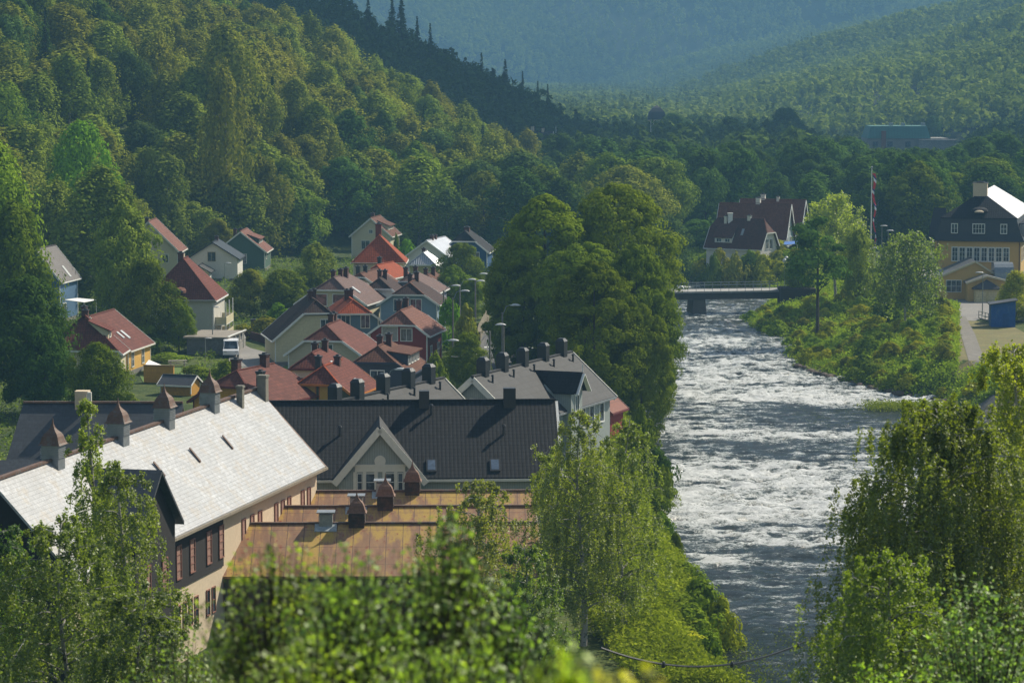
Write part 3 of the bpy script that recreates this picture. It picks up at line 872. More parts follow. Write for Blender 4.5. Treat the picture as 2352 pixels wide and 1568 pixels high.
# ------------------------------------------------------------------ the village street
def village():
    G = 'gabled wooden houses packed along the village street'
    # olive
    l, W = at_eave(651, 818, 906, 4.4, yaw=12)
    house('wooden_house', 'olive green house with orange window frames and a red half-hipped roof', l, W, 8.5, 13, 4.4, 2.6, W_OLIVE, T_RED, .6, .5, ORA_TRIM,
          front=[(-1.15, 3.75, 1.45, 1.45, ORA_TRIM, 0, 0, P_BLIND), (.75, 3.75, 1.45, 1.45, ORA_TRIM, 0, 0, P_BLIND)], chim=[(.3, 5.0, .55), (-.9, 2.6, .75, .5, BLACKM)], group=G, roofm2=T_ORANGE, skyl=[('r', 4.5, 2.6, .8)])
    # white with dark red trim
    l, W = at_eave(617, 806, 882, 4.4, yaw=9)
    house('wooden_house', 'white boarded house with dark red trim behind the olive green house', l, W, 8.5, 9, 4.4, 3.0, W_WHITE, T_RED, .46, .5, RED_TRIM,
          front=[(-.9, 3.4, 1.5, 1.5, RED_TRIM), (1.1, 3.4, 1.2, 1.5, RED_TRIM)], chim=[(-.5, 4.6, .6), (.3, 5.6, .8)], group=G, skyl=[('r', 3, 2, .9)])
    # slate blue
    l, W = at_eave(775, 950, 856, 4.4, yaw=8)
    house('wooden_house', 'slate blue house with a brown tiled roof and a long low side dormer', l, W, 8.8, 9, 4.4, 2.6, W_SLATE, T_BROWN, .56, .5, BLUE_TRIM, wtrim=WHITE,
          front=[(-1.9, 3.2, .9, 1.4), (.2, 2.9, 1.35, 1.7)], chim=[(-.3, 3.8, .8), (.4, 5.0, .9)], dorm=[('r', 1.6, 7.8, .9, 3.0, 1.15)], group=G)
    # beige
    l, W = at_eave(652, 836, 815, 4.5, yaw=8)
    house('wooden_house', 'beige house with white bargeboards and a dark brown front hip', l, W, 9.5, 9, 4.5, 3.1, W_BEIGE, T_SHEET, .48, .5, WHITE,
          front=[(.5, 4.1, .85, 1.5, None, 1), (-.9, 4.1, .85, 1.5, None, 1)], chim=[(-.2, 4.5, .9), (-.2, 6.0, .9)], group=G)
    # dark red
    l, W = at_eave(840, 990, 770, 4.6, yaw=8)
    house('wooden_house', 'dark red house with a pink sunlit side wall and brown tiled roof', l, W, 8.5, 10, 4.6, 2.75, W_RED, T_PINK, .54, .4, WHITE,
          front=[(-1.0, 4.0, 1.75, 1.5, None, 0, 0, CURT), (.95, 4.0, 1.25, 1.35)], right=[(2.2, 1.9, .9, 1.3), (6.2, 1.9, .9, 1.3)], chim=[(-.8, 4.2, .9), (-.2, 5.2, 1.1)], group=G)
    # cream left
    l, W = at_eave(657, 800, 752, 4.5, yaw=-10)
    house('wooden_house', 'cream house with a dark catslide roof at the left end of the street row', l, W, 9.5, -12, 4.5, 3.2, W_CREAM, T_DBROWN, .44, .5, WHITE, extL=1.7,
          front=[(1.0, 4.0, 1.1, 1.4), (-1.2, 1.4, .9, 1.2)], chim=[(-.2, 4.5, .8), (.4, 5.6, .9)], group=G)
    # blue with orange roof
    l, W = at_eave(752, 877, 736, 4.5, yaw=-8)
    house('wooden_house', 'blue house with white windows under a bright orange tiled roof', l, W, 9, -10, 4.5, 2.4, W_BLUE, T_ORANGE, .62, .4, WHITE, extL=2.2,
          front=[(-1.1, 3.6, 1.0, 1.5), (1.3, 3.6, 1.0, 1.5)], chim=[(-.3, 5.5, .9), (.3, 6.5, .9), (-3.0, 3.0, -1.2, .45)], group=G)
    # cream top with plum windows
    l, W = at_eave(675, 846, 698, 4.5, yaw=10)
    house('wooden_house', 'cream house with two plum-curtained gable windows and a mauve roof slope', l, W, 10, 12, 4.5, 3.4, W_CREAM, T_MAUVE, .44, .4, WHITE,
          front=[(-1.35, 4.3, 1.55, 1.45, None, 0, 0, P_PLUM), (1.05, 4.3, 1.55, 1.45, None, 0, 0, P_PLUM)], chim=[(-.6, 3.4, .7), (0, 4.8, .8), (.4, 6, .9)], skyl=[('r', 3.0, 2.6, .9)], group=G)
    # pale blue
    l, W = at_eave(866, 1011, 700, 4.5, yaw=8)
    house('wooden_house', 'pale blue house with white bargeboards beside the village street', l, W, 8.5, 6, 4.5, 2.8, W_LBLUE, T_DBROWN, .5, .4, WHITE,
          front=[(-1.2, 3.7, 1.4, 1.5), (.95, 3.7, 1.4, 1.5, None, 1, 0, P_PLUM)], right=[(2.5, 2, .9, 1.3)], chim=[(-.5, 5, .8), (.2, 6.3, 1.)], group=G, roofm2=T_BROWN)
    l, W = at_eave(868, 1008, 676, 4.5, yaw=6)
    house('wooden_house', 'lavender house tucked close behind the pale blue house', (l[0], l[1] + 3, 0), W, 8.5, 8, 4.5, 2.3, W_LAV, T_MAUVE, .3, .4, WHITE, chim=[(-1.0, 3, .9), (.2, 4, 1.)], front=[(0, 2.6, 1.2, 1.3)], group=G)
    # roofs in the depth of the row
    l, W = at_eave(815, 918, 690, 4.5)
    house('wooden_house', 'grey house whose dark brown roof with two chimneys shows between cream and lavender houses', (l[0], l[1] + 4, 0), W + 1, 9, 4, 4.5, 2.6, W_WHITE, T_DBROWN, .5, .5, WHITE, chim=[(-.2, 3, .9), (.4, 4.2, .8)], group=G)
    l, W = at_eave(770, 880, 668, 4.5)
    house('wooden_house', 'house with a plain brown roof behind the mauve-roofed cream house', (l[0], l[1] + 2, 0), W + 1, 10, 12, 4.4, 2.4, W_BEIGE, T_BROWN, .2, .3, WHITE, chim=[(-.8, 2, .8, .5, BLACKM), (.0, 3, .8, .5, BLACKM)], group=G)
    l, W = at_eave(945, 1012, 664, 4.5)
    house('wooden_house', 'house with a red-brown hipped roof just under the yellow cottage', (l[0], l[1] + 2, 0), W + 1, 8, 8, 4.3, 2.0, W_BEIGE, T_BROWN, .6, .5, WHITE, chim=[(-.6, 3, .7), (.3, 4, .8)], group=G)
    l, W = at_eave(824, 905, 640, 4.5)
    house('wooden_house', 'small pale house with an orange-edged red roof below the big orange roof', (l[0], l[1], 0), W, 8, 16, 4.6, 1.9, PL_CREAM, T_ORANGE, .3, .3, WHITE, chim=[(-.5, 3, .9, .5, BLACKM)], group=G)
    # orange hipped
    l, W = at_eave(806, 933, 604, 6.0)
    house('rendered_house', 'cream rendered house with a tall orange hipped roof and one stout red chimney', l, W, 8.5, 0, 6.0, 4.0, PL_CREAM, T_ORANGE, .98, .9, CREAMT,
          chim=[(-.2, 4.6, 1.6, .9, surf('orange_brick', (.30, .05, .025), .9, 'tile', bw=.24, bh=.09))], board=.1)
    t = bpy.data.objects[0]
    # tall cream house behind
    l, W = at_eave(801, 903, 543, 4.8)
    l = (l[0], l[1] + 8, 0)
    house('rendered_house', 'tall cream gabled house at the foot of the wooded hill', (PD(852, 543, l[1])[0], l[1], PD(852, 543, l[1])[2] - 5.6), W, 9, 8, 5.6, 3.4, PL_CREAM, T_BROWN, 0, 0, CREAMT,
          front=[(-1.0, 3.3, 1.5, 1.5), (1.2, 3.4, .9, 1.6), (0, 6.2, .6, .6)], chim=[(-.6, 5, .6, .6)], dorm=[('r', 2, 7.5, .8, 2.8, .8)], fh=.2)
    # light metal roofs
    l, W = at_eave(934, 1005, 610, 3.6)
    CORR = surf('corrugated_roof', (.42, .44, .46), .35, 'corr', bw=.35, metal=.4, bump=.6)
    house('cottage', 'small yellow cottage with a shiny corrugated metal hipped roof', l, W, 7, 5, 3.6, 2.0, surf('boards_pale_yellow', (.55, .50, .22), .7, 'hboard', bw=.16), CORR, .9, .5, WHITE,
          front=[(-.9, 1.3, 1.0, 1.2), (1.1, 1.3, 1.0, 1.2)], chim=[(-.2, 4, .5)])
    l, W = at_eave(930, 1000, 592, 3.8)
    house('cottage', 'cottage whose bare metal roof glares in the sun beside the orange-roofed house', (l[0] + 1, l[1] + 5, 0), 6.5, 11, 14, 3.8, 2.6, W_WHITE, surf('bright_metal_roof', (.62, .64, .68), .3, 'seam', bw=.6, bh=3., metal=.3), 0, 0, WHITE,
          chim=[(0, 3, .6), (0, 5, .6)])
    # deep blue
    l, W = at_eave(1006, 1126, 580, 4.6)
    house('wooden_house', 'deep blue house with a black roof at the edge of the dark trees', (PD(1066, 580, l[1] + 12)[0], l[1] + 12, PD(1066, 580, l[1] + 12)[2] - 4.6), W, 8.5, 6, 4.6, 3.6, W_DBLUE, T_BLACK, .45, .4, WHITE,
          front=[(1.9, 3.0, 1.3, 1.6), (-2.6, 2.2, .7, .9)], chim=[(0, 4, .5, .9)])
village()

def left_houses():
    # green
    l = P(585, 640, 0)
    D = 492; c = PD(572, 579, D)
    c = PD(553, 579, D); house('wooden_house', 'green boarded house with a faded red roof below the hillside trees', (c[0], D, 0), 8.3, 10, 1, c[2], 3.6, W_GREEN, T_PINK, 0, 0, CREAMT,
          front=[(.3, c[2] - 1.9, 1.3, 1.5)], right=[(2.5, 2, 1, 1.3)], chim=[(-1.2, 2, .3), (-.3, 3, .3)], dorm=[('r', 2, 8.5, .9, 2.9, .8)])
    # white, dark roof
    D = 468; c = PD(489, 595, D)
    house('wooden_house', 'white house with a near-black roof and one small square gable window', (c[0], D, 0), 8.1, 9, 0, c[2], 2.8, W_WHITE, surf('dark_seamed_roof', (.05, .055, .065), .3, 'seam', bw=.5, bh=3, metal=.2), 0, 0, BLACKM,
          front=[(-.2, c[2] - .3, 1.2, 1.4)], chim=[(0, 6, .6)], wtrim=surf('beige_trim', (.4, .35, .25), .7), board=.18, sideboards=False)
    D = 461; c = PD(457, 625, D)
    house('porch_annex', 'low white annex with a black gable roof leaning on the white house', (c[0], D, 0), 3.2, 5, 0, c[2], 1.1, W_WHITE, BLACKM, 0, 0, BLACKM, board=.15, sideboards=False, found=False, cat='annex')
    # pinkish roof, deep eave
    D = 452; c = PD(342, 579, D)
    house('rendered_house', 'cream house half hidden by trees under a long faded pink-red roof', (c[0], D, 0), 9.2, 9.5, 0, c[2], 4.9, PL_CREAM, T_PINK, 0, 0, CREAMT,
          front=[(2.6, c[2] - 1.6, .9, 1.2)], right=[(1.5, 2.6, .9, 1.3)], chim=[(-.5, 2, .4)])
    # tall off-white with hipped flared roof
    D = 366; c = PD(413, 690, D)
    t = house('rendered_house', 'tall off-white house with a steep brick-red hipped roof and side balconies', (c[0], D, 0), 8.7, 10.5, 2, c[2], 5.2, PL_WHITE, T_RED, .98, .9, WHITE, right=[(3, 1.2, 1.0, 1.4)], board=.12, chim=[(-.4, 4, .7, .7)])
    zr = c[2]
    e = MB(); e.lathe([(0.9, 0), (.85, .35), (.6, .62), (.0, .75)], 12, (0, -.35 + .9, zr + .95), 1, 1.4); e.build('eyebrow_dormer', T_PINK, t)
    e = MB(); e.lathe([(0.6, 0), (.55, .2), (.3, .38), (.0, .42)], 12, (0, -.75, zr + 1.05), 1, .2); e.build('dormer_pane', GLASS, t)
    x1 = 4.35
    for z0_ in (zr - 3.3, zr - 6.0 if zr > 6.5 else .2):
        b = MB(); b.box(x1, x1 + 1.5, 1.2, 8.2, z0_, z0_ + .14)
        bal = b.build('balcony', CREAMT, t)
        q = MB(); q.box(x1 + 1.42, x1 + 1.5, 1.2, 8.2, z0_ + .14, z0_ + 1.05); q.box(x1, x1 + 1.42, 1.2, 1.28, z0_ + .14, z0_ + 1.05); q.box(x1, x1 + 1.42, 8.12, 8.2, z0_ + .14, z0_ + 1.05)
        q.build('balcony_railing', W_CREAM, bal)
    q = MB()
    for yy in (1.3, 4.7, 8.1): q.box(x1 + 1.36, x1 + 1.48, yy - .06, yy + .06, .2, zr - .3)
    q.build('balcony_posts', WHITE, t)
    # garage terrace in front of it
    D = 349; a = PD(424, 798, D); b_ = PD(520, 790, D)
    g = thing('garage', 'low garage with a flat plank terrace on its roof beside the white van', 'garage', (a[0], D, 0), R(-8))
    wd = b_[0] - a[0] + .3
    m = MB(); m.box(.2, wd - .3, .3, 9, -1, 2.0); m.build('wall', surf('grey_render', (.16, .17, .17), .9), g)
    m = MB(); m.box(-.2, wd, 0, 9.4, 2.0, 2.22); m.build('terrace_deck', surf('deck_boards', (.30, .26, .21), .8, 'vboard', bw=.15), g)
    m = MB()
    for k in range(5): m.box(wd - .12, wd - .02, .2 + k * 2.1, .32 + k * 2.1, 0, 2.0)
    m.build('posts', CREAMT, g)
    m = MB(); m.box(wd - .04, wd + .14, -.1, 9.4, 2.22, 2.34); m.build('edge_board', WHITE, g)
    # blue house far left
    D = 392; c = PD(84, 648, D)
    t = house('wooden_house', 'blue house with a long grey-brown roof at the far left among the trees', (c[0], D, 0), 6.6, 8.5, 8, c[2], 4.6, boards('boards_mid_blue', (.07, .15, .26)), surf('roof_grey_brown', (.095, .080, .080), .6, 'tile', bw=.3, bh=.34), 0, 0, WHITE,
              right=[(2.0, .8, 1.4, 1.8)], skyl=[('r', 5, 2.8, 1.0)])
    awning('white awning stretched over the terrace of the blue house', [PD(148, 688, 391), PD(178, 684, 396), PD(222, 688, 394), PD(193, 694, 389)], t)
    # yellow
    D = 326; c = PD(208, 803, D)
    t = house('wooden_house', 'yellow house with a dull red roof and two small skylights', (c[0], D, 0), 9.0, 9.0, 9, c[2], 3.9, W_YEL, T_SHEET, 0, 0, CREAMT,
              right=[(1.6, .9, .9, 1.6), (5.8, .9, .9, 1.6)], front=[(3.4, .9, 1.0, 1.7)], chim=[(-1.3, 2.0, .9)], skyl=[('r', 3.6, 3.1, .9), ('r', 2.0, 3.0, .7)])
    awning('white awning over the yellow house terrace', [PD(334, 836, 326), PD(342, 826, 331), PD(383, 843, 328), PD(372, 850, 323)], t)
    # brick red hipped in front
    D = 317; c = PD(186, 812, D)
    t = house('rendered_house', 'house with a dark brick-red hipped roof and side dormer before the yellow house', (c[0], D, 0), 8.6, 4.6, 1, c[2], 4.1, PL_CREAM, T_RED, .9, .6, WHITE,
              dorm=[('r', 1.0, 3.6, .7, 2.9, .9, PL_CREAM)], right=[(2.0, .7, 1.0, 1.5)], chim=[(0, 3.5, .5, .6)])
    # ochre wall + shed
    D = 318
    a = PD(330, 850, D); b_ = PD(402, 872, D)
    g = thing('garden_wall', 'ochre rendered terrace wall beneath the white awning', 'wall', (a[0], D, 0), R(-12))
    m = MB(); m.box(0, b_[0] - a[0], 0, .3, -1, 1.9); m.build('wall', W_ORA, g); m = MB(); m.box(-.05, b_[0] - a[0] + .05, -.06, .36, 1.9, 2.0); m.build('coping', surf('lattice_brown', (.2, .12, .05), .8), g)
    D = 306; c = PD(415, 888, D)
    house('garden_shed', 'small ochre shed with a dark blue-grey roof behind the slate ridge', (c[0] + 1.6, D, -.3), 2.4, 3.6, -72, 1.5, .9, W_ORA, DARKM, 0, 0, WHITE, found=False, board=.16, o=.2, cat='shed')
    # red roof behind cupolas
    D = 262; c = PD(545, 925, D)
    house('wooden_house', 'yellow-walled house with a broad dark red roof rising behind the slate roof ridge', (c[0] - .6, D, 0), 8.0, 9, 24, c[2], 2.9, W_ORA, T_SHEET, .45, .3, RED_TRIM,
          chim=[(-1.2, 3.2, .8, .7), (0, 6.5, 1.0, .7), (2.5, 1.2, .0, .6, BLACKM)], roofm2=T_RED)

def awning(label, pts, parent=None):
    c = np.mean(pts, 0)
    q = [Vector(p) for p in pts]
    if (q[1] - q[0]).cross(q[2] - q[0]).z < 0: q = q[::-1]
    o = thing('awning', label, 'awning', (c[0], c[1], c[2]))
    l_ = [tuple(p - Vector(c)) for p in q]
    m = MB(); m.slab([l_], .05); m.build('canvas', surf('white_canvas', (.80, .80, .78), .7, var=.06), o)
    m = MB()
    for p in l_: m.cyl((p[0] * .97, p[1] * .97, p[2] - .05), (p[0] * .97, p[1] * .97, -2.6), .04)
    m.build('poles', WHITE, o)
left_houses()
# ------------------------------------------------------------------ large buildings
SLATE_L = surf('slate_glare_weathered', (.40, .41, .42), .40, 'slate', bw=.34, bh=.26, var=.35, bump=.6, spec=.7, col2=(.30, .275, .24))  # roof's sun glare put into the pale base, brown weathering over it
SLATE_D = surf('slate_dark', (.060, .068, .078), .55, 'slate', bw=.42, bh=.40, var=.3)
RUSTM = surf('rusty_copper', (.16, .085, .055), .7, scale=3, var=.4, col2=(.12, .10, .085))
PL_BUFF = surf('render_buff', (.62, .50, .35), .9, var=.14, col2=(.54, .43, .30))
WOODB = surf('dark_stained_boards', (.009, .0055, .004), .85, 'vboard', bw=.16)
WINBR = surf('brown_window_wood', (.24, .10, .07), .7)
PANEB = surf('boarded_window', (.36, .20, .15), .8, 'hboard', bw=.3)

def cupola(parent, x, y, zr, s=1.0, body=None, cap=None, bh=1.1, name='roof_cupola'):
    """louvred ventilation turret astride a ridge with a bell-curved sheet cap"""
    w = 1.15 * s; body = body or GALV; cap = cap or RUSTM
    m = MB(); m.box(x - w / 2, x + w / 2, y - w / 2, y + w / 2, zr - 1.3, zr + bh * s)
    c = m.build(name, body, parent)
    lv = MB()
    for k in range(6):
        z = zr + (.15 + k * (bh - .3) / 6) * s
        e = w / 2 + .05
        lv.box(x - e, x + e, y - e, y - w / 2 + .01, z, z + .06 * s); lv.box(x + w / 2 - .01, x + e, y - w / 2, y + w / 2, z, z + .06 * s); lv.box(x - e, x - w / 2 + .01, y - w / 2, y + w / 2, z, z + .06 * s)
    lv.build('louvres', body, c)
    k = MB(); prof = [(1.42, 0), (1.24, .14), (1.10, .45), (1.0, .75), (.80, 1.02), (.50, 1.25), (.26, 1.5), (.10, 1.85), (.02, 2.4)]
    for (a, z0), (b, z1) in zip(prof, prof[1:]):
        k.tbox(x, y, zr + (bh + z0 * .72) * s, zr + (bh + z1 * .72) * s, a * s * 1.06, a * s * 1.06, b * s * 1.06, b * s * 1.06)
    k.build('cupola_cap', cap, c)
    return c

def slate_hall():
    A = P(395, 1235, 8.0); B = P(748, 1070, 8.0)
    ang = math.degrees(math.atan2(B[0] - A[0], B[1] - A[1])); Lab = math.hypot(B[0] - A[0], B[1] - A[1])
    t = thing('factory_hall', 'long hall with a pale glaring slate roof and a row of bell-capped cupolas', 'factory building', (A[0], A[1], 0), -R(ang))
    for yy in (0, 10, 20, 30): EXCL.append((A[0] + math.sin(R(ang)) * yy - 5, A[1] + math.cos(R(ang)) * yy, 7))
    # local: eave along y from 0 to Lab at x=0 (plan), ridge at x=-w
    w = 4.9; rise = 5.25; ze = 8.0; zr = ze + rise; k = rise / w
    y0, y1 = -14.5, Lab
    m = MB(); m.slab([[(0, y0, ze), (0, y1, ze), (-w, y1, zr), (-w, y0, zr)], [(-w, y0, zr), (-w, y1, zr), (-2 * w, y1, ze), (-2 * w, y0, ze)]], .2)
    rf = m.build('roof', SLATE_L, t)
    r = MB(); r.beam((-w, y0, zr + .05), (-w, y1, zr + .05), .3, .14); r.beam((0.02, y1 + .02, ze - .08), (-w, y1 + .02, zr - .08), .1, .22, (0, 1, 0)); r.build('ridge_flashing', RUSTM, rf)
    m = MB(); m.prism([(-.45, -1), (-.45, ze + .5 * k - .3), (-w, zr - .35), (-2 * w + .45, ze + .5 * k - .3), (-2 * w + .45, -1)], y0 + .3, y0 + .38); m.build('gable_overlay', WOODB, t)  # thin dark overlay in front of the buff gable wall
    g = MB(); g.beam((.1, y0, ze - .14), (.1, y1, ze - .14), .16, .16); g.build('gutter', surf('weathered_gutter', (.26, .22, .16), .7), t)
    # walls
    m = MB(); m.prism([(-.5, -1), (-.5, ze + .5 * k - .35), (-w, zr - .4), (-2 * w + .5, ze + .5 * k - .35), (-2 * w + .5, -1)], y0 + .4, y1 - .5)
    m.build('wall', PL_BUFF, t)
    m = MB(); m.box(-.6, -.42, -9.0, 10.4, 4.55, ze + .2); m.build('upper_wall', WOODB, t, label='dark brown boarded upper wall')
    for i, yy in enumerate((2.2, 4.6, 7.6, 9.9)): window(t, 'r', yy, 5.2, .75, 1.9, -.42, WINBR, 0, 3, pane=PANEB, fw=.07)
    for yy in (14.5, 16.2, 17.8, 21.2, 22.6, 24.0, 27, 28.4): window(t, 'r', yy, 5.3, .62, 1.5, -.5, WINBR, 0, 0, fw=.06, pane=PANEB)
    for yy in np.arange(-8.2, 11, 1.05): 
        if int(yy * 10) % 4: window(t, 'r', float(yy), 2.0, .5, 1.5, -.5, WINBR, 0, 1, fw=.06)
    # ridge cupolas: picture columns of their axes
    def ridge_y(px):
        best = None
        for i in range(-400, 700):
            yy = i * .05
            X = A[0] - w * math.cos(R(ang)) + yy * math.sin(R(ang)); Y = A[1] + w * math.sin(R(ang)) + yy * math.cos(R(ang))
            d = abs(X / Y * F / 1.0 * (1 / (CP)) + 1176 - px) if False else abs(1176 + F * X / (Y * CP + (CAMZ - zr) * SP) - px)
            if best is None or d < best[0]: best = (d, yy)
        return best[1]
    for px in (122, 272, 378, 482):
        cupola(t, -w, ridge_y(px), zr, .88, bh=1.0)
    for px, h_, ww in ((536, 1.4, .42), (588, 1.6, .62)):
        y_ = ridge_y(px); chimney(t, -w + .5, y_, zr - 1.4, zr + h_ - .6, ww, ww, surf('chimney_render_grey', (.22, .21, .17), .9), cap=False)
    for px, py in ((470, 1022), (547, 992), (385, 1055)):    # roof ladders / hatches
        yy = ridge_y(px - 95); xx = -w * .45 if False else -3.2
        m = MB(); m.slab([[(xx + .7, yy, zr - (w + xx + .7) * k + .16), (xx + .7, yy + .22, zr - (w + xx + .7) * k + .16), (xx, yy + .22, zr - (w + xx) * k + .22), (xx, yy, zr - (w + xx) * k + .22)]], .12)
        m.build('roof_hatch', RUSTM, t)
    # dark cross gable, its shade put into the slate colour
    wy = -3.4; hw = 3.6; zg = 12.5; kk = (zg - 9.0) / hw * 1.0
    m = MB(); xf = .7
    m.slab([[(xf, wy - hw, zg - hw * kk), (xf, wy, zg), (-w, wy, zg), (-w, wy - hw, zg - hw * kk)], [(xf, wy, zg), (xf, wy + hw, zg - hw * kk), (-w, wy + hw, zg - hw * kk), (-w, wy, zg)]], .2)
    m.build('cross_gable_roof', SLATE_D, t)
    m = MB(); s_ = .35
    pl = [(wy - hw + s_, -1), (wy + hw - s_, -1), (wy + hw - s_, zg - (hw - s_) * kk - .3), (wy, zg - .3), (wy - hw + s_, zg - (hw - s_) * kk - .3)]
    n = len(pl); v = [(.25, a, b) for a, b in pl] + [(-3, a, b) for a, b in pl]
    m.solid(v, [tuple(range(n)), tuple(range(2 * n - 1, n - 1, -1))] + [(i, i + n, (i + 1) % n + n, (i + 1) % n) for i in range(n)])
    m.build('cross_gable_wall', WOODB, t)
    for yy in (wy - 1.4, wy + 1.4): window(t, 'r', yy, 5.2, .8, 1.9, .25, WINBR, 0, 3, pane=PANEB, fw=.07)
    # dark slate roofed hall behind
    D = 206; L_ = PD(54, 925, D); R_ = PD(420, 925, D)
    t2 = thing('factory_hall', 'lower hall with a dark slate roof behind the pale slate roof', 'factory building', (L_[0], D, 0))
    EXCL.append((L_[0] + 5, D, 9)); EXCL.append((L_[0] - 4, D, 6))
    ww = R_[0] - L_[0]; zr2 = L_[2]; run = 6.8; dr = 6.0
    m = MB(); m.slab([[(-1.0, -run, zr2 - dr), (ww, -run, zr2 - dr), (ww, 0, zr2), (0, 0, zr2)], [(0, 0, zr2), (ww, 0, zr2), (ww, run, zr2 - dr), (-.9, run, zr2 - dr)]], .2)
    r_ = m.build('roof', SLATE_D, t2)
    m = MB(); m.beam((0, 0, zr2 + .05), (ww, 0, zr2 + .05), .3, .14); m.build('ridge_flashing', RUSTM, r_)
    m = MB(); m.box(.2, ww - .2, -run + .5, run - .5, -1, zr2 - dr - .2); m.build('wall', PL_BUFF, t2)
    m = MB(); q = PD(190, 925, D)[0] - L_[0]; m.box(q - .5, q + .5, -.5, .5, zr2 - 1.2, zr2 + .9); m.build('chimney', PL_BUFF, t2)
    m = MB(); m.box(q - .1 + .6, q + .8, -1.2, -.9, zr2 - 2.5, zr2 + .9); m.build('vent_pipe', CREAMT, t2)
    D = 196; L_ = PD(-60, 1056, D); R_ = PD(90, 1054, D)
    t3 = thing('lean_to', 'small dark slate lean-to roof in the lower left behind the pale roof', 'outbuilding', (L_[0], D, 0))
    m = MB(); m.slab([[(-.0, -4, L_[2] - 3), (R_[0] - L_[0], -4, L_[2] - 3), (R_[0] - L_[0], 0, L_[2]), (0, 0, L_[2])]], .2); m.build('roof', SLATE_D, t3)
    m = MB(); m.box(.2, R_[0] - L_[0] - .2, -3.6, -.1, -1, L_[2] - 3.2); m.build('wall', PL_BUFF, t3)
slate_hall()

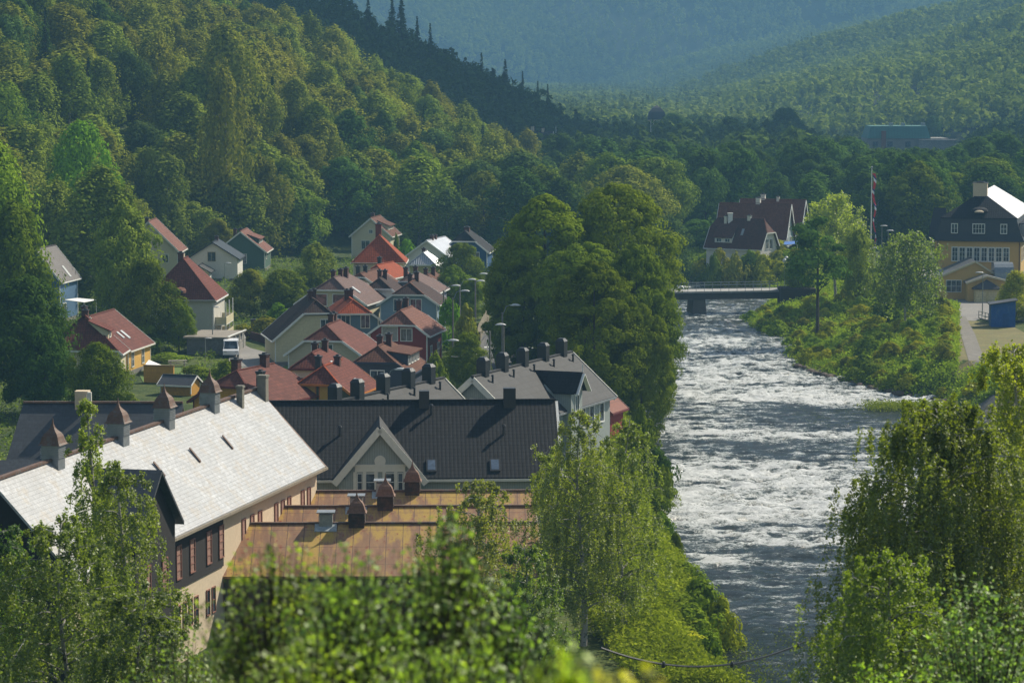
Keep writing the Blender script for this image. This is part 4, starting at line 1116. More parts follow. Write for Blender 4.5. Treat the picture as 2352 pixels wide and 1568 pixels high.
def rust_sheds():
    nt = NT('rusty_sheet_roof')
    tc = nt.n('ShaderNodeTexCoord'); ob = tc.outputs['Object']
    mp = nt.n('ShaderNodeMapping'); mp.inputs['Scale'].default_value = (1, .22, .3); nt.l(ob, mp.inputs[0])
    n1 = nt.n('ShaderNodeTexNoise', i_Scale=1.6, i_Detail=7.0, i_Roughness=.65); nt.l(mp.outputs[0], n1.inputs['Vector'])
    n2 = nt.n('ShaderNodeTexNoise', i_Scale=.30, i_Detail=5.0, i_Roughness=.6); nt.l(ob, n2.inputs['Vector'])
    c = mixc(nt, ramp(nt, n1.outputs[0], .35, .65), (.22, .115, .060), (.33, .18, .080))
    yl = math_(nt, 'ADD', n1.outputs[0], math_(nt, 'MULTIPLY', n2.outputs[0], 1.0))
    c = mixc(nt, ramp(nt, yl, .96, 1.16), c, (.41, .26, .045))
    n3 = nt.n('ShaderNodeTexNoise', i_Scale=3.5, i_Detail=6.0); nt.l(ob, n3.inputs['Vector'])
    c = mixc(nt, ramp(nt, n3.outputs[0], .58, .72), c, (.23, .05, .022))
    sx = nt.n('ShaderNodeSeparateXYZ'); nt.l(tc.outputs['UV'], sx.inputs[0])
    f = math_(nt, 'FRACT', math_(nt, 'DIVIDE', sx.outputs[0], 1.05)); ln = math_(nt, 'LESS_THAN', f, .035)
    f2 = math_(nt, 'FRACT', math_(nt, 'DIVIDE', sx.outputs[1], 1.9)); l2 = math_(nt, 'LESS_THAN', f2, .02)
    c = mixc(nt, math_(nt, 'MAXIMUM', ln, math_(nt, 'MULTIPLY', l2, .7)), c, (.08, .035, .022))
    bs = nt.n('ShaderNodeBsdfPrincipled', i_Roughness=.62)
    bp = nt.n('ShaderNodeBump', i_Strength=.5, i_Distance=.06); nt.l(math_(nt, 'ADD', ln, math_(nt, 'MULTIPLY', n3.outputs[0], .3)), bp.inputs['Height'])
    nt.l(c, bs.inputs['Base Color']); nt.l(bp.outputs[0], bs.inputs['Normal']); nt.l(bs.outputs[0], nt.out.inputs[0])
    RUST = nt.m
    zr = 6.5; k = math.tan(R(25))
    W_DK = surf('dark_gable_boards', (.13, .085, .05), .9, 'vboard', bw=.15)
    specs = [(511, 1202, 1235, 180, 'nearest of the three rust and yellow stained metal shed roofs', 5.3, ()),
             (588, 1163, 1230, 187, 'middle rust stained metal shed roof of the three', 3.4, ()),
             (662, 1128, 1223, 194, 'farthest rust stained metal shed roof, against the grey-green gable', 3.6, ())]
    roots = []
    for px, py, pr, D, lab, run, _ in specs:
        a = PD(px, py, D); b = PD(pr, py, D)
        zr = a[2]; w = b[0] - a[0]
        t = thing('workshop_shed', lab, 'shed', (a[0], D, 0), R(1.0), 'rust roofed workshop sheds side by side')
        EXCL.append((a[0] + w * .25, D, 7)); EXCL.append((a[0] + w * .75, D, 7))
        m = MB(); m.slab([[(-run * .1, -run, zr - run * k), (w, -run, zr - run * k), (w, 0, zr), (0, 0, zr)], [(0, 0, zr), (w, 0, zr), (w, 3.2, zr - 3.2 * k), (0, 3.2, zr - 3.2 * k)]], .14)
        rf = m.build('roof', RUST, t)
        m = MB(); m.beam((0, 0, zr + .03), (w, 0, zr + .03), .26, .12); m.build('ridge_cap', RUSTM, rf)
        m = MB(); pl = [(-run + .3, -1), (3.0, -1), (3.0, zr - 3.0 * k - .16), (0, zr - .16), (-run + .3, zr - (run - .3) * k - .16)]
        for x0, x1 in ((.2, w - .35),):
            n = len(pl); v = [(x0, q, z) for q, z in pl] + [(x1, q, z) for q, z in pl]
            m.solid(v, [tuple(range(n)), tuple(range(2 * n - 1, n - 1, -1))] + [(i, i + n, (i + 1) % n + n, (i + 1) % n) for i in range(n)])
        m.build('wall', W_DK, t)
        m = MB(); m.beam((w + .03, -run, zr - run * k - .1), (w + .03, 0, zr - .1), .06, .22, (1, 0, 0)); m.beam((w + .03, 3.2, zr - 3.2 * k - .1), (w + .03, 0, zr - .1), .06, .22, (1, 0, 0)); m.build('bargeboard', surf('worn_bargeboard', (.35, .30, .22), .8), t)
        roots.append((t, a, D, zr, run, k))
    def on(px, i): t, a, D, zr, run, k = roots[i]; return PD(px, 1100, D)[0] - a[0]
    DKB = surf('rust_dark_box', (.055, .035, .025), .8, col2=(.10, .05, .03))
    CAPR = surf('rusty_cap', (.20, .10, .06), .75, scale=2, var=.35)
    for px, i, s in ((819, 0, 1.0), (885, 1, 1.02), (947, 2, 1.0)):
        t, a, D, zr, run, k = roots[i]
        cupola(t, on(px, i), 0, zr - .1, .86 * s, DKB, CAPR, .95)
    for px, i in ((748, 0), (818, 1), (878, 2)):
        t, a, D, zr, run, k = roots[i]; x = on(px, i)
        m = MB(); m.box(x - .42, x + .42, -.45, .4, zr - .7, zr + .62)
        v = m.build('vent_box', GALV, t)
        m = MB(); m.box(x - .58, x + .58, -.6, .55, zr + .74, zr + .8)
        for sx in (-.38, .38):
            for sy in (-.4, .35): m.box(x + sx - .03, x + sx + .03, sy - .03, sy + .03, zr + .62, zr + .74)
        m.build('vent_lid', GALV, v)
        m = MB(); m.slab([[(x - .7, -.9, zr - .9 * k + .07), (x + .7, -.9, zr - .9 * k + .07), (x + .7, 0, zr + .07), (x - .7, 0, zr + .07)]], .05); m.build('flashing', surf('pale_flashing', (.35, .40, .42), .5), v)
rust_sheds()

def vent_stack(parent, x, y, z, s=1.0):
    m = MB(); m.box(x - .42 * s, x + .42 * s, y - .42 * s, y + .42 * s, z - .9, z + 1.15 * s)
    c = m.build('ventilation_stack', BLACKM, parent)
    m = MB(); m.tbox(x, y, z + 1.15 * s, z + 1.42 * s, .9 * s, .9 * s, .5 * s, .55 * s); m.build('stack_cap', BLACKM, c)

def pipe_vent(parent, x, y, z):
    m = MB(); m.cyl((x, y, z - .2), (x, y, z + .55), .09); m.cyl((x, y, z + .55), (x, y, z + .68), .17, .1); m.build('pipe_vent', BLACKM, parent)

def grey_green():
    # long dark front block
    D = 209
    a = PD(560, 1098, D); b = PD(1290, 1097, D); W = b[0] - a[0]; ze = a[2]
    yaw = 3.0
    t = thing('row_house', 'long grey-green block under a near-black tiled roof with one big white-trimmed gable', 'terraced house', (a[0], D - .6, 0), R(yaw))
    for q in (4, 10, 16, 21): EXCL.append((a[0] + q, D + 6, 8))
    run = 6.6; rise = 5.0; zr = ze + rise; k = rise / run
    m = MB(); m.slab([[(0, 0, ze), (W, 0, ze), (W, run, zr), (0, run, zr)], [(0, run, zr), (W, run, zr), (W, 2 * run, ze), (0, 2 * run, ze)]], .2)
    rf = m.build('roof', T_BLACK, t)
    m = MB(); m.beam((0, run, zr + .04), (W, run, zr + .04), .26, .12); m.build('ridge_cap', T_BLACK, rf)
    m = MB(); n = 5
    pl = [(.5, -1), (2 * run - .5, -1), (2 * run - .5, ze + .5 * k - .3), (run, zr - .3), (.5, ze + .5 * k - .3)]
    v = [(.4, p, q) for p, q in pl] + [(W - .5, p, q) for p, q in pl]
    m.solid(v, [tuple(range(n)), tuple(range(2 * n - 1, n - 1, -1))] + [(i, i + n, (i + 1) % n + n, (i + 1) % n) for i in range(n)])
    m.build('wall', W_GREYG, t)
    m = MB(); m.box(0, W, -.1, .04, ze - .28, ze - .1); m.build('gutter', CREAMT, t)
    m = MB(); m.beam((W + .03, 0, ze - .12), (W + .03, run, zr - .12), .08, .34, (1, 0, 0)); m.beam((W + .03, 2 * run, ze - .12), (W + .03, run, zr - .12), .08, .34, (1, 0, 0)); m.build('bargeboard', WHITE, t)
    def lx(px): return PD(px, 1000, D)[0] - a[0]
    # big gable
    x0, x1 = lx(766), lx(977); xc = lx(873); zg0 = PD(870, 1108, 207)[2]; zg = PD(876, 980, 207.5)[2]
    kk = (zg - zg0) / ((x1 - x0) / 2); yf = -1.3
    back = (zg - ze) / k
    m = MB()
    m.slab([[(x0, yf, zg0), (xc, yf, zg), (xc, back + .1, zg), (x0, .3, zg0 + .05)][::-1], [(x1, yf, zg0), (xc, yf, zg), (xc, back + .1, zg), (x1, .3, zg0 + .05)]], .18)
    m.build('gable_roof', T_GREY, t)
    m = MB(); h_ = (x1 - x0) / 2 - .35
    m.prism([(xc - h_, -1), (xc + h_, -1), (xc + h_, zg - h_ * kk - .25), (xc, zg - .25), (xc - h_, zg - h_ * kk - .25)], -.9, 1.2)
    gw = m.build('gable_wall', W_GREYG, t)
    m = MB()
    for s_ in (-1, 1): m.beam((xc + s_ * (x1 - x0) / 2, yf - .03, zg0 - .2), (xc, yf - .03, zg - .2), .08, .50)
    m.build('gable_bargeboard', CREAMT, t)
    # window group of the gable: surround and three lights
    zc = PD(872, 1100, 208)[2]
    m = MB(); u = .075
    m.box(xc - 1.85, xc + 1.85, -.98, -.9, zc + .55, zc + .95); m.box(xc - 1.95, xc + 1.95, -1.02, -.9, zc + .95, zc + 1.1); m.box(xc - 1.95, xc + 1.95, -1.04, -.9, zc - 1.05, zc - .9)
    for x_ in (-1.85, -1.15, -.3, .3, 1.15, 1.85): m.box(xc + x_ - .13, xc + x_ + .13, -.97, -.9, zc - .9, zc + .55)
    m.lathe([(.42, -.03), (.42, .03)], 16, (0, 0, 0)); n_ = 32
    k_ = len(m.v) - n_
    for i in range(k_, len(m.v)): x_, y_, z_ = m.v[i]; m.v[i] = (xc + x_, -.95 + z_, zc + 1.35 + y_)
    sr = m.build('window_surround', CREAMT, t)
    for x_, w_ in ((-.72, .6), (.72, .6), (-1.5, .3), (1.5, .3)): window(t, 'f', xc + x_, zc - .85, w_, 1.25, -.9, WHITE, 0, 1, fw=.04)
    m = MB(); m.box(xc - 2.2 - .55, xc - 2.2 - .4, -1.02, -.9, zc + .05, zc + .45); m.build('wall_lamp', BLACKM, t)
    for px, py in ((992, 1062), (1139, 1062)):
        x_ = lx(px); yy = .95; z_ = ze + yy * k
        m = MB(); m.slab([[(x_ - .38, yy - .5, z_ - .5 * k + .12), (x_ + .38, yy - .5, z_ - .5 * k + .12), (x_ + .38, yy + .5, z_ + .5 * k + .12), (x_ - .38, yy + .5, z_ + .5 * k + .12)]], .1); s_ = m.build('skylight', BLACKM, t)
        m = MB(); m.slab([[(x_ - .28, yy - .4, z_ - .4 * k + .135), (x_ + .28, yy - .4, z_ - .4 * k + .135), (x_ + .28, yy + .4, z_ + .4 * k + .135), (x_ - .28, yy + .4, z_ + .4 * k + .135)]], .05); m.build('pane', surf('sky_glass', (.12, .16, .22), .15), s_)
    for px, s_ in ((870, .0), (979, .95), (1181, 1.15)):
        if s_: 
            m = MB(); x_ = lx(px); m.box(x_ - .4 * s_, x_ + .4 * s_, run - .7, run + .1, zr - .8, zr + .85 * s_); m.build('ventilation_stack', BLACKM, t)
    for px, py in ((995, .82), (780, .55), (1163, .55)): pipe_vent(t, lx(px), run * py, ze + run * py * k + .1)
    # dark end wing to the left
    # two grey roofed rows going away
    def row(Ra, Rb, zr_, w, rise_, lab, stacks, gablefront):
        A_ = P(*Ra, zr_); B_ = P(*Rb, zr_)
        ang = math.degrees(math.atan2(B_[0] - A_[0], B_[1] - A_[1])); L = math.hypot(B_[0] - A_[0], B_[1] - A_[1])
        t = thing('row_house', lab, 'terraced house', (A_[0], A_[1], 0), -R(ang), 'grey roofed terraces by the river')
        for q in np.arange(0, L, 6): EXCL.append((A_[0] + math.sin(R(ang)) * q, A_[1] + math.cos(R(ang)) * q, 7))
        k = rise_ / w; ze_ = zr_ - rise_
        m = MB(); m.slab([[(w, 0, ze_), (w, L, ze_), (0, L, zr_), (0, 0, zr_)], [(0, 0, zr_), (0, L, zr_), (-w, L, ze_), (-w, 0, ze_)]], .2)
        rf = m.build('roof', T_GREY, t)
        m = MB(); m.beam((0, 0, zr_ + .04), (0, L, zr_ + .04), .26, .12); m.build('ridge_cap', T_GREY, rf)
        m = MB(); s_ = .4; m.prism([(w - s_, -1), (w - s_, zr_ - (w - s_) * k - .25), (0, zr_ - .25), (-w + s_, zr_ - (w - s_) * k - .25), (-w + s_, -1)][::-1], .5, L - .5)
        m.build('wall', W_GREYG, t)
        for yy in (-.03, L + .03):
            m = MB(); m.beam((w, yy, ze_ - .22), (0, yy, zr_ - .22), .08, .5); m.beam((-w, yy, ze_ - .22), (0, yy, zr_ - .22), .08, .5); m.build('bargeboard', CREAMT, t)
        m = MB(); m.beam((w + .04, 0, ze_ - .14), (w + .04, L, ze_ - .14), .14, .16); m.build('gutter', GALV, t)
        for q in stacks:
            # solve along-ridge position for a picture column
            best = min((abs(1176 + F * (A_[0] + yy * math.sin(R(ang))) / ((A_[1] + yy * math.cos(R(ang))) * CP + (CAMZ - zr_) * SP) - q), yy) for yy in np.arange(-1, L, .1))[1]
            vent_stack(t, -.1, best, zr_, 1.0)
        for yy in np.arange(2.5, L, 4.7): pipe_vent(t, .8, float(yy), zr_ - .8 * k)
        return t, A_, ang, L, k, ze_
    row((772, 922), (1019, 867), 9.4, 4.3, 3.9, 'grey slate terrace roof with black stacks in front of the village', (772, 824, 882, 941, 988), True)
    t2, A2, ang, L, k, ze_ = row((1085, 865), (1313, 807), 9.4, 4.35, 3.9, 'grey slate terrace with a cream gable end and white-trimmed dormer beside the river', (1112, 1156, 1203, 1250, 1292), True)
    m = MB(); m.box(-.45, .45, -.0, .06, 7.0, 7.75)
    for i in range(5): m.box(-.4, .4, -.04, 0, 7.05 + i * .14, 7.12 + i * .14)
    m.build('gable_vent', CREAMT, t2).location = (0, .42, -.25)
    # cross dormer
    yd = 12.2; hw = 1.6; zt = 8.8; kd = 1.05; w = 4.35
    m = MB(); xf = w + .9; xb = (9.4 - zt) / k
    m.slab([[(xf, yd - hw, zt - hw * kd), (xf, yd, zt), (xb, yd, zt), (w - 1.2, yd - hw, zt - hw * kd)], [(xf, yd, zt), (xf, yd + hw, zt - hw * kd), (w - 1.2, yd + hw, zt - hw * kd), (xb, yd, zt)]], .15)
    dd = m.build('dormer_roof', T_BLACK, t2)
    m = MB(); s_ = .25
    pl = [(yd - hw + s_, 0), (yd + hw - s_, 0), (yd + hw - s_, zt - (hw - s_) * kd - .2), (yd, zt - .2), (yd - hw + s_, zt - (hw - s_) * kd - .2)]
    n = 5; v = [(w + .35, p, q) for p, q in pl] + [(2.0, p, q) for p, q in pl]
    m.solid(v, [tuple(range(n)), tuple(range(2 * n - 1, n - 1, -1))] + [(i, i + n, (i + 1) % n + n, (i + 1) % n) for i in range(n)])
    m.build('dormer_wall', W_GREYG, t2)
    m = MB(); m.beam((xf + .03, yd - hw, zt - hw * kd - .15), (xf + .03, yd, zt - .15), .08, .4, (1, 0, 0)); m.beam((xf + .03, yd + hw, zt - hw * kd - .15), (xf + .03, yd, zt - .15), .08, .4, (1, 0, 0)); m.cyl((xf, yd, zt), (xf, yd, zt + .7), .05); m.build('dormer_bargeboard', WHITE, t2)
    window(t2, 'r', yd, 5.4, .9, 1.3, w + .35, WHITE, 1, 0)
    for yy in (15.6, 17.8, 20.3): window(t2, 'r', yy, 3.5, 1.0, 1.6, w - .4, WHITE, 0, 0, fw=.14)
    # red shed by the bank
    c = PD(1318, 943, 266)
    house('wooden_house', 'red house behind the grey terrace, only its dull red roof corner showing', (c[0], 266, 0), 7.2, 3.6, 22, c[2], 3.4, W_RED, surf('red_sheet_roof', (.24, .085, .055), .85, 'seam', bw=.5, bh=4), 0, 0, RED_TRIM, fh=.1)
grey_green()

def villa():
    YEL = surf('villa_yellow_render', (.60, .385, .130), .9, var=.08, scale=.5)
    T_BK = tiles('villa_roof_black', (.018, .020, .026), bw=.35, bh=.4); LD = surf('villa_lead', (.018, .020, .025), .45, 'tile', bw=.3, bh=.25)
    D = 443; cpt = PD(2248, 552, D); W = 13.0; L = 34.0; he = cpt[2]
    t = thing('villa', 'large yellow rendered building with a black mansard roof whose side slope is coloured glare-white', 'villa', (cpt[0], D, 0), -R(14))
    EXCL.append((cpt[0] + 3, D + 8, 12)); EXCL.append((cpt[0] + 8, D + 26, 12))
    m = MB(); m.box(-W / 2, W / 2, 0, L, -1.5, he + .1); m.build('wall', YEL, t)
    m = MB(); m.box(-W / 2 - .08, W / 2 + .08, -.08, L + .08, -1.6, .7); m.build('foundation', STONE, t)
    w2 = W / 2 + .5; mh = 3.5; ins = 1.3; rh = 3.9; wi = w2 - ins
    # mansard skirt
    m = MB()
    lo = [(-w2, -.5, he), (w2, -.5, he), (w2, L + .5, he), (-w2, L + .5, he)]; hi = [(-wi, -.5 + ins * .5, he + mh), (wi, -.5 + ins * .5, he + mh), (wi, L + .5 - ins, he + mh), (-wi, L + .5 - ins, he + mh)]
    mid = [(x * .965 + (0 if True else 0), y + (.25 if y < 1 else -.25), he + mh * .42) for (x, y, z) in lo]
    mid = [(-w2 + .55, -.1, he + mh * .35), (w2 - .55, -.1, he + mh * .35), (w2 - .55, L, he + mh * .35), (-w2 + .55, L, he + mh * .35)]
    fs = []
    for q, r_ in ((lo, mid), (mid, hi)):
        for i in range(4): j = (i + 1) % 4; fs.append([q[i], q[j], r_[j], r_[i]])
    m.slab(fs, .15); m.build('mansard', LD, t)
    y0 = hi[0][1]
    m = MB(); A_ = (-wi - .25, y0 - .25, he + mh); B_ = (wi + .25, y0 - .25, he + mh); C_ = (wi + .25, L - .5, he + mh); E_ = (-wi - .25, L - .5, he + mh)
    r0 = (0, y0 + 4.2, he + mh + rh); r1 = (0, L - 4.5, he + mh + rh)
    m.slab([[A_, B_, r0], [C_, E_, r1], [E_, A_, r0, r1]], .15); m.build('roof', T_BK, t)
    m = MB(); m.slab([[B_, C_, r1, r0]], .13); m.build('side_roof', surf('painted_glare_roof', (.60, .60, .60), .35, 'seam', bw=.6, bh=1.2, metal=.25, var=.2), t)  # sun glare on this slope put into a pale base colour
    # left lower wing
    m = MB(); zz = he + mh + 1.2
    m.slab([[(-w2 - 1.2, 3.5, he + .4), (-wi, 3.5, he + .4), (-wi, 6.2, zz), (-w2 - .6, 6.2, zz)], [(-w2 - .6, 6.2, zz), (-wi, 6.2, zz), (-wi, 10, he + 1), (-w2 - 1.2, 10, he + 1)]], .15); m.build('wing_roof', LD, t)
    m = MB(); m.box(-W / 2 - .7, -W / 2 + .2, 4.0, 9.6, -1, he + .6); m.build('wing_wall', YEL, t)
    chimney(t, -.2, y0 + 4.0, he + mh + rh - 1.4, he + mh + rh + 1.4, 2.2, 1.2, PL_BUFF)
    # eyebrow dormer and dormer windows
    m = MB(); m.lathe([(1.1, 0), (1.0, .35), (.6, .6), (.0, .7)], 14, (0, y0 + 1.0, he + mh + .95), 1.2, 1.2); m.build('eyebrow_dormer', T_BK, t)
    m = MB(); m.lathe([(.75, 0), (.7, .18), (.4, .34), (.0, .4)], 14, (0, y0 + .0, he + mh + .85), 1, .9); m.build('dormer_pane', PL_BUFF, t)
    for x_, w_, mu in ((-3.75, .85, 1), (0, 1.75, 3), (3.85, .85, 1)):
        m = MB(); m.box(x_ - w_ / 2 - .2, x_ + w_ / 2 + .2, -.3, 1.5, he + .9, he + 2.75); dm = m.build('dormer', LD, t)
        window(t, 'f', x_, he + 1.15, w_, 1.35, -.3, WHITE, mu, 1, name='dormer_window', fw=.1)
    # window band
    for i in range(8):
        x_ = -3.9 + i * 1.13 + .25
        window(t, 'f', x_, he - 3.2, .78, 2.0, 0, WHITE, 1, 2, fw=.15)
    for yy in np.arange(2, 30, 3.0):
        window(t, 'r', float(yy), he - 3.2, 1.0, 2.0, W / 2, WHITE, 1, 1); window(t, 'r', float(yy), 1.4, 1.0, 1.7, W / 2, WHITE, 1, 1)
        m = MB(); m.box(w2 - .9, w2 - .1, float(yy) - .6, float(yy) + .6, he + .9, he + 2.7); m.build('dormer', LD, t)
    m = MB(); m.box(w2 - .8, w2 + .0, 1.2, 31, he + .8, he + 2.5); m.build('dormer_band', surf('dormer_band', (.35, .35, .35), .6, 'vboard', bw=.5), t)
    for sx in (-1, 1):
        m = MB(); m.cyl((sx * (W / 2 - .2), -.1, 0), (sx * (W / 2 - .2), -.1, he), .06); m.build('downpipe', RUSTM, t)
    m = MB(); m.box(-w2 - .06, w2 + .06, -.66, -.5, he - .12, he + .04); m.box(w2, w2 + .12, -.5, L, he - .12, he + .04); m.build('gutter', BLACKM, t)
    # low annexe
    D2 = 432; a = PD(2160, 660, D2); b_ = PD(2318, 660, D2)
    ta = thing('annexe', 'low yellow annexe with shallow gables and curved metal hood before the villa', 'annexe', (a[0], D2, 0), -R(3))
    wd = b_[0] - a[0]
    def gable(x0, x1, y0_, y1_, ze_, za, xa, nm, rm):
        m = MB(); m.slab([[(x0 - .3, y0_ - .4, ze_), (xa, y0_ - .4, za), (xa, y1_, za), (x0 - .3, y1_, ze_)][::-1], [(x1 + .3, y0_ - .4, ze_ + .1), (xa, y0_ - .4, za), (xa, y1_, za), (x1 + .3, y1_, ze_ + .1)]], .14)
        rf = m.build('roof', rm, ta)
        m = MB(); m.prism([(x0, -1), (x1, -1), (x1, ze_ - .1), (xa, za - .2), (x0, ze_ - .1)], y0_, y1_ - .1); m.build('wall', YEL, ta)
        m = MB(); m.beam((x0 - .3, y0_ - .43, ze_ - .1), (xa, y0_ - .43, za - .1), .06, .26); m.beam((x1 + .3, y0_ - .43, ze_), (xa, y0_ - .43, za - .1), .06, .26); m.build('fascia', PL_CREAM, rf)
    gable(0, 8.6, 0, 9, 3.5, 5.9, 5.2, 'a', surf('annexe_roof', (.10, .105, .11), .5, 'seam', bw=.6, bh=4))
    gable(3.7, 10.4, -4.0, 0, 2.9, 4.0, 6.6, 'b', surf('annexe_roof_light', (.17, .18, .19), .45, 'seam', bw=.6, bh=4))
    window(ta, 'f', 2.0, 1.2, 2.2, 1.7, 0, WHITE, 2, 1)
    # curved hood
    m = MB(); n = 8; v = []; f = []
    for i in range(n + 1):
        g_ = math.pi * .5 * i / n; v += [(8.2, -1.2 - .0 + 2.6 * math.sin(g_) * .8, 3.3 + 2.6 * (1 - math.cos(g_)) * 0 + 2.5 * math.sin(g_)), (10.8, -1.2 + 2.6 * math.sin(g_) * .8, 3.3 + 2.5 * math.sin(g_))]
    pr = [( -1.6, 3.3), (-1.5, 4.2), (-1.1, 5.0), (-.4, 5.5), (.5, 5.7), (3.0, 5.5), (3.0, 3.3)]
    k = len(pr); v = [(8.0, y, z) for y, z in pr] + [(10.9, y, z) for y, z in pr]
    m.solid(v, [tuple(range(k)), tuple(range(2 * k - 1, k - 1, -1))] + [(i, i + k, (i + 1) % k + k, (i + 1) % k) for i in range(k)]); m.build('curved_hood', surf('zinc_hood', (.25, .28, .30), .35, metal=.5), ta)
    m = MB(); m.box(7.8, 11.0, -1.4, 6, -1, 3.4); m.build('side_wall', YEL, ta)
    m = MB(); m.box(4.6, 8.4, -5.3, -4, -1, 2.1); po = m.build('porch', surf('porch_cream', (.62, .52, .27), .8), ta)
    m = MB(); m.slab([[(4.3, -5.7, 2.1), (8.7, -5.7, 2.1), (6.5, -4.3, 3.4)], [(8.7, -5.7, 2.1), (8.7, -3.9, 2.1), (6.5, -4.3, 3.4)], [(4.3, -3.9, 2.1), (4.3, -5.7, 2.1), (6.5, -4.3, 3.4)]], .12); m.build('porch_roof', DARKM, po)
    m = MB()
    for x_ in (5.55, 7.45): m.box(x_ - .75, x_ + .75, -5.36, -5.3, 0, 1.85)
    m.build('garage_door', surf('door_cream', (.66, .56, .32), .7, 'hboard', bw=.4), ta)
    # boulder, shed, railing
    c = P(2247, 685, 0); m = MB(); m.lathe([(.95, -.2), (1.05, .15), (.8, .6), (.4, .85), (0, .95)], 9, (0, 0, 0), 1.1, .8)
    o = m.build('boulder', surf('boulder_rock', (.16, .13, .12), .95, scale=4, var=.4), smooth=True, loc=c); tag(o, 'round grey boulder on the lawn strip before the annexe', 'rock')
    c = P(2304, 752, 0); ts = thing('utility_shed', 'bright blue shed with a slanting dark roof and peeling patches beside the path', 'shed', (c[0], c[1], H(c[0], c[1]) - .1), R(-4))
    EXCL.append((c[0], c[1] + 1, 4))
    m = MB(); pl = [(-1.65, -.5), (1.65, -.5), (1.65, 3.75), (-1.65, 3.25)]; m.prism(pl, 0, 3.0); m.build('wall', surf('shed_blue', (.012, .10, .36), .7, 'vboard', bw=.2, col2=(.05, .12, .30), var=.2), ts)
    m = MB(); m.slab([[(-1.9, -.3, 3.28), (1.95, -.3, 3.88), (1.95, 3.3, 3.88), (-1.9, 3.3, 3.28)]], .14); m.build('roof', DARKM, ts)
    m = MB(); m.box(-.1, .75, -.03, 0, .1, 2.0); m.build('door', surf('shed_blue_door', (.010, .085, .30), .7, 'vboard', bw=.2), ts)
    def railing(label, p0, p1, z0_):
        d = math.hypot(p1[0] - p0[0], p1[1] - p0[1]); tr = thing('railing', label, 'railing', (p0[0], p0[1], z0_), math.atan2(p1[1] - p0[1], p1[0] - p0[0]))
        n = max(2, int(d / 1.2)); m = MB()
        for i in range(n + 1): m.box(d * i / n - .04, d * i / n + .04, -.04, .04, -.3, 1.0)
        m.build('posts', GALV, tr); m = MB()
        for z in (.45, .95): m.box(0, d, -.03, .03, z, z + .08)
        m.build('rails', GALV, tr); m = MB(); m.box(0, d, .0, 1.4, -.05, .08); m.build('walkway', surf('walkway_planks', (.28, .26, .24), .8, 'vboard', bw=.2), tr)
    railing('grey railing and walkway left of the blue shed', P(2248, 732, 0), P(2285, 742, 0), .1)
    railing('grey railing and walkway right of the blue shed', P(2326, 738, 0), P(2375, 740, 0), .1)
villa()

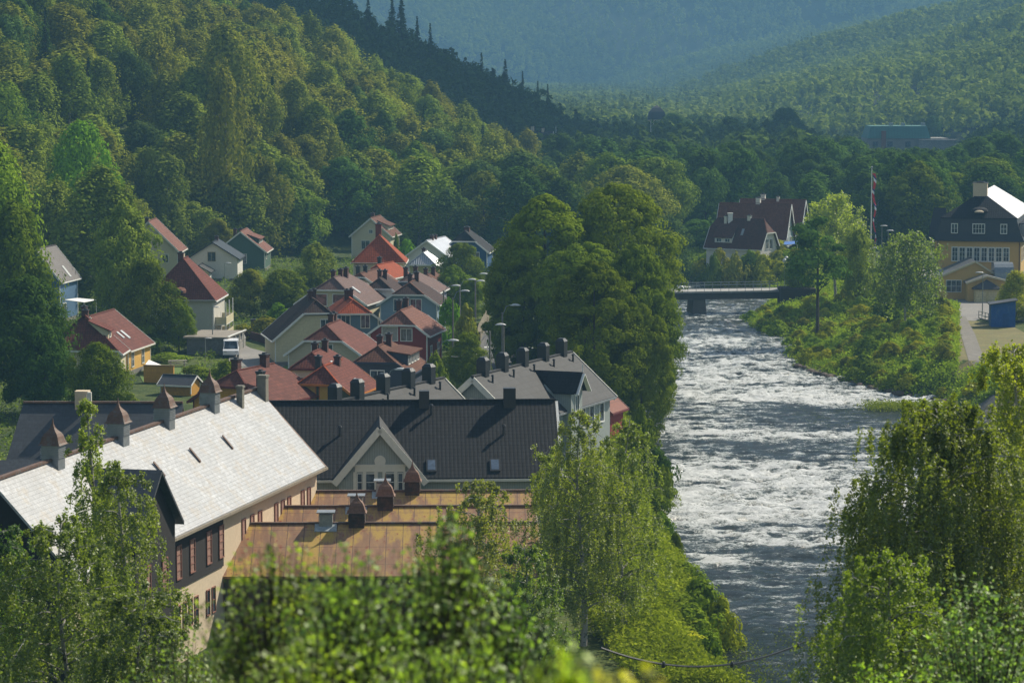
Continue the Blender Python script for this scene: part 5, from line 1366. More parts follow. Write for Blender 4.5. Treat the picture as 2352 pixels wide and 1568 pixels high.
def far_trio():
    MB_ = tiles('trio_maroon', (.115, .045, .032)); MB2 = tiles('trio_brown', (.19, .070, .042))
    W_GG = boards('boards_pale_grey_green', (.36, .42, .42)); W_GB = boards('boards_grey_blue', (.26, .33, .37))
    D = 515
    def base(px, py, D): c = PD(px, py, D); return (c[0], D, 0), c[2]
    l, he = base(1766, 572, D)
    house('wooden_house', 'white house with a deep maroon half-hipped roof and tall white chimney by the river bend', l, 6.6, 11, -58, 2.4, 5.4, W_WHITE, MB_, .45, .3, WHITE, front=[(-.8, 2.4, 1.1, 1.7), (.8, 2.4, 1.1, 1.7), (1.6, .3, 1, 1.2)],
          chim=[(-.6, 8.5, .3, .5, CREAMT), (0, 4, .5, .6, CREAMT)], dorm=[('l', 6.0, 9.5, .8, 3.0, .9, W_WHITE)], roofm2=MB2, skyl=[('l', 4.5, 1.7, .6)], fh=-1.0)
    c = PD(1677, 540, 519); m = MB(); m.box(-.42, .42, -.42, .42, 3, c[2] + 3.9); o = thing('chimney_stack', 'tall white chimney at the left end of the maroon roof', 'chimney', (c[0], 519, 0)); m.build('shaft', WHITE, o); m = MB(); m.box(-.5, .5, -.5, .5, c[2] + 3.9, c[2] + 4.05); m.build('cap', CREAMT, o)
    l, he = base(1812, 560, 528)
    house('wooden_house', 'grey-green house with a very steep gable between the maroon and brown roofs', l, 6.2, 13, -70, 3.4, 6.5, W_GG, MB2, 0, 0, WHITE, front=[(0, 5.6, .8, 1.6), (-1.3, 2.2, .9, 1.5), (1.2, 2.2, .9, 1.5)], chim=[(.3, 6, 1.0, .8, CREAMT)], board=.35)
    l, he = base(1845, 556, 540)
    house('wooden_house', 'grey-blue house with tall windows under a brown roof at the right of the trio', l, 6.4, 12, -70, 3.9, 6.2, W_GB, MB2, 0, 0, WHITE, front=[(0, 6, .8, 1.5), (-1.3, 2.2, .9, 1.5)], left=[(3, 2.5, .9, 1.7), (6, 2.5, .9, 1.7)], chim=[(.3, 8, .9, .8, CREAMT), (0, 5, .5, .5, CREAMT)], board=.35)
    awning('bright blue awning beside the grey-green house', [PD(1797, 562, 520), PD(1803, 555, 524), PD(1835, 553, 524), PD(1832, 560, 520)])
    bpy.data.objects['canvas.002'].data = bpy.data.objects['canvas.002'].data; bpy.data.objects['canvas.002'].data.materials[0] = surf('blue_canvas', (.05, .18, .55), .7)
    # small orange roof in the trees and far town
    D = 610; c = PD(1540, 510, D)
    house('rendered_house', 'house with an orange-red tiled roof peeping out of the trees right of the big lindens', (c[0], D, 0), 7, 8, -60, c[2], 3.5, PL_CREAM, T_BROWN, .5, .3, CREAMT, chim=[(0, 4, .9, .8)])
    D = 930; c = PD(1268, 330, D)
    house('rendered_house', 'grey slate roofed house with two chimneys deep in the valley trees', (c[0], D, 0), 9, 9, -80, c[2], 4.0, PL_BUFF, T_GREY, 0, 0, CREAMT, chim=[(0, 6.5, 1.6, 1.0, PL_BUFF), (0, 3, 1., .8, PL_BUFF)])
    # dark tower roof
    D = 1150; c = PD(1508, 275, D); s = D / F
    t = thing('church_tower', 'dark bell-shaped tower roof rising above the far treeline', 'tower', (c[0], D, 0))
    z = c[2]; m = MB(); m.box(-3.4, 3.4, -3.4, 3.4, 0, z); m.build('tower_wall', PL_BUFF, t)
    m = MB()
    for (a, z0), (b, z1) in zip([(7.2, 0), (6.9, 1.6), (6.0, 3.2), (3.2, 4.8)], [(6.9, 1.6), (6.0, 3.2), (3.2, 4.8), (.2, 5.8)]): m.tbox(0, 0, z + z0, z + z1, a, a, b, b)
    m.build('tower_roof', surf('tower_slate', (.03, .035, .045), .6, 'slate'), t)
    # green roofed block
    D = 1150; a = PD(1992, 345, D); b = PD(2178, 345, D); W = b[0] - a[0]; zt = PD(2000, 318, D)[2]; zt2 = PD(2000, 290, D)[2]; z0 = 0
    t = thing('office_block', 'large pale block with a verdigris green mansard roof and brown shaft in the far town', 'office building', (a[0], D, 0)); EXCL.append((a[0] + W / 2, D, 18)); EXCL.append((a[0] + W / 2, D - 30, 12)); EXCL.append((a[0] + W / 2 - 5, D - 60, 9))
    m = MB(); m.box(0, W, 0, 20, -2, zt); m.build('wall', surf('far_render', (.26, .25, .22), .9), t)
    m = MB(); wg = W * .78; m.tbox(wg / 2, 10, zt, zt2, wg, 21, wg - 3, 18); m.build('roof', surf('verdigris', (.045, .20, .165), .7, 'vboard', bw=1.2), t)
    m = MB(); m.box(W * .17, W * .225, -1.2, 0, -2, zt + 3); m.build('stair_shaft', surf('brown_brick', (.22, .08, .05), .9), t)
    m = MB(); m.box(W * .06, W * .36, -.6, 0, zt - 7.5, zt - 5.5); m.build('balcony', surf('verdigris', (.1, .3, .3)), t)
    for q in (.10, .28, .5): window(t, 'f', W * q, zt - 3.4, 2.0, 2.0, 0, DARKM, 0, 0)
    m = MB(); m.box(W * .62, W + 2, -3, 0, -2, zt - 1.0); m.box(W * .62, W + 2.6, -3.4, 0, zt - 1.0, zt - .4); m.build('side_block', surf('far_brick_pale', (.34, .33, .31), .9, 'tile', bw=.6, bh=.3), t)
    for q in (.3, .45, .7): m = MB(); m.box(W * q, W * q + 1.6, 8, 10, zt2, zt2 + 1.2); m.build('roof_unit', GALV, t)
    for px, D, rm, lab in ((1905, 1350, surf('far_orange', (.22, .07, .035), .8), 'long orange-tiled roof in the far town left of the green roof'), (1935, 1480, surf('far_greyroof', (.12, .12, .13), .8), 'long grey roof in the far town behind the orange one'), (2290, 1250, surf('far_orange', (.2, .06, .03)), 'orange roof low among the trees at the far right of the town')):
        y_ = 300 if D < 1400 and px < 2000 else (290 if D > 1400 else 365); c = PD(px, y_, D)
        house('town_house', lab, (c[0] + 10, D, 0), 9, 24 if px != 2290 else 16, -86, max(3, c[2] - 3), 3.2, PL_BUFF, rm, .3, .3, CREAMT, chim=[(0, 6, 1.2, 1.2, CREAMT), (0, 15, 1.2, 1.2, CREAMT)], sideboards=False)
far_trio()
# ------------------------------------------------------------------ roads, bridge, lamps, cars
ASPH = surf('asphalt', (.095, .095, .10), .9, scale=.6, var=.25, col2=(.12, .115, .11)); ASPHL = surf('pale_asphalt', (.25, .235, .215), .9, scale=.4, var=.25, col2=(.20, .19, .175))
GRAV = surf('gravel_track', (.22, .20, .17), .95, scale=2, var=.4); LAWN = surf('mown_lawn', (.10, .17, .018), .95, scale=.6, var=.3); DRY = surf('dry_grass', (.20, .17, .05), .95, scale=.7, var=.4, col2=(.11, .12, .03))
struct(sheet('road', [(1108, 900), (1112, 800), (1122, 745), (1140, 700), (1158, 700), (1175, 745), (1200, 800), (1240, 900)], 0, ASPH, .07))
def paint(pxs):
    o = sheet('road_marking', pxs, 0, surf('road_paint', (.6, .6, .56), .8), .085); struct(o)
paint([(1108, 800), (1110, 797.2), (1202, 795), (1202, 798)]); paint([(1120, 771), (1121, 769), (1186, 767), (1188, 769.5)]); paint([(1118, 763), (1119, 761), (1150, 761), (1150, 763)])
struct(sheet('pavement', [(1085, 860), (1090, 800), (1104, 760), (1122, 745), (1112, 800), (1108, 860)], 0, surf('pavement_slabs', (.24, .23, .21), .9, 'tile', bw=.5, bh=.5), .13))
struct(sheet('lane', [(528, 800), (560, 792), (575, 800), (655, 822), (668, 835), (610, 862), (575, 900), (520, 960), (470, 960), (540, 870), (525, 835)], 0, ASPHL, .07))
struct(sheet('lane', [(2400, 700), (2180, 668), (2150, 668), (2165, 705), (2180, 735), (2240, 738), (2262, 728), (2400, 735)], 0, ASPHL, .07))
struct(sheet('car_park', [(1985, 628), (2000, 618), (2160, 612), (2160, 640), (2010, 648)], 0, ASPHL, .07))
struct(sheet('verge', [(2180, 735), (2240, 738), (2330, 752), (2420, 800), (2420, 905), (2250, 905), (2195, 830)], 0, DRY, .05))
struct(sheet('track', [(2192, 728), (2218, 728), (2240, 770), (2262, 830), (2300, 900), (2262, 900), (2228, 840), (2210, 780)], 0, GRAV, .09))
for p_ in ([(600, 868), (628, 842), (665, 832), (668, 850), (650, 880), (602, 892)], [(320, 862), (370, 845), (430, 842), (440, 856), (380, 872), (330, 880)], [(1800, 688), (1890, 668), (2020, 660), (2010, 690), (1900, 700)], [(2195, 688), (2150, 676), (2400, 686), (2400, 700), (2300, 696)]):
    struct(sheet('lawn', p_, 0, LAWN, .05))

def bridge():
    D = 451; a = PD(1500, 676, D + 2); b = PD(1795, 669, D + 6)
    L = math.hypot(b[0] - a[0], b[1] - a[1]); t = thing('road_bridge', 'low flat concrete bridge on one tapered pier across the rapids', 'bridge', (a[0], a[1], 0), math.atan2(b[1] - a[1], b[0] - a[0]))
    zt = -.35; m = MB(); m.box(-3, L, -2.6, 2.6, zt - .28, zt); m.build('deck', surf('bridge_concrete', (.36, .35, .33), .85), t)
    m = MB(); m.box(-3, L, -2.1, 2.1, zt - 1.35, zt - .28); m.build('girder', surf('bridge_girder_dark', (.07, .06, .055), .85), t)
    px = PD(1605, 700, D)[0] - a[0]
    m = MB(); m.tbox(px, 0, -6, zt - 1.3, 2.7, 4.4, 1.9, 3.6); m.build('pier', surf('pier_concrete', (.13, .11, .09), .9, scale=2), t)
    for s_, nm in ((-2.5, 'near_railing'), (2.5, 'far_railing')):
        m = MB(); n = int((L + 3) / 1.3)
        for i in range(n + 1): x = -3 + (L + 3) * i / n; m.box(x - .03, x + .03, s_ - .03, s_ + .03, zt, zt + 1.05)
        m.box(-3, L, s_ - .035, s_ + .035, zt + 1.0, zt + 1.08); m.box(-3, L, s_ - .02, s_ + .02, zt + .55, zt + .6)
        m.build('railing', GALV, t)
    c = PD(1828, 690, D + 3); m = MB(); m.box(-2.7, 2.9, -2.8, 3, -6, .15); o = m.build('abutment', surf('dark_timber', (.045, .035, .028), .95, 'hboard', bw=.3), loc=(c[0], D + 3, 0))
    tag(o, 'dark timber-clad abutment carrying the right end of the bridge', 'abutment')
bridge()

def lamp(px, ytop, ybase, headdx, label, wood=True, D=None, two=None, wire=None, hs=1.0):
    b = P(px, ybase, 0) if D is None else PD(px, ybase, D)
    D = b[1]; z0 = H(b[0], D); top = PD(px, ytop, D)[2]; hx = headdx * D / F
    t = thing('street_lamp', label, 'street lamp', (b[0], D, z0)); h = top - z0
    m = MB(); m.cyl((0, 0, -.5), (0, 0, h), .13 if wood else .08, .09 if wood else .05); m.build('pole', surf('pole_wood', (.24, .22, .19), .9) if wood else GALV, t)
    heads = [(hx, two if two is not None else h + .45)]
    m = MB(); 
    for x, z in heads:
        m.tube([(0, 0, min(h, z) - .4), (x * .35, 0, z - .15), (x * .7, 0, z + .02), (x, 0, z)], .04)
        k = MB(); sgn = 1 if x >= 0 else -1; k.lathe([(.02, .16), (.22, .13), (.42, .02), (.44, -.06), (.0, -.08)][::-1], 12, (x + sgn * .25, 0, z), 1.35 * hs, .6 * hs); k.build('lamp_head', surf('lamp_shade_white', (.68, .68, .66), .45), t, smooth=True)
    m.build('arm', GALV, t)
    return t
def zc(x, y): return 587.4 + x * .3197, 469.9 + y * .3197
def vlamp(x, y0, y1, hx, hy, label, wood=True, D=None, **k):
    px, yt = zc(x, y0); _, yb = zc(x, y1); qx, qy = zc(hx, hy)
    b = P(px, yb, 0) if D is None else PD(px, yb, D); 
    return lamp(px, yt, yb, qx - px, label, wood, D, two=PD(px, qy, b[1])[2] - H(b[0], b[1]), **k)
vlamp(1772, 775, 1110, 1850, 722, 'timber street lamp with a raised arm beside the asphalt road', D=318)
vlamp(1780, 870, 1170, 1776, 862, 'street lamp with its low head straight on the pole, nearest the parked car', D=300)
vlamp(1350, 615, 900, 1425, 582, 'leftmost timber lamp of the cluster above the shrubs', D=358)
vlamp(1417, 670, 900, 1490, 620, 'lamp with a wooden pole between the leftmost lamp and the pale blue house corner shrubs', D=349)
vlamp(1467, 572, 790, 1540, 538, 'tall timber lamp left of the twin-headed post', D=385)
vlamp(1578, 535, 800, 1604, 548, 'timber post with a short lamp arm in front of the road trees', D=392)
vlamp(1655, 505, 800, 1648, 497, 'farthest timber lamp, standing close against the big lindens', D=404)
vlamp(1310, 1035, 1250, 1405, 975, 'timber lamp whose arm reaches over the bush beside the red house', D=300)
vlamp(940, 1255, 1330, 1025, 1182, 'curved-arm lamp in front of the slate blue house', wood=False, D=262)
o = thing('utility_pole', 'bare timber pole standing left of the lamp by the parked car', 'pole', (PD(zc(1682, 1100)[0], zc(1682, 1100)[1], 305)[0], 305, 0)); m = MB(); m.cyl((0, 0, -.5), (0, 0, PD(1125, 761, 305)[2]), .14, .1); m.build('shaft', surf('pole_wood', (.2, .2, .2)), o)
def c1(x, y): return x * .3197, 438.6 + y * .3197
def llamp(x, y0, D, hx, hy, label):
    px, yt = c1(x, y0); qx, qy = c1(hx, hy); b = PD(px, yt, D); lamp(px, yt, 0, qx - px, label, False, None, two=None) if False else None
    z0 = H(b[0], D); t = thing('street_lamp', label, 'street lamp', (b[0], D, z0)); h = b[2] - z0; m = MB(); m.cyl((0, 0, -.5), (0, 0, h), .08, .05); m.build('pole', GALV, t)
    x_ = (qx - px) * D / F; k = MB(); k.lathe([(.02, .12), (.25, .08), (.40, -.02), (.0, -.06)][::-1], 10, (x_ if abs(x_) > .3 else .35, 0, h), 1.3, .6); k.build('lamp_head', surf('lamp_shade_white', (.7, .7, .7)), t, smooth=True)
    k = MB(); k.beam((0, 0, h - .05), (x_, 0, h), .05, .05); k.build('arm', GALV, t)
llamp(1708, 700, 400, 1685, 697, 'slim steel lamp in the gardens right of the tall off-white house')
llamp(1525, 835, 352, 1555, 832, 'slim lamp against the edge of the tall off-white house')
llamp(1475, 1058, 345, 1490, 1055, 'short slim lamp in front of the plank terrace')
llamp(1615, 518, 455, 1640, 515, 'thin grey lamp in front of the white house with the black roof')
def c4(x, y): return 1644.7 + x * .3596, 313.3 + y * .3596
def rlamp(x, y0, D, dx, label, globe=False):
    px, yt = c4(x, y0); b = PD(px, yt, D); z0 = H(b[0], D); h = b[2] - z0; t = thing('street_lamp', label, 'street lamp', (b[0], D, z0)); m = MB(); m.cyl((0, 0, -.5), (0, 0, h), .08, .05); m.build('pole', GALV, t)
    k = MB(); W_ = surf('lamp_shade_white', (.7, .7, .7))
    if globe: k.lathe([(.0, 0), (.25, .1), (.36, .35), (.25, .62), (0, .72)], 12, (0, 0, h)); k.build('lamp_globe', W_, t, smooth=True)
    else: k.lathe([(.02, .14), (.3, .1), (.45, -.02), (.0, -.06)][::-1], 10, (dx, 0, h), 1.5, .7); k.build('lamp_head', W_, t, smooth=True)
rlamp(1100, 602, 470, .3, 'tall steel lamp with a broad white head left of the villa')
rlamp(1060, 572, 480, .3, 'thinner lamp standing just left of the tall steel lamp near the villa')
rlamp(1000, 712, 440, .3, 'low lamp half hidden in the park birches')
rlamp(449, 792, 474, 0, 'white globe lamp at the right end of the bridge', True)
rlamp(437, 808, 466, 0, 'second, slightly lower white globe lamp beside the bridge end', True)
rlamp(1705, 870, 405, -.5, 'thin lamp post in front of the annexe porch')

def flagpole():
    D = 500; b = PD(2000, 590, D); top = PD(2000, 387, D)[2]; z0 = H(b[0], D)
    t = thing('flagpole', 'tall white flagpole with a red, white and blue pennant hanging limp', 'flagpole', (b[0], D, z0)); h = top - z0
    m = MB(); m.cyl((0, 0, 0), (0, 0, h), .14, .07, 10); m.build('pole', WHITE, t); m = MB(); m.lathe([(0, 0), (.2, .1), (.2, .28), (0, .38)], 10, (0, 0, h)); m.build('finial', GALV, t)
    m = MB(); n = 24; v = []; f = []
    for i in range(n + 1):
        z = h - .8 - i * .33 * 1.9 * .88; w_ = .42 * (1 - i / n) + .10; dx = .12 + .2 * math.sin(i * .7) + i * .022
        v += [(dx, .1 * math.sin(i), z), (dx + w_ * .5, .15 * math.cos(i * .9), z - .1), (dx + w_, .1 * math.sin(i * 1.3 + 1), z)]
    for i in range(n): f += [(i * 3, i * 3 + 1, i * 3 + 4, i * 3 + 3), (i * 3 + 1, i * 3 + 2, i * 3 + 5, i * 3 + 4)]
    m.solid(v, f)
    nt = NT('pennant_cloth'); tc = nt.n('ShaderNodeTexCoord'); sx = nt.n('ShaderNodeSeparateXYZ'); nt.l(tc.outputs['Object'], sx.inputs[0])
    a = math_(nt, 'FRACT', math_(nt, 'ADD', math_(nt, 'MULTIPLY', sx.outputs[2], .42), math_(nt, 'MULTIPLY', sx.outputs[0], .5)))
    c = mixc(nt, math_(nt, 'GREATER_THAN', a, .62), (.50, .02, .025), (.7, .7, .7)); c = mixc(nt, math_(nt, 'GREATER_THAN', a, .84), c, (.02, .03, .18))
    bs = nt.n('ShaderNodeBsdfPrincipled', i_Roughness=.8); nt.l(c, bs.inputs[0]); nt.l(bs.outputs[0], nt.out.inputs[0]); m.build('pennant', nt.m, t)
flagpole()
for px, y0, D, lab in ((1495, 277, 900, 'thin white flagpole before the dark tower roof'), (1277, 292, 930, 'thin white flagpole above the slate roof in the valley trees')):
    b = PD(px, y0, D); t = thing('flagpole', lab, 'flagpole', (b[0], D, 0)); m = MB(); m.cyl((0, 0, 0), (0, 0, b[2]), .16, .08); m.build('pole', WHITE, t); m = MB(); m.lathe([(0, 0), (.2, .2), (0, .4)], 8, (0, 0, b[2])); m.build('finial', GALV, t)

def car(loc, rz, col, label, van=False):
    t = thing('parked_van' if van else 'parked_car', label, 'van' if van else 'car', loc, rz)
    L, W = (4.9, 1.9) if van else (4.3, 1.75); P_ = surf('paint_' + label[:6], col, .3, var=.05, bump=0)
    hh = 1.95 if van else 1.45; m = MB(); w = W / 2
    prof = [(-L / 2, .35), (-L / 2, .85), (-L / 2 + .15, .95), (-L / 2 + (.9 if not van else .7), 1.0), (L / 2 - .5, .98), (L / 2 - .05, .85), (L / 2, .35)]
    n = len(prof); v = [(-w, y, z) for y, z in prof] + [(w, y, z) for y, z in prof]
    m.solid(v, [tuple(range(n)), tuple(range(2 * n - 1, n - 1, -1))] + [(i, i + n, (i + 1) % n + n, (i + 1) % n) for i in range(n)]); m.build('body', P_, t)
    m = MB(); y0, y1 = (-L / 2 + .6, L / 2 - .1) if van else (-L / 2 + .95, L / 2 - .35); a0, a1 = (.8, .1) if van else (.75, .5)
    m.solid([(-w + .06, y0, .98), (w - .06, y0, .98), (w - .06, y1, .96), (-w + .06, y1, .96), (-w + .2, y0 + a0, hh - .06), (w - .2, y0 + a0, hh - .06), (w - .2, y1 - a1, hh - .06), (-w + .2, y1 - a1, hh - .06)],
            [(0, 3, 2, 1), (4, 5, 6, 7), (0, 1, 5, 4), (1, 2, 6, 5), (2, 3, 7, 6), (3, 0, 4, 7)]); m.build('windows', GLASS, t)
    m = MB(); m.box(-w + .17, w - .17, y0 + a0 - .05, y1 - a1 + .04, hh - .06, hh)
    for sx in (-1, 1):
        m.beam((sx * (w - .07), y0, .98), (sx * (w - .19), y0 + a0, hh - .04), .07, .07); m.beam((sx * (w - .07), y1, .98), (sx * (w - .19), y1 - a1, hh - .04), .09, .09)
        if van: m.box(sx * (w - .1) - .05, sx * (w - .1) + .05, y0 + 1.4, y1 - .1, .95, hh - .05)
    m.build('roof', P_, t)
    for sx in (-1, 1):
        for y in (-L / 2 + .85, L / 2 - .85):
            m = MB(); m.cyl((sx * (w - .2), y, .33), (sx * (w + .01), y, .33), .33, n=14); wh = m.build('wheel', surf('tyre', (.02, .02, .02), .9), t); m = MB(); m.cyl((sx * (w - .1), y, .33), (sx * (w + .03), y, .33), .18, n=10); m.build('rim', GALV, wh)
        m = MB(); m.box(sx * (w - .3) - .16, sx * (w - .3) + .16, -L / 2 - .02, -L / 2 + .1, .66, .82); m.build('headlight', surf('lamp_glass', (.6, .6, .6), .2), t)
        m = MB(); m.box(sx * (w - .18) - .12, sx * (w - .18) + .12, L / 2 - .04, L / 2 + .02, .62, .88); m.build('tail_light', surf('tail_red', (.4, .01, .01), .3), t)
c = PD(527, 826, 345); car((c[0], 347, .07), R(5), (.75, .76, .78), 'white van parked beside the garage with the plank terrace', True)
c = PD(1160, 820, 318); car((c[0], 322, .08), R(172), (.40, .46, .52), 'pale grey-blue car on the asphalt road seen from behind')
c = PD(1127, 690, 410); car((c[0], 412, .08), R(10), (.5, .5, .52), 'silver car half hidden under the lindens at the top of the road')
c = PD(2120, 640, 460); car((c[0], 460, .08), R(80), (.35, .5, .5), 'pale teal car in the car park behind the park birches')
c = PD(2085, 636, 468); car((c[0], 468, .08), R(85), (.55, .55, .55), 'light grey car left of the teal one in the car park')

# guard rail, walls, fences, bins
def wall_line(name, label, cat, pts, h, w_, mat, cap=None, z=None):
    q = [P(x, y, 0) for x, y in pts]; c = q[0]; t = thing(name, label, cat, (c[0], c[1], 0)); m = MB(); k = MB()
    for a, b in zip(q, q[1:]):
        za, zb = H(a[0], a[1]), H(b[0], b[1])
        m.beam((a[0] - c[0], a[1] - c[1], za + h / 2 - .2), (b[0] - c[0], b[1] - c[1], zb + h / 2 - .2), w_, h + .4)
        k.beam((a[0] - c[0], a[1] - c[1], za + h + .04), (b[0] - c[0], b[1] - c[1], zb + h + .04), w_ + .08, .08)
    m.build('wall', mat, t); k.build('coping', cap or mat, t); return t
wall_line('guard_rail', 'pale guard rail curving round the road end under the lindens', 'guard rail', [(1226, 812), (1206, 808), (1197, 800), (1196, 792), (1204, 785)], .6, .12, surf('rail_pale', (.5, .5, .5), .6))
wall_line('garden_wall', 'low stone garden wall beside the pavement, grass in front', 'wall', [(1100, 792), (1103, 775), (1113, 755), (1120, 740)], 1.6, .4, surf('wall_ochre_stone', (.24, .20, .12), .95, 'tile', bw=.5, bh=.3))
wall_line('picket_fence', 'dark red plank fence below the garden hedge behind the white van', 'fence', [(546, 778), (575, 780), (620, 792), (648, 806)], 1.0, .1, surf('fence_red', (.07, .02, .015), .9, 'vboard', bw=.2))
wall_line('retaining_wall', 'short grey stone retaining wall at the bend of the pale lane', 'wall', [(545, 806), (560, 796), (552, 782)], 1.1, .5, surf('wall_grey_stone', (.26, .25, .22), .95, 'slate', bw=.4, bh=.3))
def handrail(label, pts):
    q = [P(x, y, -.2 - 1.8 * i / (len(pts) - 1)) for i, (x, y) in enumerate(pts)]; c = q[0]; t = thing('handrail', label, 'handrail', c); r = [tuple(Vector(p) - Vector(c)) for p in q]
    m = MB(); m.tube(r, .045, 6); m.build('rail', surf('rail_pale', (.45, .45, .45), .6), t)
    for p in r: m = MB(); m.cyl(p, (p[0], p[1], min(p[2] - .6, H(p[0] + c[0], p[1] + c[1]) - c[2] - .2)), .025, n=6); m.build('post', surf('rail_pale', (.45, .45, .45), .6), t)
handrail('pale handrail running diagonally down the right river bank', [(2140, 768), (2125, 782), (2110, 795), (2095, 808), (2080, 822), (2062, 838)])
t = wall_line('fence', 'dark railing and stones at the corner of the plaza above the bank', 'fence', [(2150, 700), (2168, 710), (2180, 725), (2184, 738)], 1.0, .12, surf('fence_dark', (.06, .055, .05), .8, 'vboard', bw=.25))
for px, py in ((582, 768), (618, 772)):
    c = P(px, py, 0); t = thing('wheelie_bin', 'dark wheeled bin on the terrace, ' + ('left one of the pair' if px < 600 else 'right one of the pair'), 'bin', (c[0], c[1], 1.0)); m = MB(); m.tbox(0, 0, 0, .95, .5, .5, .65, .65); m.build('body', DARKM, t); m = MB(); m.box(-.35, .35, -.36, .36, .95, 1.05); m.build('lid', GALV if px > 600 else DARKM, t)
def picnic():
    c = P(408, 842, 0); t = thing('picnic_table', 'weathered picnic table with benches on the lawn by the yellow house', 'picnic table', (c[0], c[1], 0), R(10)); W_ = surf('weathered_wood', (.35, .31, .26), .9, 'vboard', bw=.15)
    m = MB(); m.box(-1.1, 1.1, -.4, .4, .7, .76); m.build('table_top', W_, t)
    for s_ in (-1, 1):
        m = MB(); m.box(-1.1, 1.1, s_ * .75 - .14, s_ * .75 + .14, .42, .47); m.build('bench', W_, t)
        m = MB(); m.beam((s_ * .8, -.8, 0), (s_ * .8, -.1, .7), .08, .1); m.beam((s_ * .8, .8, 0), (s_ * .8, .1, .7), .08, .1); m.box(s_ * .8 - .04, s_ * .8 + .04, -.8, .8, .36, .42); m.build('leg', W_, t)
picnic()
# wires
def cable(name, label, a, b, sag, r, n=24, extra=None):
    a = Vector(a); b = Vector(b); pts = []
    for i in range(n + 1): u = i / n; p = a.lerp(b, u); p.z -= sag * 4 * u * (1 - u); pts.append(tuple(p - a))
    t = thing(name, label, 'cable', tuple(a)); m = MB(); m.tube(pts, r, 5); m.build('wire', BLACKM if r > .03 else GALV, t)
    if extra:
        for u in extra: k = MB(); p = pts[int(u * n)]; k.lathe([(0, -.16), (.07, -.14), (.09, 0), (.05, .1), (0, .13)], 8, p); k.build('insulator', DARKM, t)
cable('overhead_cable', 'dark sagging cable with insulators crossing low over the near river', PD(1380, 1487, 110), PD(1850, 1472, 118), .9, .045, extra=(.32, .66, .98))
cable('overhead_wire', 'thin pale wire sagging across the bush beside the street', PD(1036, 818, 300), PD(1115, 770, 330), .8, .03)
# power line corridor wires on the blue mountain
for k in range(3):
    cable('power_line', ('left', 'middle', 'right')[k] + ' wire of the faint power lines climbing the blue mountain', PD(1160 + k * 9, 140, 4200), PD(1268 + k * 18, -40, 4400), 12, .9, 12)
# two lattice pylons
for px, py, D in ((2010, 120, 2600), (2850 / 1.2768, 330 / 1.2768 - 90, 2300)):
    b = PD(px, py, D); z0 = H(b[0], D); t = thing('pylon', 'faint lattice pylon on the hazy slope, ' + ('upper left one' if px < 2100 else 'lower right one'), 'pylon', (b[0], D, z0)); m = MB(); h = 24
    for sx in (-1, 1):
        for sy in (-1, 1): m.beam((sx * 2.5, sy * 2.5, 0), (sx * .5, sy * .5, h), .35, .35)
    for z in (4, 9, 14, 19): w_ = 2.5 - 2 * z / h; m.beam((-w_, -w_, z), (w_, -w_, z + 3), .25, .25); m.beam((w_, -w_, z), (-w_, -w_, z + 3), .25, .25)
    m.beam((-7, 0, h - 3), (7, 0, h - 3), .4, .5); m.beam((-5, 0, h), (5, 0, h), .4, .5); m.build('lattice', GALV, t)
# ------------------------------------------------------------------ planting
def free(x, y, pad=0):
    for ex, ey, er in EXCL:
        if (x - ex) ** 2 + (y - ey) ** 2 < (er + pad) ** 2: return False
    return True
def tpx(x, y): return 1176 + F * x / y
def in_frame(x, y, m=160): return y > 20 and -m < tpx(x, y) < 2352 + m
def grid(x0, x1, y0, y1, s, seed):
    rng = np.random.default_rng(seed); r = 0
    for j in np.arange(y0, y1, s * .87):
        r += 1
        for i in np.arange(x0 + (s / 2 if r % 2 else 0), x1, s): yield i + rng.uniform(-.36, .36) * s, j + rng.uniform(-.36, .36) * s, rng
def hb(y): return float(np.interp(y, *HB))

# near left hillside
LB = {'birch': 'birch in the sunlit wood on the left hillside', 'broad': 'round-crowned tree in the sunlit wood on the left hillside', 'spruce': 'dark spruce among the left hillside birches'}
GL = {'birch': 'birches on the left hillside', 'broad': 'broadleaf trees on the left hillside', 'spruce': 'spruces on the left hillside'}
cnt = 0
for x, y, rng in grid(-190, 30, 400, 770, 9.6, 21):
    d = hb(y) - x
    if d < 1 or not in_frame(x, y, 120) or not free(x, y, 3): continue
    z = H(x, y); 
    if CAMZ + 150 / F * y + 6 < z: continue
    r = rng.random(); hh = rng.uniform(12, 19)
    if r < .60: key = f'birch{rng.integers(5)}'; tn = ['birch', 'birch', 'birch2', 'olive', 'birch2'][rng.integers(5)]; w = rng.uniform(8.5, 13); k = 'birch'
    elif r < .93: key = f'broad{rng.integers(5)}'; tn = ['sun', 'birch', 'blue', 'dark', 'olive'][rng.integers(5)]; w = rng.uniform(9, 14); hh *= .85; k = 'broad'
    else: key = f'spruce{rng.integers(3)}'; tn = 'spruce'; w = rng.uniform(4, 5.5); k = 'spruce'
    tree(key, x, y, hh, w, tn, LB[k], 'tree', GL[k], jitter=.18); cnt += 1
# individually visible trees on the left
ptree('leafy1', 185, 285, 400, 150, 'bright', 'vivid bright green round tree standing out on the left slope', D=455)
ptree('birch1', 520, 60, 260, 130, 'birch2', 'tall pale birch rising in front of the dark ridge', D=560)
ptree('birch3', 515, 150, 320, 110, 'olive', 'brownish-olive birch below the pale one on the left slope', D=520)
ptree('leafy3', 560, 400, 560, 150, 'blue', 'blue-green round tree above the green house', D=535)

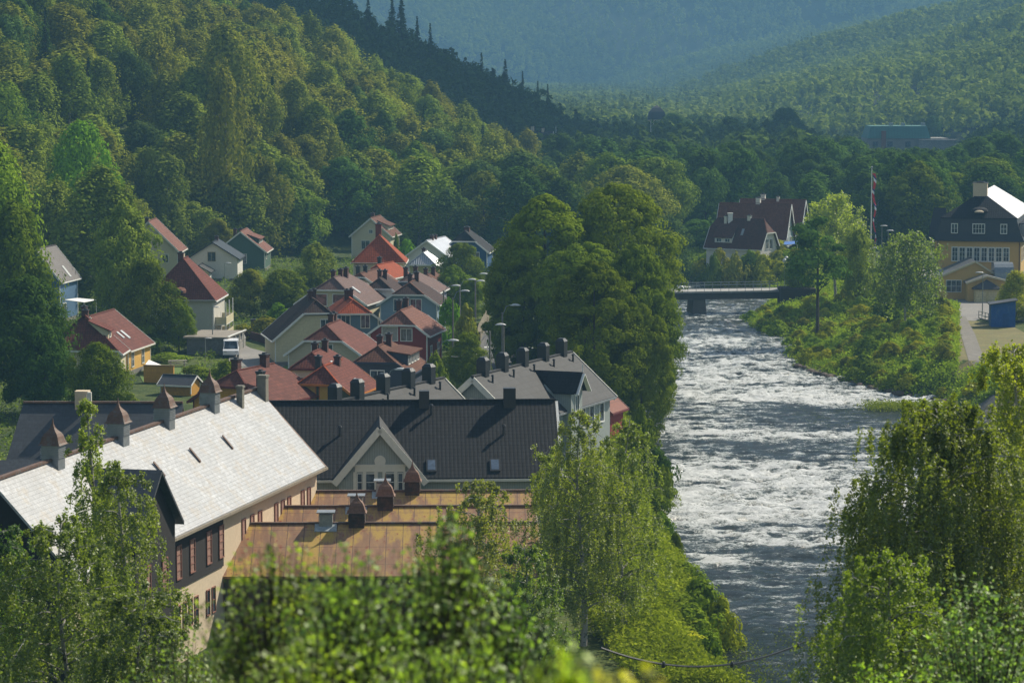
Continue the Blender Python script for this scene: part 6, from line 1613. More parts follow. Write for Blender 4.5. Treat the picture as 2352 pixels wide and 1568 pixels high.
# dark ridge, cloud shade also put into the leaf colours
pts, hs, tn, sp = [], [], [], []
n_ind = 0; ridge = []
for x, y, rng in grid(-300, 80, 770, 1180, 7.4, 22):
    d = hb(y) - x
    if d < -2 or not in_frame(x, y, 60): continue
    z = H(x, y)
    if CAMZ + 150 / F * y + 5 < z: continue
    s = rng.random() < .035; h = rng.uniform(9, 14) * (1.25 if s else 1)
    ridge.append((x, y, z, h, s, rng.random()))
ridge.sort(key=lambda q: q[1])
for x, y, z, h, s, u in ridge:
    if n_ind < 110 and (u < .5 or s):
        key = f'spruce{int(u * 99) % 3}' if s else (f'birch{int(u * 999) % 5}' if u < .2 else f'broad{int(u * 999) % 5}')
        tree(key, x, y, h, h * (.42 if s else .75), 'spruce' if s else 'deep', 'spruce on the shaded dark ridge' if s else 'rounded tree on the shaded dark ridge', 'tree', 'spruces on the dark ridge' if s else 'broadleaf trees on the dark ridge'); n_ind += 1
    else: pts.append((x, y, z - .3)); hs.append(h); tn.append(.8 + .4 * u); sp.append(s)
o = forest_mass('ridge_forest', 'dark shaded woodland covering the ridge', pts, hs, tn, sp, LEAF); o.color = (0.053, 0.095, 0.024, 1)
# silhouette spruces: (px, top row, height px)
for px, yt, D, hp, lab in ((845, -10, 1000, 60, 'spruce on the ridge crest at the top edge, left of the close pair'), (900, -5, 1010, 75, 'left spruce of the tall close pair on the ridge crest'), (922, -14, 1010, 85, 'right, taller spruce of the close pair on the ridge crest'), (958, 36, 1020, 52, 'spruce on the ridge crest just right of the tall pair'),
                           (988, 52, 1020, 48, 'slim lone spruce on the crest, fourth from the tall pair'), (1106, 120, 1050, 50, 'slim spruce on the middle of the descending ridge'), (1160, 135, 1050, 62, 'broad dark spruce on the descending ridge above the valley'), (1200, 162, 1060, 40, 'small spruce just right of the broad dark one'),
                           (1258, 192, 1060, 40, 'last dark spruce near the foot of the ridge'), (1235, 185, 1065, 26, 'tiny spruce beside the last dark one')):
    a = PD(px, yt, D); zz = H(a[0], D); h = hp * D / F; base = min(a[2] - h, zz); 
    tree(f'spruce{px % 3}', a[0], D, a[2] - base, max(4.0, h * .62), 'spruce', lab, z=base)

# valley woods
VB = {'birch': 'birch in the valley wood between ridge and river', 'broad': 'broadleaf tree in the valley wood between ridge and river'}
GV = {'birch': 'birches in the valley wood', 'broad': 'broadleaf trees in the valley wood'}
pts, hs, tn, sp = [], [], [], []
nv = 0; allv = []
for x, y, rng in grid(-20, 330, 545, 1480, 12.0, 23):
    px = tpx(x, y)
    if hb(y) > x - 1 or not in_frame(x, y, 60) or not free(x, y, 3): continue
    if y < 640 and float(xl(y)) - 4 < x < float(xr(y)) + 14: continue
    if px > 1560 and y < 560: continue
    if y < 600 and px > 1560: 
        if px < 1860: continue
    if 1985 < px < 2200 and 1050 < y < 1150: continue
    allv.append((x, y, rng.random(), rng.random(), rng.random()))
allv.sort(key=lambda q: q[1])
for x, y, u, v, w_ in allv:
    cap = CAMZ - (150 if False else 0)
    h = 11 + 7 * v; z = H(x, y)
    px = tpx(x, y)
    if y > 1000: h = 9 + 6 * v
    yl = np.interp(px, [1240, 1330, 1440, 1500, 1600, 1700, 1800, 1860, 1900, 1985, 2000, 2190, 2230, 2352], [240, 232, 242, 268, 255, 265, 258, 292, 306, 318, 336, 336, 300, 240])
    if y > 1150 and 1880 < px < 2250: continue
    h = min(h, CAMZ - (yl + 8 * w_ - 150) / F * y - z)
    if h < 3.5: continue
    dk = fbm(np.array([x * .012]), np.array([y * .006]), 2, 77)[0]
    if nv < 170:
        k = 'birch' if u < .45 else 'broad'
        key = f'{k}{int(w_ * 99) % 5}'
        tnn = 'dark' if dk < .36 or u > .9 else ['birch', 'sun', 'blue', 'linden'][int(w_ * 4)]
        tree(key, x, y, h, max(h * .78, 7.5), tnn, VB[k], 'tree', GV[k], jitter=.2); nv += 1
    else: pts.append((x, y, z - .3)); hs.append(h); tn.append(.7 + .6 * w_); sp.append(False)
o = forest_mass('valley_forest', 'treetops filling the valley floor towards the far town', pts, hs, tn, sp, LEAF); o.color = (0.097, 0.150, 0.027, 1)

# distinct valley trees
PT = ptree
PT('leafy1', 1437, 385, 520, 190, 'birch2', 'broad pale green tree right behind the big lindens', D=560)
PT('leafy3', 1512, 365, 640, 150, 'birch', 'weeping pale birch between the lindens and the dark tree', D=570)
PT('birch0', 1535, 500, 665, 90, 'blue', 'hanging blue-green birch beside the river bend', D=520)
PT('leafy2', 1655, 355, 600, 190, 'deep', 'very dark large tree left of the brown roofed houses', D=640)
PT('leafy0', 1600, 505, 640, 110, 'dark', 'dark round tree at the water left of the houses', D=545)
PT('leafy3', 1645, 520, 625, 80, 'dark', 'small dark tree just in front of the white chimney house', D=540)
PT('leafy1', 1545, 262, 345, 80, 'dark', 'dark broad tree hiding the foot of the tower', D=1100)
PT('leafy3', 1805, 250, 345, 100, 'deep', 'dark bushy tree standing above the valley skyline', D=1080)
PT('leafy2', 2110, 375, 560, 170, 'linden', 'large green tree right of the flagpole', D=560)
PT('leafy0', 2265, 365, 520, 190, 'sun', 'wide bright tree behind the villa roof', D=600)
PT('leafy3', 2190, 400, 560, 130, 'linden', 'green tree between the flagpole tree and the villa', D=580)
PT('leafy1', 1925, 440, 560, 130, 'dark', 'dark tree behind the park birches', D=590)
PT('leafy3', 2140, 268, 310, 45, 'deep', 'small dark tree on top of the green-roofed block skyline', D=1260)

# park birches on the right bank
PT('fine0', 1972, 530, 680, 85, 'birch', 'birch leaning right beside the tall pale park birch', D=430)
PT('pine', 1880, 500, 742, 130, 'dark', 'tall bare-trunked pine standing lowest on the bank', D=402)
PT('leafy2', 1835, 585, 660, 85, 'sun', 'leafy tree left of the pine by the bridge end', D=455)
PT('fine0', 2045, 640, 740, 80, 'dark', 'dark drooping tree left of the lone weeping birch', D=400)
PT('fine1', 2335, 625, 735, 90, 'yellow', 'young yellow-green tree at the right edge beside the annexe', D=395)

# the big lindens
PT('linden0', 1255, 450, 905, 300, 'linden', 'left large linden of the dense group beside the river', D=335)
PT('linden1', 1420, 425, 905, 270, 'linden', 'tallest linden at the back of the riverside group', D=340)
PT('linden2', 1462, 560, 925, 210, 'linden', 'right linden of the group overhanging the water', D=318)
PT('linden1', 1345, 560, 900, 230, 'linden', 'middle linden of the group, partly covered by the front one', D=322)
PT('linden2', 1365, 598, 935, 240, 'linden', 'bright conical front linden of the riverside group', D=296)
PT('linden0', 1475, 700, 940, 150, 'linden', 'low right linden leaning over the river', D=300)
PT('linden1', 1200, 560, 860, 170, 'linden', 'leftmost linden bordering the asphalt road', D=330)

# village trees and bushes
VG = 'garden trees of the village'
for i, (k, x, yt, yb, w, tn, lab, D) in enumerate((
    ('fine0', 725, 562, 668, 95, 'birch', 'round pale green tree behind the mauve-roofed house', 425), ('leafy0', 575, 620, 745, 105, 'olive', 'clipped dome-shaped olive tree in the gardens', 400), ('leafy1', 650, 620, 760, 110, 'linden', 'dark green garden tree right of the olive dome', 402),
    ('leafy3', 1060, 560, 640, 95, 'linden', 'garden tree in front of the deep blue house', 440), ('leafy2', 1042, 612, 720, 100, 'sun', 'yellow-tinged garden tree above the lamp cluster', 400), ('leafy0', 1088, 640, 730, 80, 'sun', 'garden tree right of the lamp cluster', 398),
    ('bush0', 1070, 705, 770, 60, 'birch2', 'silvery shrub beside the lamps', 352), ('leafy3', 1073, 765, 890, 95, 'linden', 'dark bushy tree beside the asphalt road', 308), ('bush2', 1030, 690, 780, 60, 'bright', 'bright shrub right of the pale blue house', 356), ('bush1', 1000, 815, 880, 60, 'sun', 'shrub at the corner of the dark red house', 296),
    ('leafy2', 285, 470, 780, 160, 'birch', 'broad-crowned tree hiding the long pink roof', 372), ('leafy3', 335, 600, 800, 125, 'linden', 'tree leaning over the side of the tall off-white house', 352), ('fine1', 230, 390, 760, 190, 'birch', 'tall birch behind the blue house on the left', 410), ('fine2', 130, 420, 650, 150, 'birch', 'tall birch above the long grey-brown roof', 420),
    ('leafy1', 410, 690, 780, 75, 'linden', 'low tree against the off-white wall', 352), ('leafy0', 30, 470, 950, 190, 'linden', 'tall leafy tree at the left edge beside the blue house', 330), ('leafy3', 60, 640, 1010, 200, 'dark', 'dark leafy tree at the left edge over the slate roof', 290),
    ('fine0', -10, 330, 800, 170, 'sun', 'sunlit birch cut off by the left edge', 345), ('leafy3', 100, 750, 1000, 130, 'dark', 'dark tree left of the brick-red hipped roof', 285), ('leafy1', 222, 790, 930, 130, 'linden', 'leafy tree covering the foot of the brick-red roof', 276), ('bush3', 300, 905, 960, 70, 'birch', 'shrub below the yellow house', 270),
    ('bush0', 480, 660, 710, 60, 'sun', 'vine-covered shrub before the white house', 430), ('bush2', 450, 840, 880, 90, 'linden', 'hedge shrub beside the plank-terrace garage', 320), ('bush1', 520, 830, 880, 90, 'linden', 'rounded shrub left of the pale lane', 312), ('bush3', 385, 810, 850, 90, 'sun', 'sunlit shrub on the slope under the off-white house', 340),
    ('bush0', 330, 745, 800, 110, 'sun', 'shrub beside the red sheet roof of the yellow house', 350), ('bush1', 610, 730, 765, 100, 'olive', 'autumn-tinged hedge above the red fence', 370), ('bush2', 560, 745, 775, 60, 'olive', 'hedge end behind the retaining wall', 372), ('bush0', 640, 700, 750, 80, 'bright', 'bright hedge left of the cream house', 380),
    ('leafy0', 500, 505, 600, 90, 'birch2', 'pale tree behind the white house with the black roof', 500), ('spruce1', 706, 465, 620, 70, 'deep', 'dark conical tree left of the tall cream house', 520), ('leafy1', 820, 455, 520, 60, 'birch', 'young tree rising behind the tall cream gable', 560), ('bush3', 935, 552, 580, 60, 'bright', 'bright shrub right of the tall cream house', 480),
    ('bush2', 910, 540, 590, 20, 'linden', 'narrow clipped conifer at the corner of the tall cream house', 490), ('bush0', 1470, 940, 1000, 60, 'linden', 'shrub on the bank behind the red shed', 262), ('bush1', 1020, 900, 925, 50, 'linden', 'clipped hedge bush behind the grey terrace', 270))):
    PT(k, x, yt, yb, w, tn, lab, D=D, cat='shrub' if k.startswith('bush') else 'tree')

for x, y, rng in grid(28, 62, 498, 524, 2.8, 33):
    px = tpx(x, y)
    if px < 1560 or px > 1840 or y > 523 or x < float(xr(y)) + .5: continue
    s = rng.uniform(.8, 1.4); tree(f'bush{rng.integers(4)}', x, y, 3.0 * s, 4.4 * s, ['birch2', 'sun', 'yellow'][rng.integers(3)], 'pale green shrub on the bank below the brown-roofed houses', 'shrub', 'shrubs below the trio of houses', jitter=.2)
for i, (px, w_) in enumerate(((1655, 55), (1690, 50), (1722, 60), (1755, 50), (1790, 60), (1640, 40), (1740, 45))):
    PT(f'bush{i % 4}', px, 578 + (i * 7) % 13, 632, w_ * 1.2, ['yellow', 'birch2', 'sun'][i % 3], 'pale green shrub on the bank below the brown-roofed houses', D=508 - i % 2 * 4, cat='shrub', group='shrubs below the trio of houses')
# left bank bushes by the river
for i, (x, yt, yb, w, tn) in enumerate(((1475, 960, 1075, 90, 'linden'), (1500, 1030, 1120, 95, 'dark'), (1525, 1075, 1145, 60, 'linden'), (1490, 1120, 1210, 90, 'linden'), (1520, 1180, 1240, 60, 'sun'), (1552, 1225, 1275, 45, 'linden'),
                                        (1560, 1290, 1370, 110, 'sun'), (1610, 1330, 1430, 120, 'sun'), (1660, 1380, 1450, 110, 'yellow'), (1590, 1390, 1480, 130, 'sun'), (1520, 1360, 1460, 130, 'sun'), (1540, 1450, 1540, 140, 'yellow'), (1460, 1400, 1500, 130, 'linden'), (1450, 1480, 1568, 150, 'yellow'), (1620, 1450, 1520, 90, 'sun'))):
    D = P(x, yb, WZ + 1)[1]
    PT(f'bush{i % 4}', x, yt, yb, w, tn, ('shrub on the near left river bank, number %s counting downstream from the red shed' % ('one two three four five six seven eight nine ten eleven twelve thirteen fourteen fifteen'.split()[i])), D=D, cat='shrub', jitter=.2)

# right bank: bushes plus ground cover
n = 0
for x, y, rng in grid(25, 75, 325, 560, 3.1, 31):
    px = tpx(x, y)
    if y > 545 or not free(x, y): continue
    dr = x - float(xr(y))
    wr = float(np.interp(y, *BW))
    if dr < .6 or dr > wr + (4 if y < 440 else 14): continue
    if px > 2190 and y > 330 or px > 2290: continue
    if n < 230 and rng.random() < .9:
        k = rng.integers(4); s = rng.uniform(.5, 1.05) * (1.35 if rng.random() < .15 else 1)
        tree(f'bush{k}', x, y, 1.9 * s, 3.0 * s, ['sun', 'birch2', 'yellow', 'yellow', 'sun'][rng.integers(5)], 'leafy shrub in the thicket on the right river bank', 'shrub', 'shrubs of the right bank thicket', jitter=.25); n += 1

def tufts(name, label, fn, n, size, color, seed, h=.8):
    rng = np.random.default_rng(seed); P_ = fn(rng, n)
    x, y = P_[:, 0], P_[:, 1]; z = height(x, y)
    k = 5; idx = np.repeat(np.arange(len(x)), k)
    pos = np.stack([x[idx] + rng.normal(size=len(idx)) * .22, y[idx] + rng.normal(size=len(idx)) * .22, z[idx] + rng.random(len(idx)) * h * (.5 + rng.random(len(idx)))], -1)
    nr = norm(rng.normal(size=pos.shape) * .6 + np.array([0, 0, .7]))
    V, Fq = quads(pos, nr, size * (.5 + rng.random(len(idx))), rng)
    T = np.repeat(.7 + .6 * vnoise(x[idx] * .5, y[idx] * .5, 3) + rng.normal(size=len(idx)) * .12, 4)
    o = link(name, np_mesh(name, V, Fq, LEAF, attr=T)); o.color = (*color, 1); o['kind'] = 'stuff'; o['label'] = label
def rb(rng, n):
    y = rng.uniform(322, 560, n); wr = np.interp(y, *BW); x = xr(y) + rng.random(n) ** .8 * (wr + 6)
    ok = (tpx(x, y) < 2205) | (y < 338); return np.stack([x, y], -1)[ok]
tufts('bank_vegetation', 'dense weeds and grass over the right river bank', rb, 60000, .15, (.27, .36, .03), 41)
def lb(rng, n):
    y = rng.uniform(160, 300, n); x = xl(y) - rng.random(n) ** 1.1 * 9 + .5; return np.stack([x, y], -1)
tufts('bank_vegetation', 'tall yellow-green grass and weeds on the near left bank', lb, 30000, .13, (.25, .30, .025), 42, 1.0)
def vg(rng, n):
    x = rng.uniform(-75, 15, n); y = rng.uniform(225, 520, n); ok = np.array([free(a, b, -1.5) for a, b in zip(x, y)]); px = tpx(x, y)
    ok &= ~((px > 1085) & (px < 1240) & (y < 440) & (y > 250)) & ~((px > 515) & (px < 675) & (y > 290) & (y < 372)) & ~((px < 450) & (px > 300) & (y < 350)); return np.stack([x, y], -1)[ok]
tufts('garden_vegetation', 'grass, flowers and low growth in the village gardens', vg, 30000, .16, (.18, .24, .04), 43, .7)
def isl(rng, n):
    a = P(2000, 938, WZ); b = P(2130, 945, WZ); u = rng.random(n)
    return np.stack([a[0] + (b[0] - a[0]) * u * 1.3 + rng.normal(size=n) * .8, a[1] + rng.normal(size=n) * 1.6], -1)
rng = np.random.default_rng(5); q = isl(rng, 3500); pos = np.stack([q[:, 0], q[:, 1], WZ + rng.random(len(q)) * .7], -1)
V, Fq = quads(pos, norm(rng.normal(size=pos.shape) * .6 + np.array([0, 0, .5])), .13 * np.ones(len(pos)), rng)
o = link('reed_bed', np_mesh('reed_bed', V, Fq, LEAF, attr=np.ones(len(V)))); o.color = (0.213, 0.250, 0.030, 1); o['kind'] = 'stuff'; o['label'] = 'low green reeds growing out of the shallow water'
def sh(rng, n):
    c = [P(x, y, WZ) for x, y in ((1690, 1490), (1730, 1520), (1780, 1560), (1700, 1560), (1830, 1480), (1640, 1540))]; i = rng.integers(len(c), size=n); return np.array([[c[k][0], c[k][1]] for k in i]) + rng.normal(size=(n, 2)) * np.array([.8, 2.0])
q = sh(rng, 900); pos = np.stack([q[:, 0], q[:, 1], WZ + rng.random(len(q)) * .8], -1)
V, Fq = quads(pos, norm(rng.normal(size=pos.shape) * .9), .09 * np.ones(len(pos)), rng)
o = link('reed_bed', np_mesh('reed_bed', V, Fq, LEAF, attr=np.ones(len(V)))); o.color = (0.175, 0.220, 0.030, 1); o['kind'] = 'stuff'; o['label'] = 'scattered water weeds in the near shallows'
for x, y, rng in grid(60, 330, 190, 560, 42, 55):
    if x < .18 * y * 1.02 + 16 or x < float(xr(y)) + 14 or not free(x, y, 4) or x > .18 * y + 150: continue
    tree(f'leafy{rng.integers(4)}', x, y, rng.uniform(9, 14), rng.uniform(8, 12), ['sun', 'birch', 'linden'][rng.integers(3)], 'broadleaf tree on the meadow right of the river', 'tree', 'trees of the right meadow', jitter=.2)
# rocks along the right waterline
rk = MB()
rng = np.random.default_rng(77); rm = surf('river_rock', (.12, .085, .065), .9, scale=3, var=.4)
pr = MB(); pr.lathe([(.7, -.4), (1.0, 0), (.8, .4), (.35, .65), (0, .7)], 8, (0, 0, 0), 1, .8); ro = None
for i in range(46):
    y = rng.uniform(326, 372); x = float(xr(y)) + rng.uniform(-.6, .6); s = rng.uniform(.25, .8)
    if ro is None: ro = pr.build('river_rock', rm, smooth=False); tag(ro, 'brown rock lying along the right waterline', 'rock', 'rocks at the foot of the right bank'); c = ro
    else: c = ro.copy(); COL.objects.link(c)
    c.location = (x, y, WZ + .1); c.scale = (s, s * .9, s * .8); c.rotation_euler = (0, 0, rng.random() * 6)

# far right slope woodland and mountains
rng = np.random.default_rng(88); N = 90000
y = np.sqrt(rng.uniform(1180 ** 2, 4350 ** 2, N)); px = rng.uniform(820, 2420, N); x = (px - 1176) / F * y
z = height(x, y); yp = 150 - (z - CAMZ) / y * F
ok = (yp > -60) & (yp < 330)
dens = fbm(x * .012 + y * .004, y * .004, 3, 91)
ok &= rng.random(N) < np.clip(.35 + (dens - .4) * 4, .15, 1)
x, y, z = x[ok], y[ok], z[ok]; n = len(x)
cl = fbm(x * .01, y * .004, 3, 92)
h = rng.uniform(8, 14, n); sp = (rng.random(n) < .25) & (cl < .48); t = .75 + .9 * (cl - .3) + rng.normal(size=n) * .08
print('far trees', n, 'hill', cnt, 'ridge', len(ridge), 'valley', len(allv))
o = forest_mass('slope_forest', 'hazy woodland covering the far right mountainside', list(zip(x, y, z - .3)), h * np.where(sp, 1.3, 1), t * np.where(sp, .45, 1), sp, LEAF, lods=LODF); o.color = (.20, .25, .045, 1)
# ------------------------------------------------------------------ near trees
def strand_birch(name, label, x, y, z0, h, w, base, nbr, nstr, leaf, tint, seed, lean=0.0, strand=(1.2, 3.2), per=34, group=None, spire=.6, limbw=1.0, topthin=1.0):
    """birch made of real limbs with hanging twigs, every twig strung with small leaves"""
    rng = np.random.default_rng(seed)
    if y < 200: leaf *= .70; per = int(per * 2.2)
    t = thing(name, label, 'tree', (x, y, z0), 0, group)
    m = MB(); r0 = h * .013
    ax = lambda u: np.array([lean * u * u * h + .25 * math.sin(u * 5 + seed), .25 * math.cos(u * 4), h * .97 * u])
    m.tube([(0, 0, -1.0)] + [tuple(ax(u)) for u in np.linspace(0, 1, 9)], [r0 * 1.3] + [r0 * (1 - .93 * u) + .01 for u in np.linspace(0, 1, 9)], 8)
    S, N_, L_ = [], [], []
    tips = []
    for b in range(nbr):
        u = base / h + (1 - base / h) * (b + .5) / nbr; u = min(.985, u + rng.uniform(-.02, .02))
        rel = (u - base / h) / (1 - base / h)
        rad = w / 2 * min(1, (1 - rel) ** spire * 1.08 * (.62 + .6 * min(1, rel * 2.2))) * rng.uniform(.72, 1.12)
        a = b * 2.4 + rng.uniform(-.4, .4)
        p0 = ax(u); d = np.array([math.cos(a), math.sin(a), 0])
        pts = [p0 + d * rad * s + np.array([0, 0, rad * (.75 * s - .55 * s * s * 1.0)]) + rng.normal(size=3) * .05 * rad * s for s in (0, .3, .6, .85, 1.0)]
        m.tube([tuple(p) for p in pts], [r0 * .34 * (1.15 - u) + .012, r0 * .25 * (1.15 - u) + .01, .02 * limbw, .014 * limbw, .008], 5)
        tips.append((pts, rad, rel, d))
    m.build('trunk', BIRCHBARK, t)
    for pts, rad, rel, d in tips:
        n = max(3, int(nstr * (rad / (w / 2) + .15) * topthin))
        for k in range(n):
            s = rng.random() ** .6 * 3.999; i = int(s); f = s - i
            p = pts[i] * (1 - f) + pts[i + 1] * f + rng.normal(size=3) * np.array([.34, .34, .2]) * (.5 + rad * .22)
            L = rng.uniform(*strand) * (.45 + .55 * min(1, rad / (w / 2))) * (1.0 if rel < .85 else .4)
            dr = d * rng.uniform(-.05, .18) + rng.normal(size=3) * .07
            q = rng.random(per); c = np.stack([p[0] + dr[0] * L * q, p[1] + dr[1] * L * q, p[2] + .25 * L * (1 - (1 - q) ** 2) * .4 - L * q ** 1.35], -1)
            c += rng.normal(size=c.shape) * leaf * 1.2
            S.append(c); N_.append(norm(rng.normal(size=c.shape) + d * .9 + np.array([0, 0, .35]))); L_.append(np.full(per, rng.uniform(.8, 1.2)))
    pos = np.concatenate(S); nr = np.concatenate(N_); tt = np.concatenate(L_)
    V, Fq = quads(pos, nr, leaf * (.6 + .8 * rng.random(len(pos))), rng, .7)
    o = link('crown', np_mesh('crown', V, Fq, LEAFG, attr=np.repeat(tt * (1 + rng.normal(size=len(tt)) * .13), 4)), t)
    o.color = (*TINT[tint], 1) if isinstance(tint, str) else (*[v * 1.9 * q for v, q in zip(tint, (1.02, 1.0, .55))], 1)
    return t

def sb(name, label, px, ytop, D, wpx, base_f, tint, seed, nbr=46, nstr=13, leaf=.10, strand=(1.2, 3.2), z0=None, **k):
    top = PD(px, ytop, D); z0 = H(top[0], D) - .2 if z0 is None else z0; h = top[2] - z0
    return strand_birch(name, label, top[0], D, z0, h, wpx * D / F, base_f * h, nbr, nstr, leaf, tint, seed, strand=strand, **k)

YB = (.150, .175, .030)
sb('birch_tree', 'tall yellow-green birch with a pale trunk rising left of the rapids', 1335, 925, 172, 240, .16, YB, 1, nbr=66, nstr=11, leaf=.085, strand=(.8, 2.4), spire=.5)
sb('birch_tree', 'twin birch crown leaning towards the river beside the taller yellow-green one', 1430, 945, 176, 230, .14, (.12, .15, .03), 2, nbr=60, nstr=11, leaf=.085, strand=(.8, 2.4), spire=.5, lean=.02)
sb('birch_tree', 'slim birch at the water side of the riverbank birch group', 1270, 1010, 178, 120, .2, (.13, .16, .03), 12, nbr=40, nstr=9, leaf=.085, strand=(.7, 1.8), spire=.5)
sb('birch_tree', 'lower rounded birch in front of the rust coloured roof', 1090, 1090, 150, 300, .25, (.13, .14, .035), 3, nbr=46, nstr=15, leaf=.085, strand=(.8, 2.2), spire=.45)
sb('birch_tree', 'lower birch under the riverbank pair, hiding the shed corner', 1200, 1240, 140, 230, .1, (.09, .13, .03), 4, nbr=36, nstr=14, leaf=.085, strand=(.6, 1.6), spire=.45)
sb('birch_tree', 'narrow birch spire in front of the dark cross gable', 205, 875, 120, 150, .12, (.12, .15, .03), 5, nbr=60, nstr=9, leaf=.075, strand=(.6, 1.8), spire=.55)
sb('birch_tree', 'full birch over the middle of the cross gable roof', 285, 1035, 117, 260, .12, (.105, .13, .028), 6, nbr=50, nstr=14, leaf=.075, strand=(.7, 2.0), spire=.45)
sb('birch_tree', 'broad dense birch filling the lower left corner', 150, 1180, 100, 400, .05, (.085, .11, .028), 7, nbr=54, nstr=19, leaf=.07, strand=(.6, 1.8), spire=.4)
sb('birch_tree', 'low birch in front of the buff hall wall', 330, 1340, 90, 330, .05, (.085, .11, .026), 8, nbr=40, nstr=16, leaf=.07, strand=(.5, 1.4), spire=.4)
sb('birch_tree', 'dark birch clump at the left edge under the white roof strip', -20, 1180, 105, 260, .05, (.05, .09, .025), 9, nbr=44, nstr=15, leaf=.08, strand=(.5, 1.5), spire=.4)
sb('weeping_birch', 'large weeping birch on the right with long hanging twigs over the river', 2150, 905, 92, 560, .22, (.115, .14, .02), 10, nbr=80, nstr=30, leaf=.07, strand=(1.6, 5.0), spire=.42, per=44)
sb('weeping_birch', 'yellow-topped birch reaching the right edge above the large weeping birch', 2330, 760, 105, 400, .3, (.155, .175, .022), 11, nbr=60, nstr=17, leaf=.08, strand=(1.0, 3.0), spire=.42)
sb('weeping_birch', 'lower weeping birch mass in the bottom right', 2060, 1255, 80, 430, .08, (.10, .135, .022), 13, nbr=50, nstr=16, leaf=.07, strand=(.8, 2.4), spire=.42)

sb('birch_tree', 'tall pale birch with white trunk in the park by the bridge', 1920, 440, 436, 165, .30, (.150, .18, .036), 21, nbr=60, nstr=14, leaf=.17, strand=(1.0, 3.0), per=20, spire=.5)
sb('birch_tree', 'weeping birch alone on the bank before the villa', 2085, 532, 388, 185, .30, (.10, .135, .03), 22, nbr=46, nstr=16, leaf=.16, strand=(1.5, 4.5), per=22, spire=.42)

def near_shrub(name, label, px, ytop, D, wpx, hpx, leaf, n, tint, seed, dens=.42, cat='shrub'):
    """near shrub: stems fanning up, clusters of flat oval leaves"""
    rng = np.random.default_rng(seed); top = PD(px, ytop, D); g = H(top[0], D); z0 = g - .1
    h = top[2] - z0; w = wpx * D / F; hc = hpx * D / F
    t = thing(name, label, cat, (top[0], D, z0)); m = MB(); S, N_ = [], []
    m.tube([(0, 0, -.4), (0, 0, max(.1, h - hc))], [.05 + h * .008, .04 + h * .004], 7)
    zb = h - hc
    for k in range(n):
        a = rng.random() * 6.283; rr = rng.random() ** .6; x = math.cos(a) * rr * w / 2; y = math.sin(a) * rr * w / 2
        zt = zb + hc * (1 - rr ** 2.2 * .42) * rng.uniform(.55, 1.0) ** (.6 + rr)
        p0 = np.array([x * .15, y * .15, zb - .1]); p1 = np.array([x, y, zt]); pm = (p0 + p1) / 2 + np.array([x * .12, y * .12, hc * .1])
        m.tube([tuple(p0), tuple(pm), tuple(p1)], [.011, .007, .003], 4)
        ln = np.linalg.norm(p1 - p0); q = rng.random(int(ln / leaf * dens) + 6) ** .75
        c = p0 * ((1 - q) ** 2)[:, None] + pm * (2 * q * (1 - q))[:, None] + p1 * (q ** 2)[:, None]
        c = c + rng.normal(size=c.shape) * leaf * 1.15
        S.append(c); N_.append(norm(rng.normal(size=c.shape) * .8 + np.array([.1, -.2, .55])))
    m.build('stems', BARK, t)
    pos = np.concatenate(S); nr = np.concatenate(N_); V, Fq = quads(pos, nr, leaf * (.55 + .6 * rng.random(len(pos))), rng, .62)
    o = link('foliage', np_mesh('foliage', V, Fq, LEAFG, attr=np.repeat(np.clip(1 + rng.normal(size=len(pos)) * .42, .3, 2.4), 4)), t); o.color = (*[v * 2.35 * q for v, q in zip(tint, (.95, 1.05, .7))], 1)
    return t
near_shrub('aspen_sapling', 'large leafed shrub out of focus at the bottom centre, its tip reaching the rust roof', 1000, 1150, 24, 350, 560, 0.035, 192, (.115, .155, .045), 1)
near_shrub('aspen_sapling', 'blurred leafy shrub at the bottom between buff wall and rust roof', 625, 1215, 26, 380, 480, 0.035, 176, (.12, .145, .03), 2)
near_shrub('aspen_sapling', 'blurred leafy shrub in the middle of the bottom edge left of the tall tip', 800, 1245, 23, 360, 420, 0.033, 176, (.12, .165, .045), 3)
near_shrub('aspen_sapling', 'blurred dark green shrub at the bottom right of the tall tip', 1150, 1310, 28, 350, 360, 0.035, 160, (.085, .13, .035), 4)
near_shrub('aspen_sapling', 'greyish leafed shrub in the bottom right corner before the weeping birch', 2260, 1270, 48, 380, 520, 0.053, 184, (.10, .145, .05), 5)
near_shrub('aspen_sapling', 'bright low shrub at the bottom edge under the weeping birch', 2060, 1500, 42, 420, 260, 0.047, 120, (.13, .18, .03), 6)
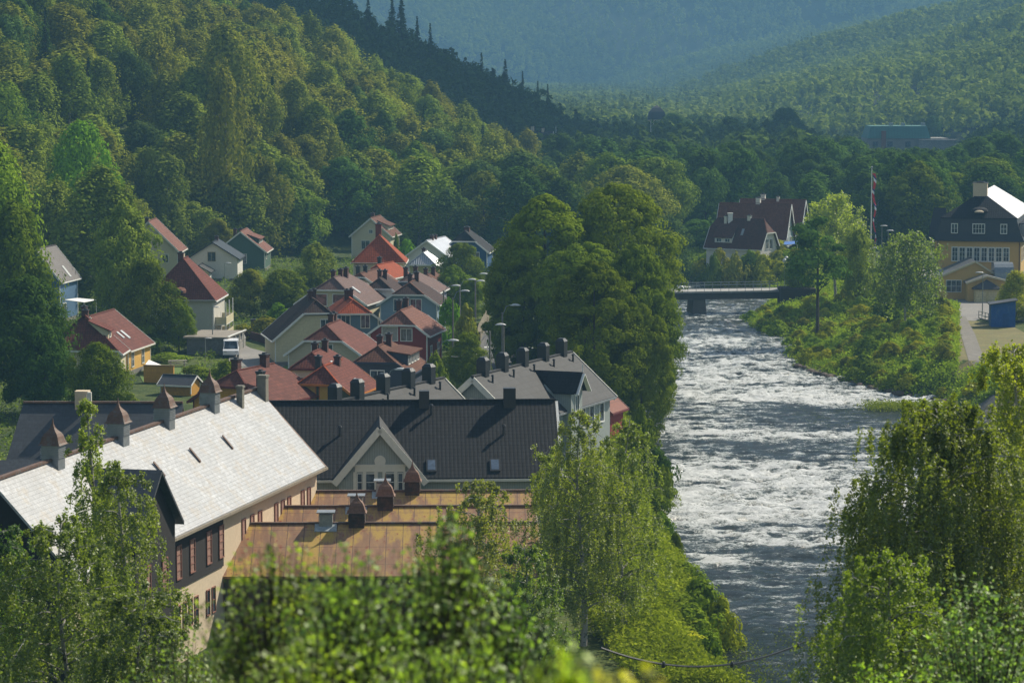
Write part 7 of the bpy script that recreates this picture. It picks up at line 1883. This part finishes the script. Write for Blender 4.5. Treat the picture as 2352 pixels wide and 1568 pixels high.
near_shrub('aspen_sapling', 'strongly blurred yellow-green sprig touching the bottom edge', 1290, 1480, 11, 200, 230, 0.031, 48, (.19, .23, .02), 7)
near_shrub('aspen_sapling', 'strongly blurred yellow-orange sprig at the bottom right of centre', 1450, 1515, 11, 260, 200, 0.031, 48, (.26, .22, .03), 8)
near_shrub('aspen_sapling', 'blurred shrub in the bottom left corner before the birches', 420, 1440, 45, 420, 300, 0.042, 120, (.09, .12, .03), 9)
near_shrub('aspen_sapling', 'low blurred shrub along the bottom edge beneath the central saplings', 700, 1440, 22, 460, 300, 0.033, 176, (.13, .16, .03), 10)
near_shrub('aspen_sapling', 'low blurred bush along the bottom edge right of the central saplings', 1020, 1440, 21, 420, 300, 0.033, 176, (.12, .16, .03), 11)

# ------------------------------------------------------------------ cloud that shades the ridge, lying outside the haze
def cloud(name, label, cx, cy, rx, ry, z=900, seed=1):
    # centre = ground point it shades, moved towards the sun
    k = z / SUNV.z; X, Y = cx + SUNV.x * k, cy + SUNV.y * k
    t = thing(name, label, 'cloud', (X, Y, z)); rng = np.random.default_rng(seed); m = MB()
    nt = NT('cloud_white_%d' % seed); bs = nt.n('ShaderNodeBsdfDiffuse'); bs.inputs[0].default_value = (.85, .86, .88, 1); nt.l(bs.outputs[0], nt.out.inputs[0])
    for i in range(46):
        a = rng.random() * 6.283; r = rng.random() ** .5; s = rng.uniform(.16, .34)
        m.lathe([(0, -.5), (.6, -.42), (.95, -.1), (1, .2), (.75, .65), (.35, .92), (0, 1)], 14, (0, 0, 0)); n = 14 * 7; b = len(m.v) - n
        for j in range(b, len(m.v)):
            x_, y_, z_ = m.v[j]; m.v[j] = (math.cos(a) * r * rx * .85 + x_ * rx * s, math.sin(a) * r * ry * .85 + y_ * ry * s, z_ * min(rx, ry) * s * .8 + rng.uniform(-1, 1))
    m.build('puffs', nt.m, t, smooth=True)
cloud('cloud', 'white cumulus cloud high above, shading the dark ridge', -75, 985, 150, 235, seed=1)
cloud('cloud', 'smaller white cumulus cloud shading the middle of the valley wood', 150, 1010, 95, 120, seed=2)
build_haze()
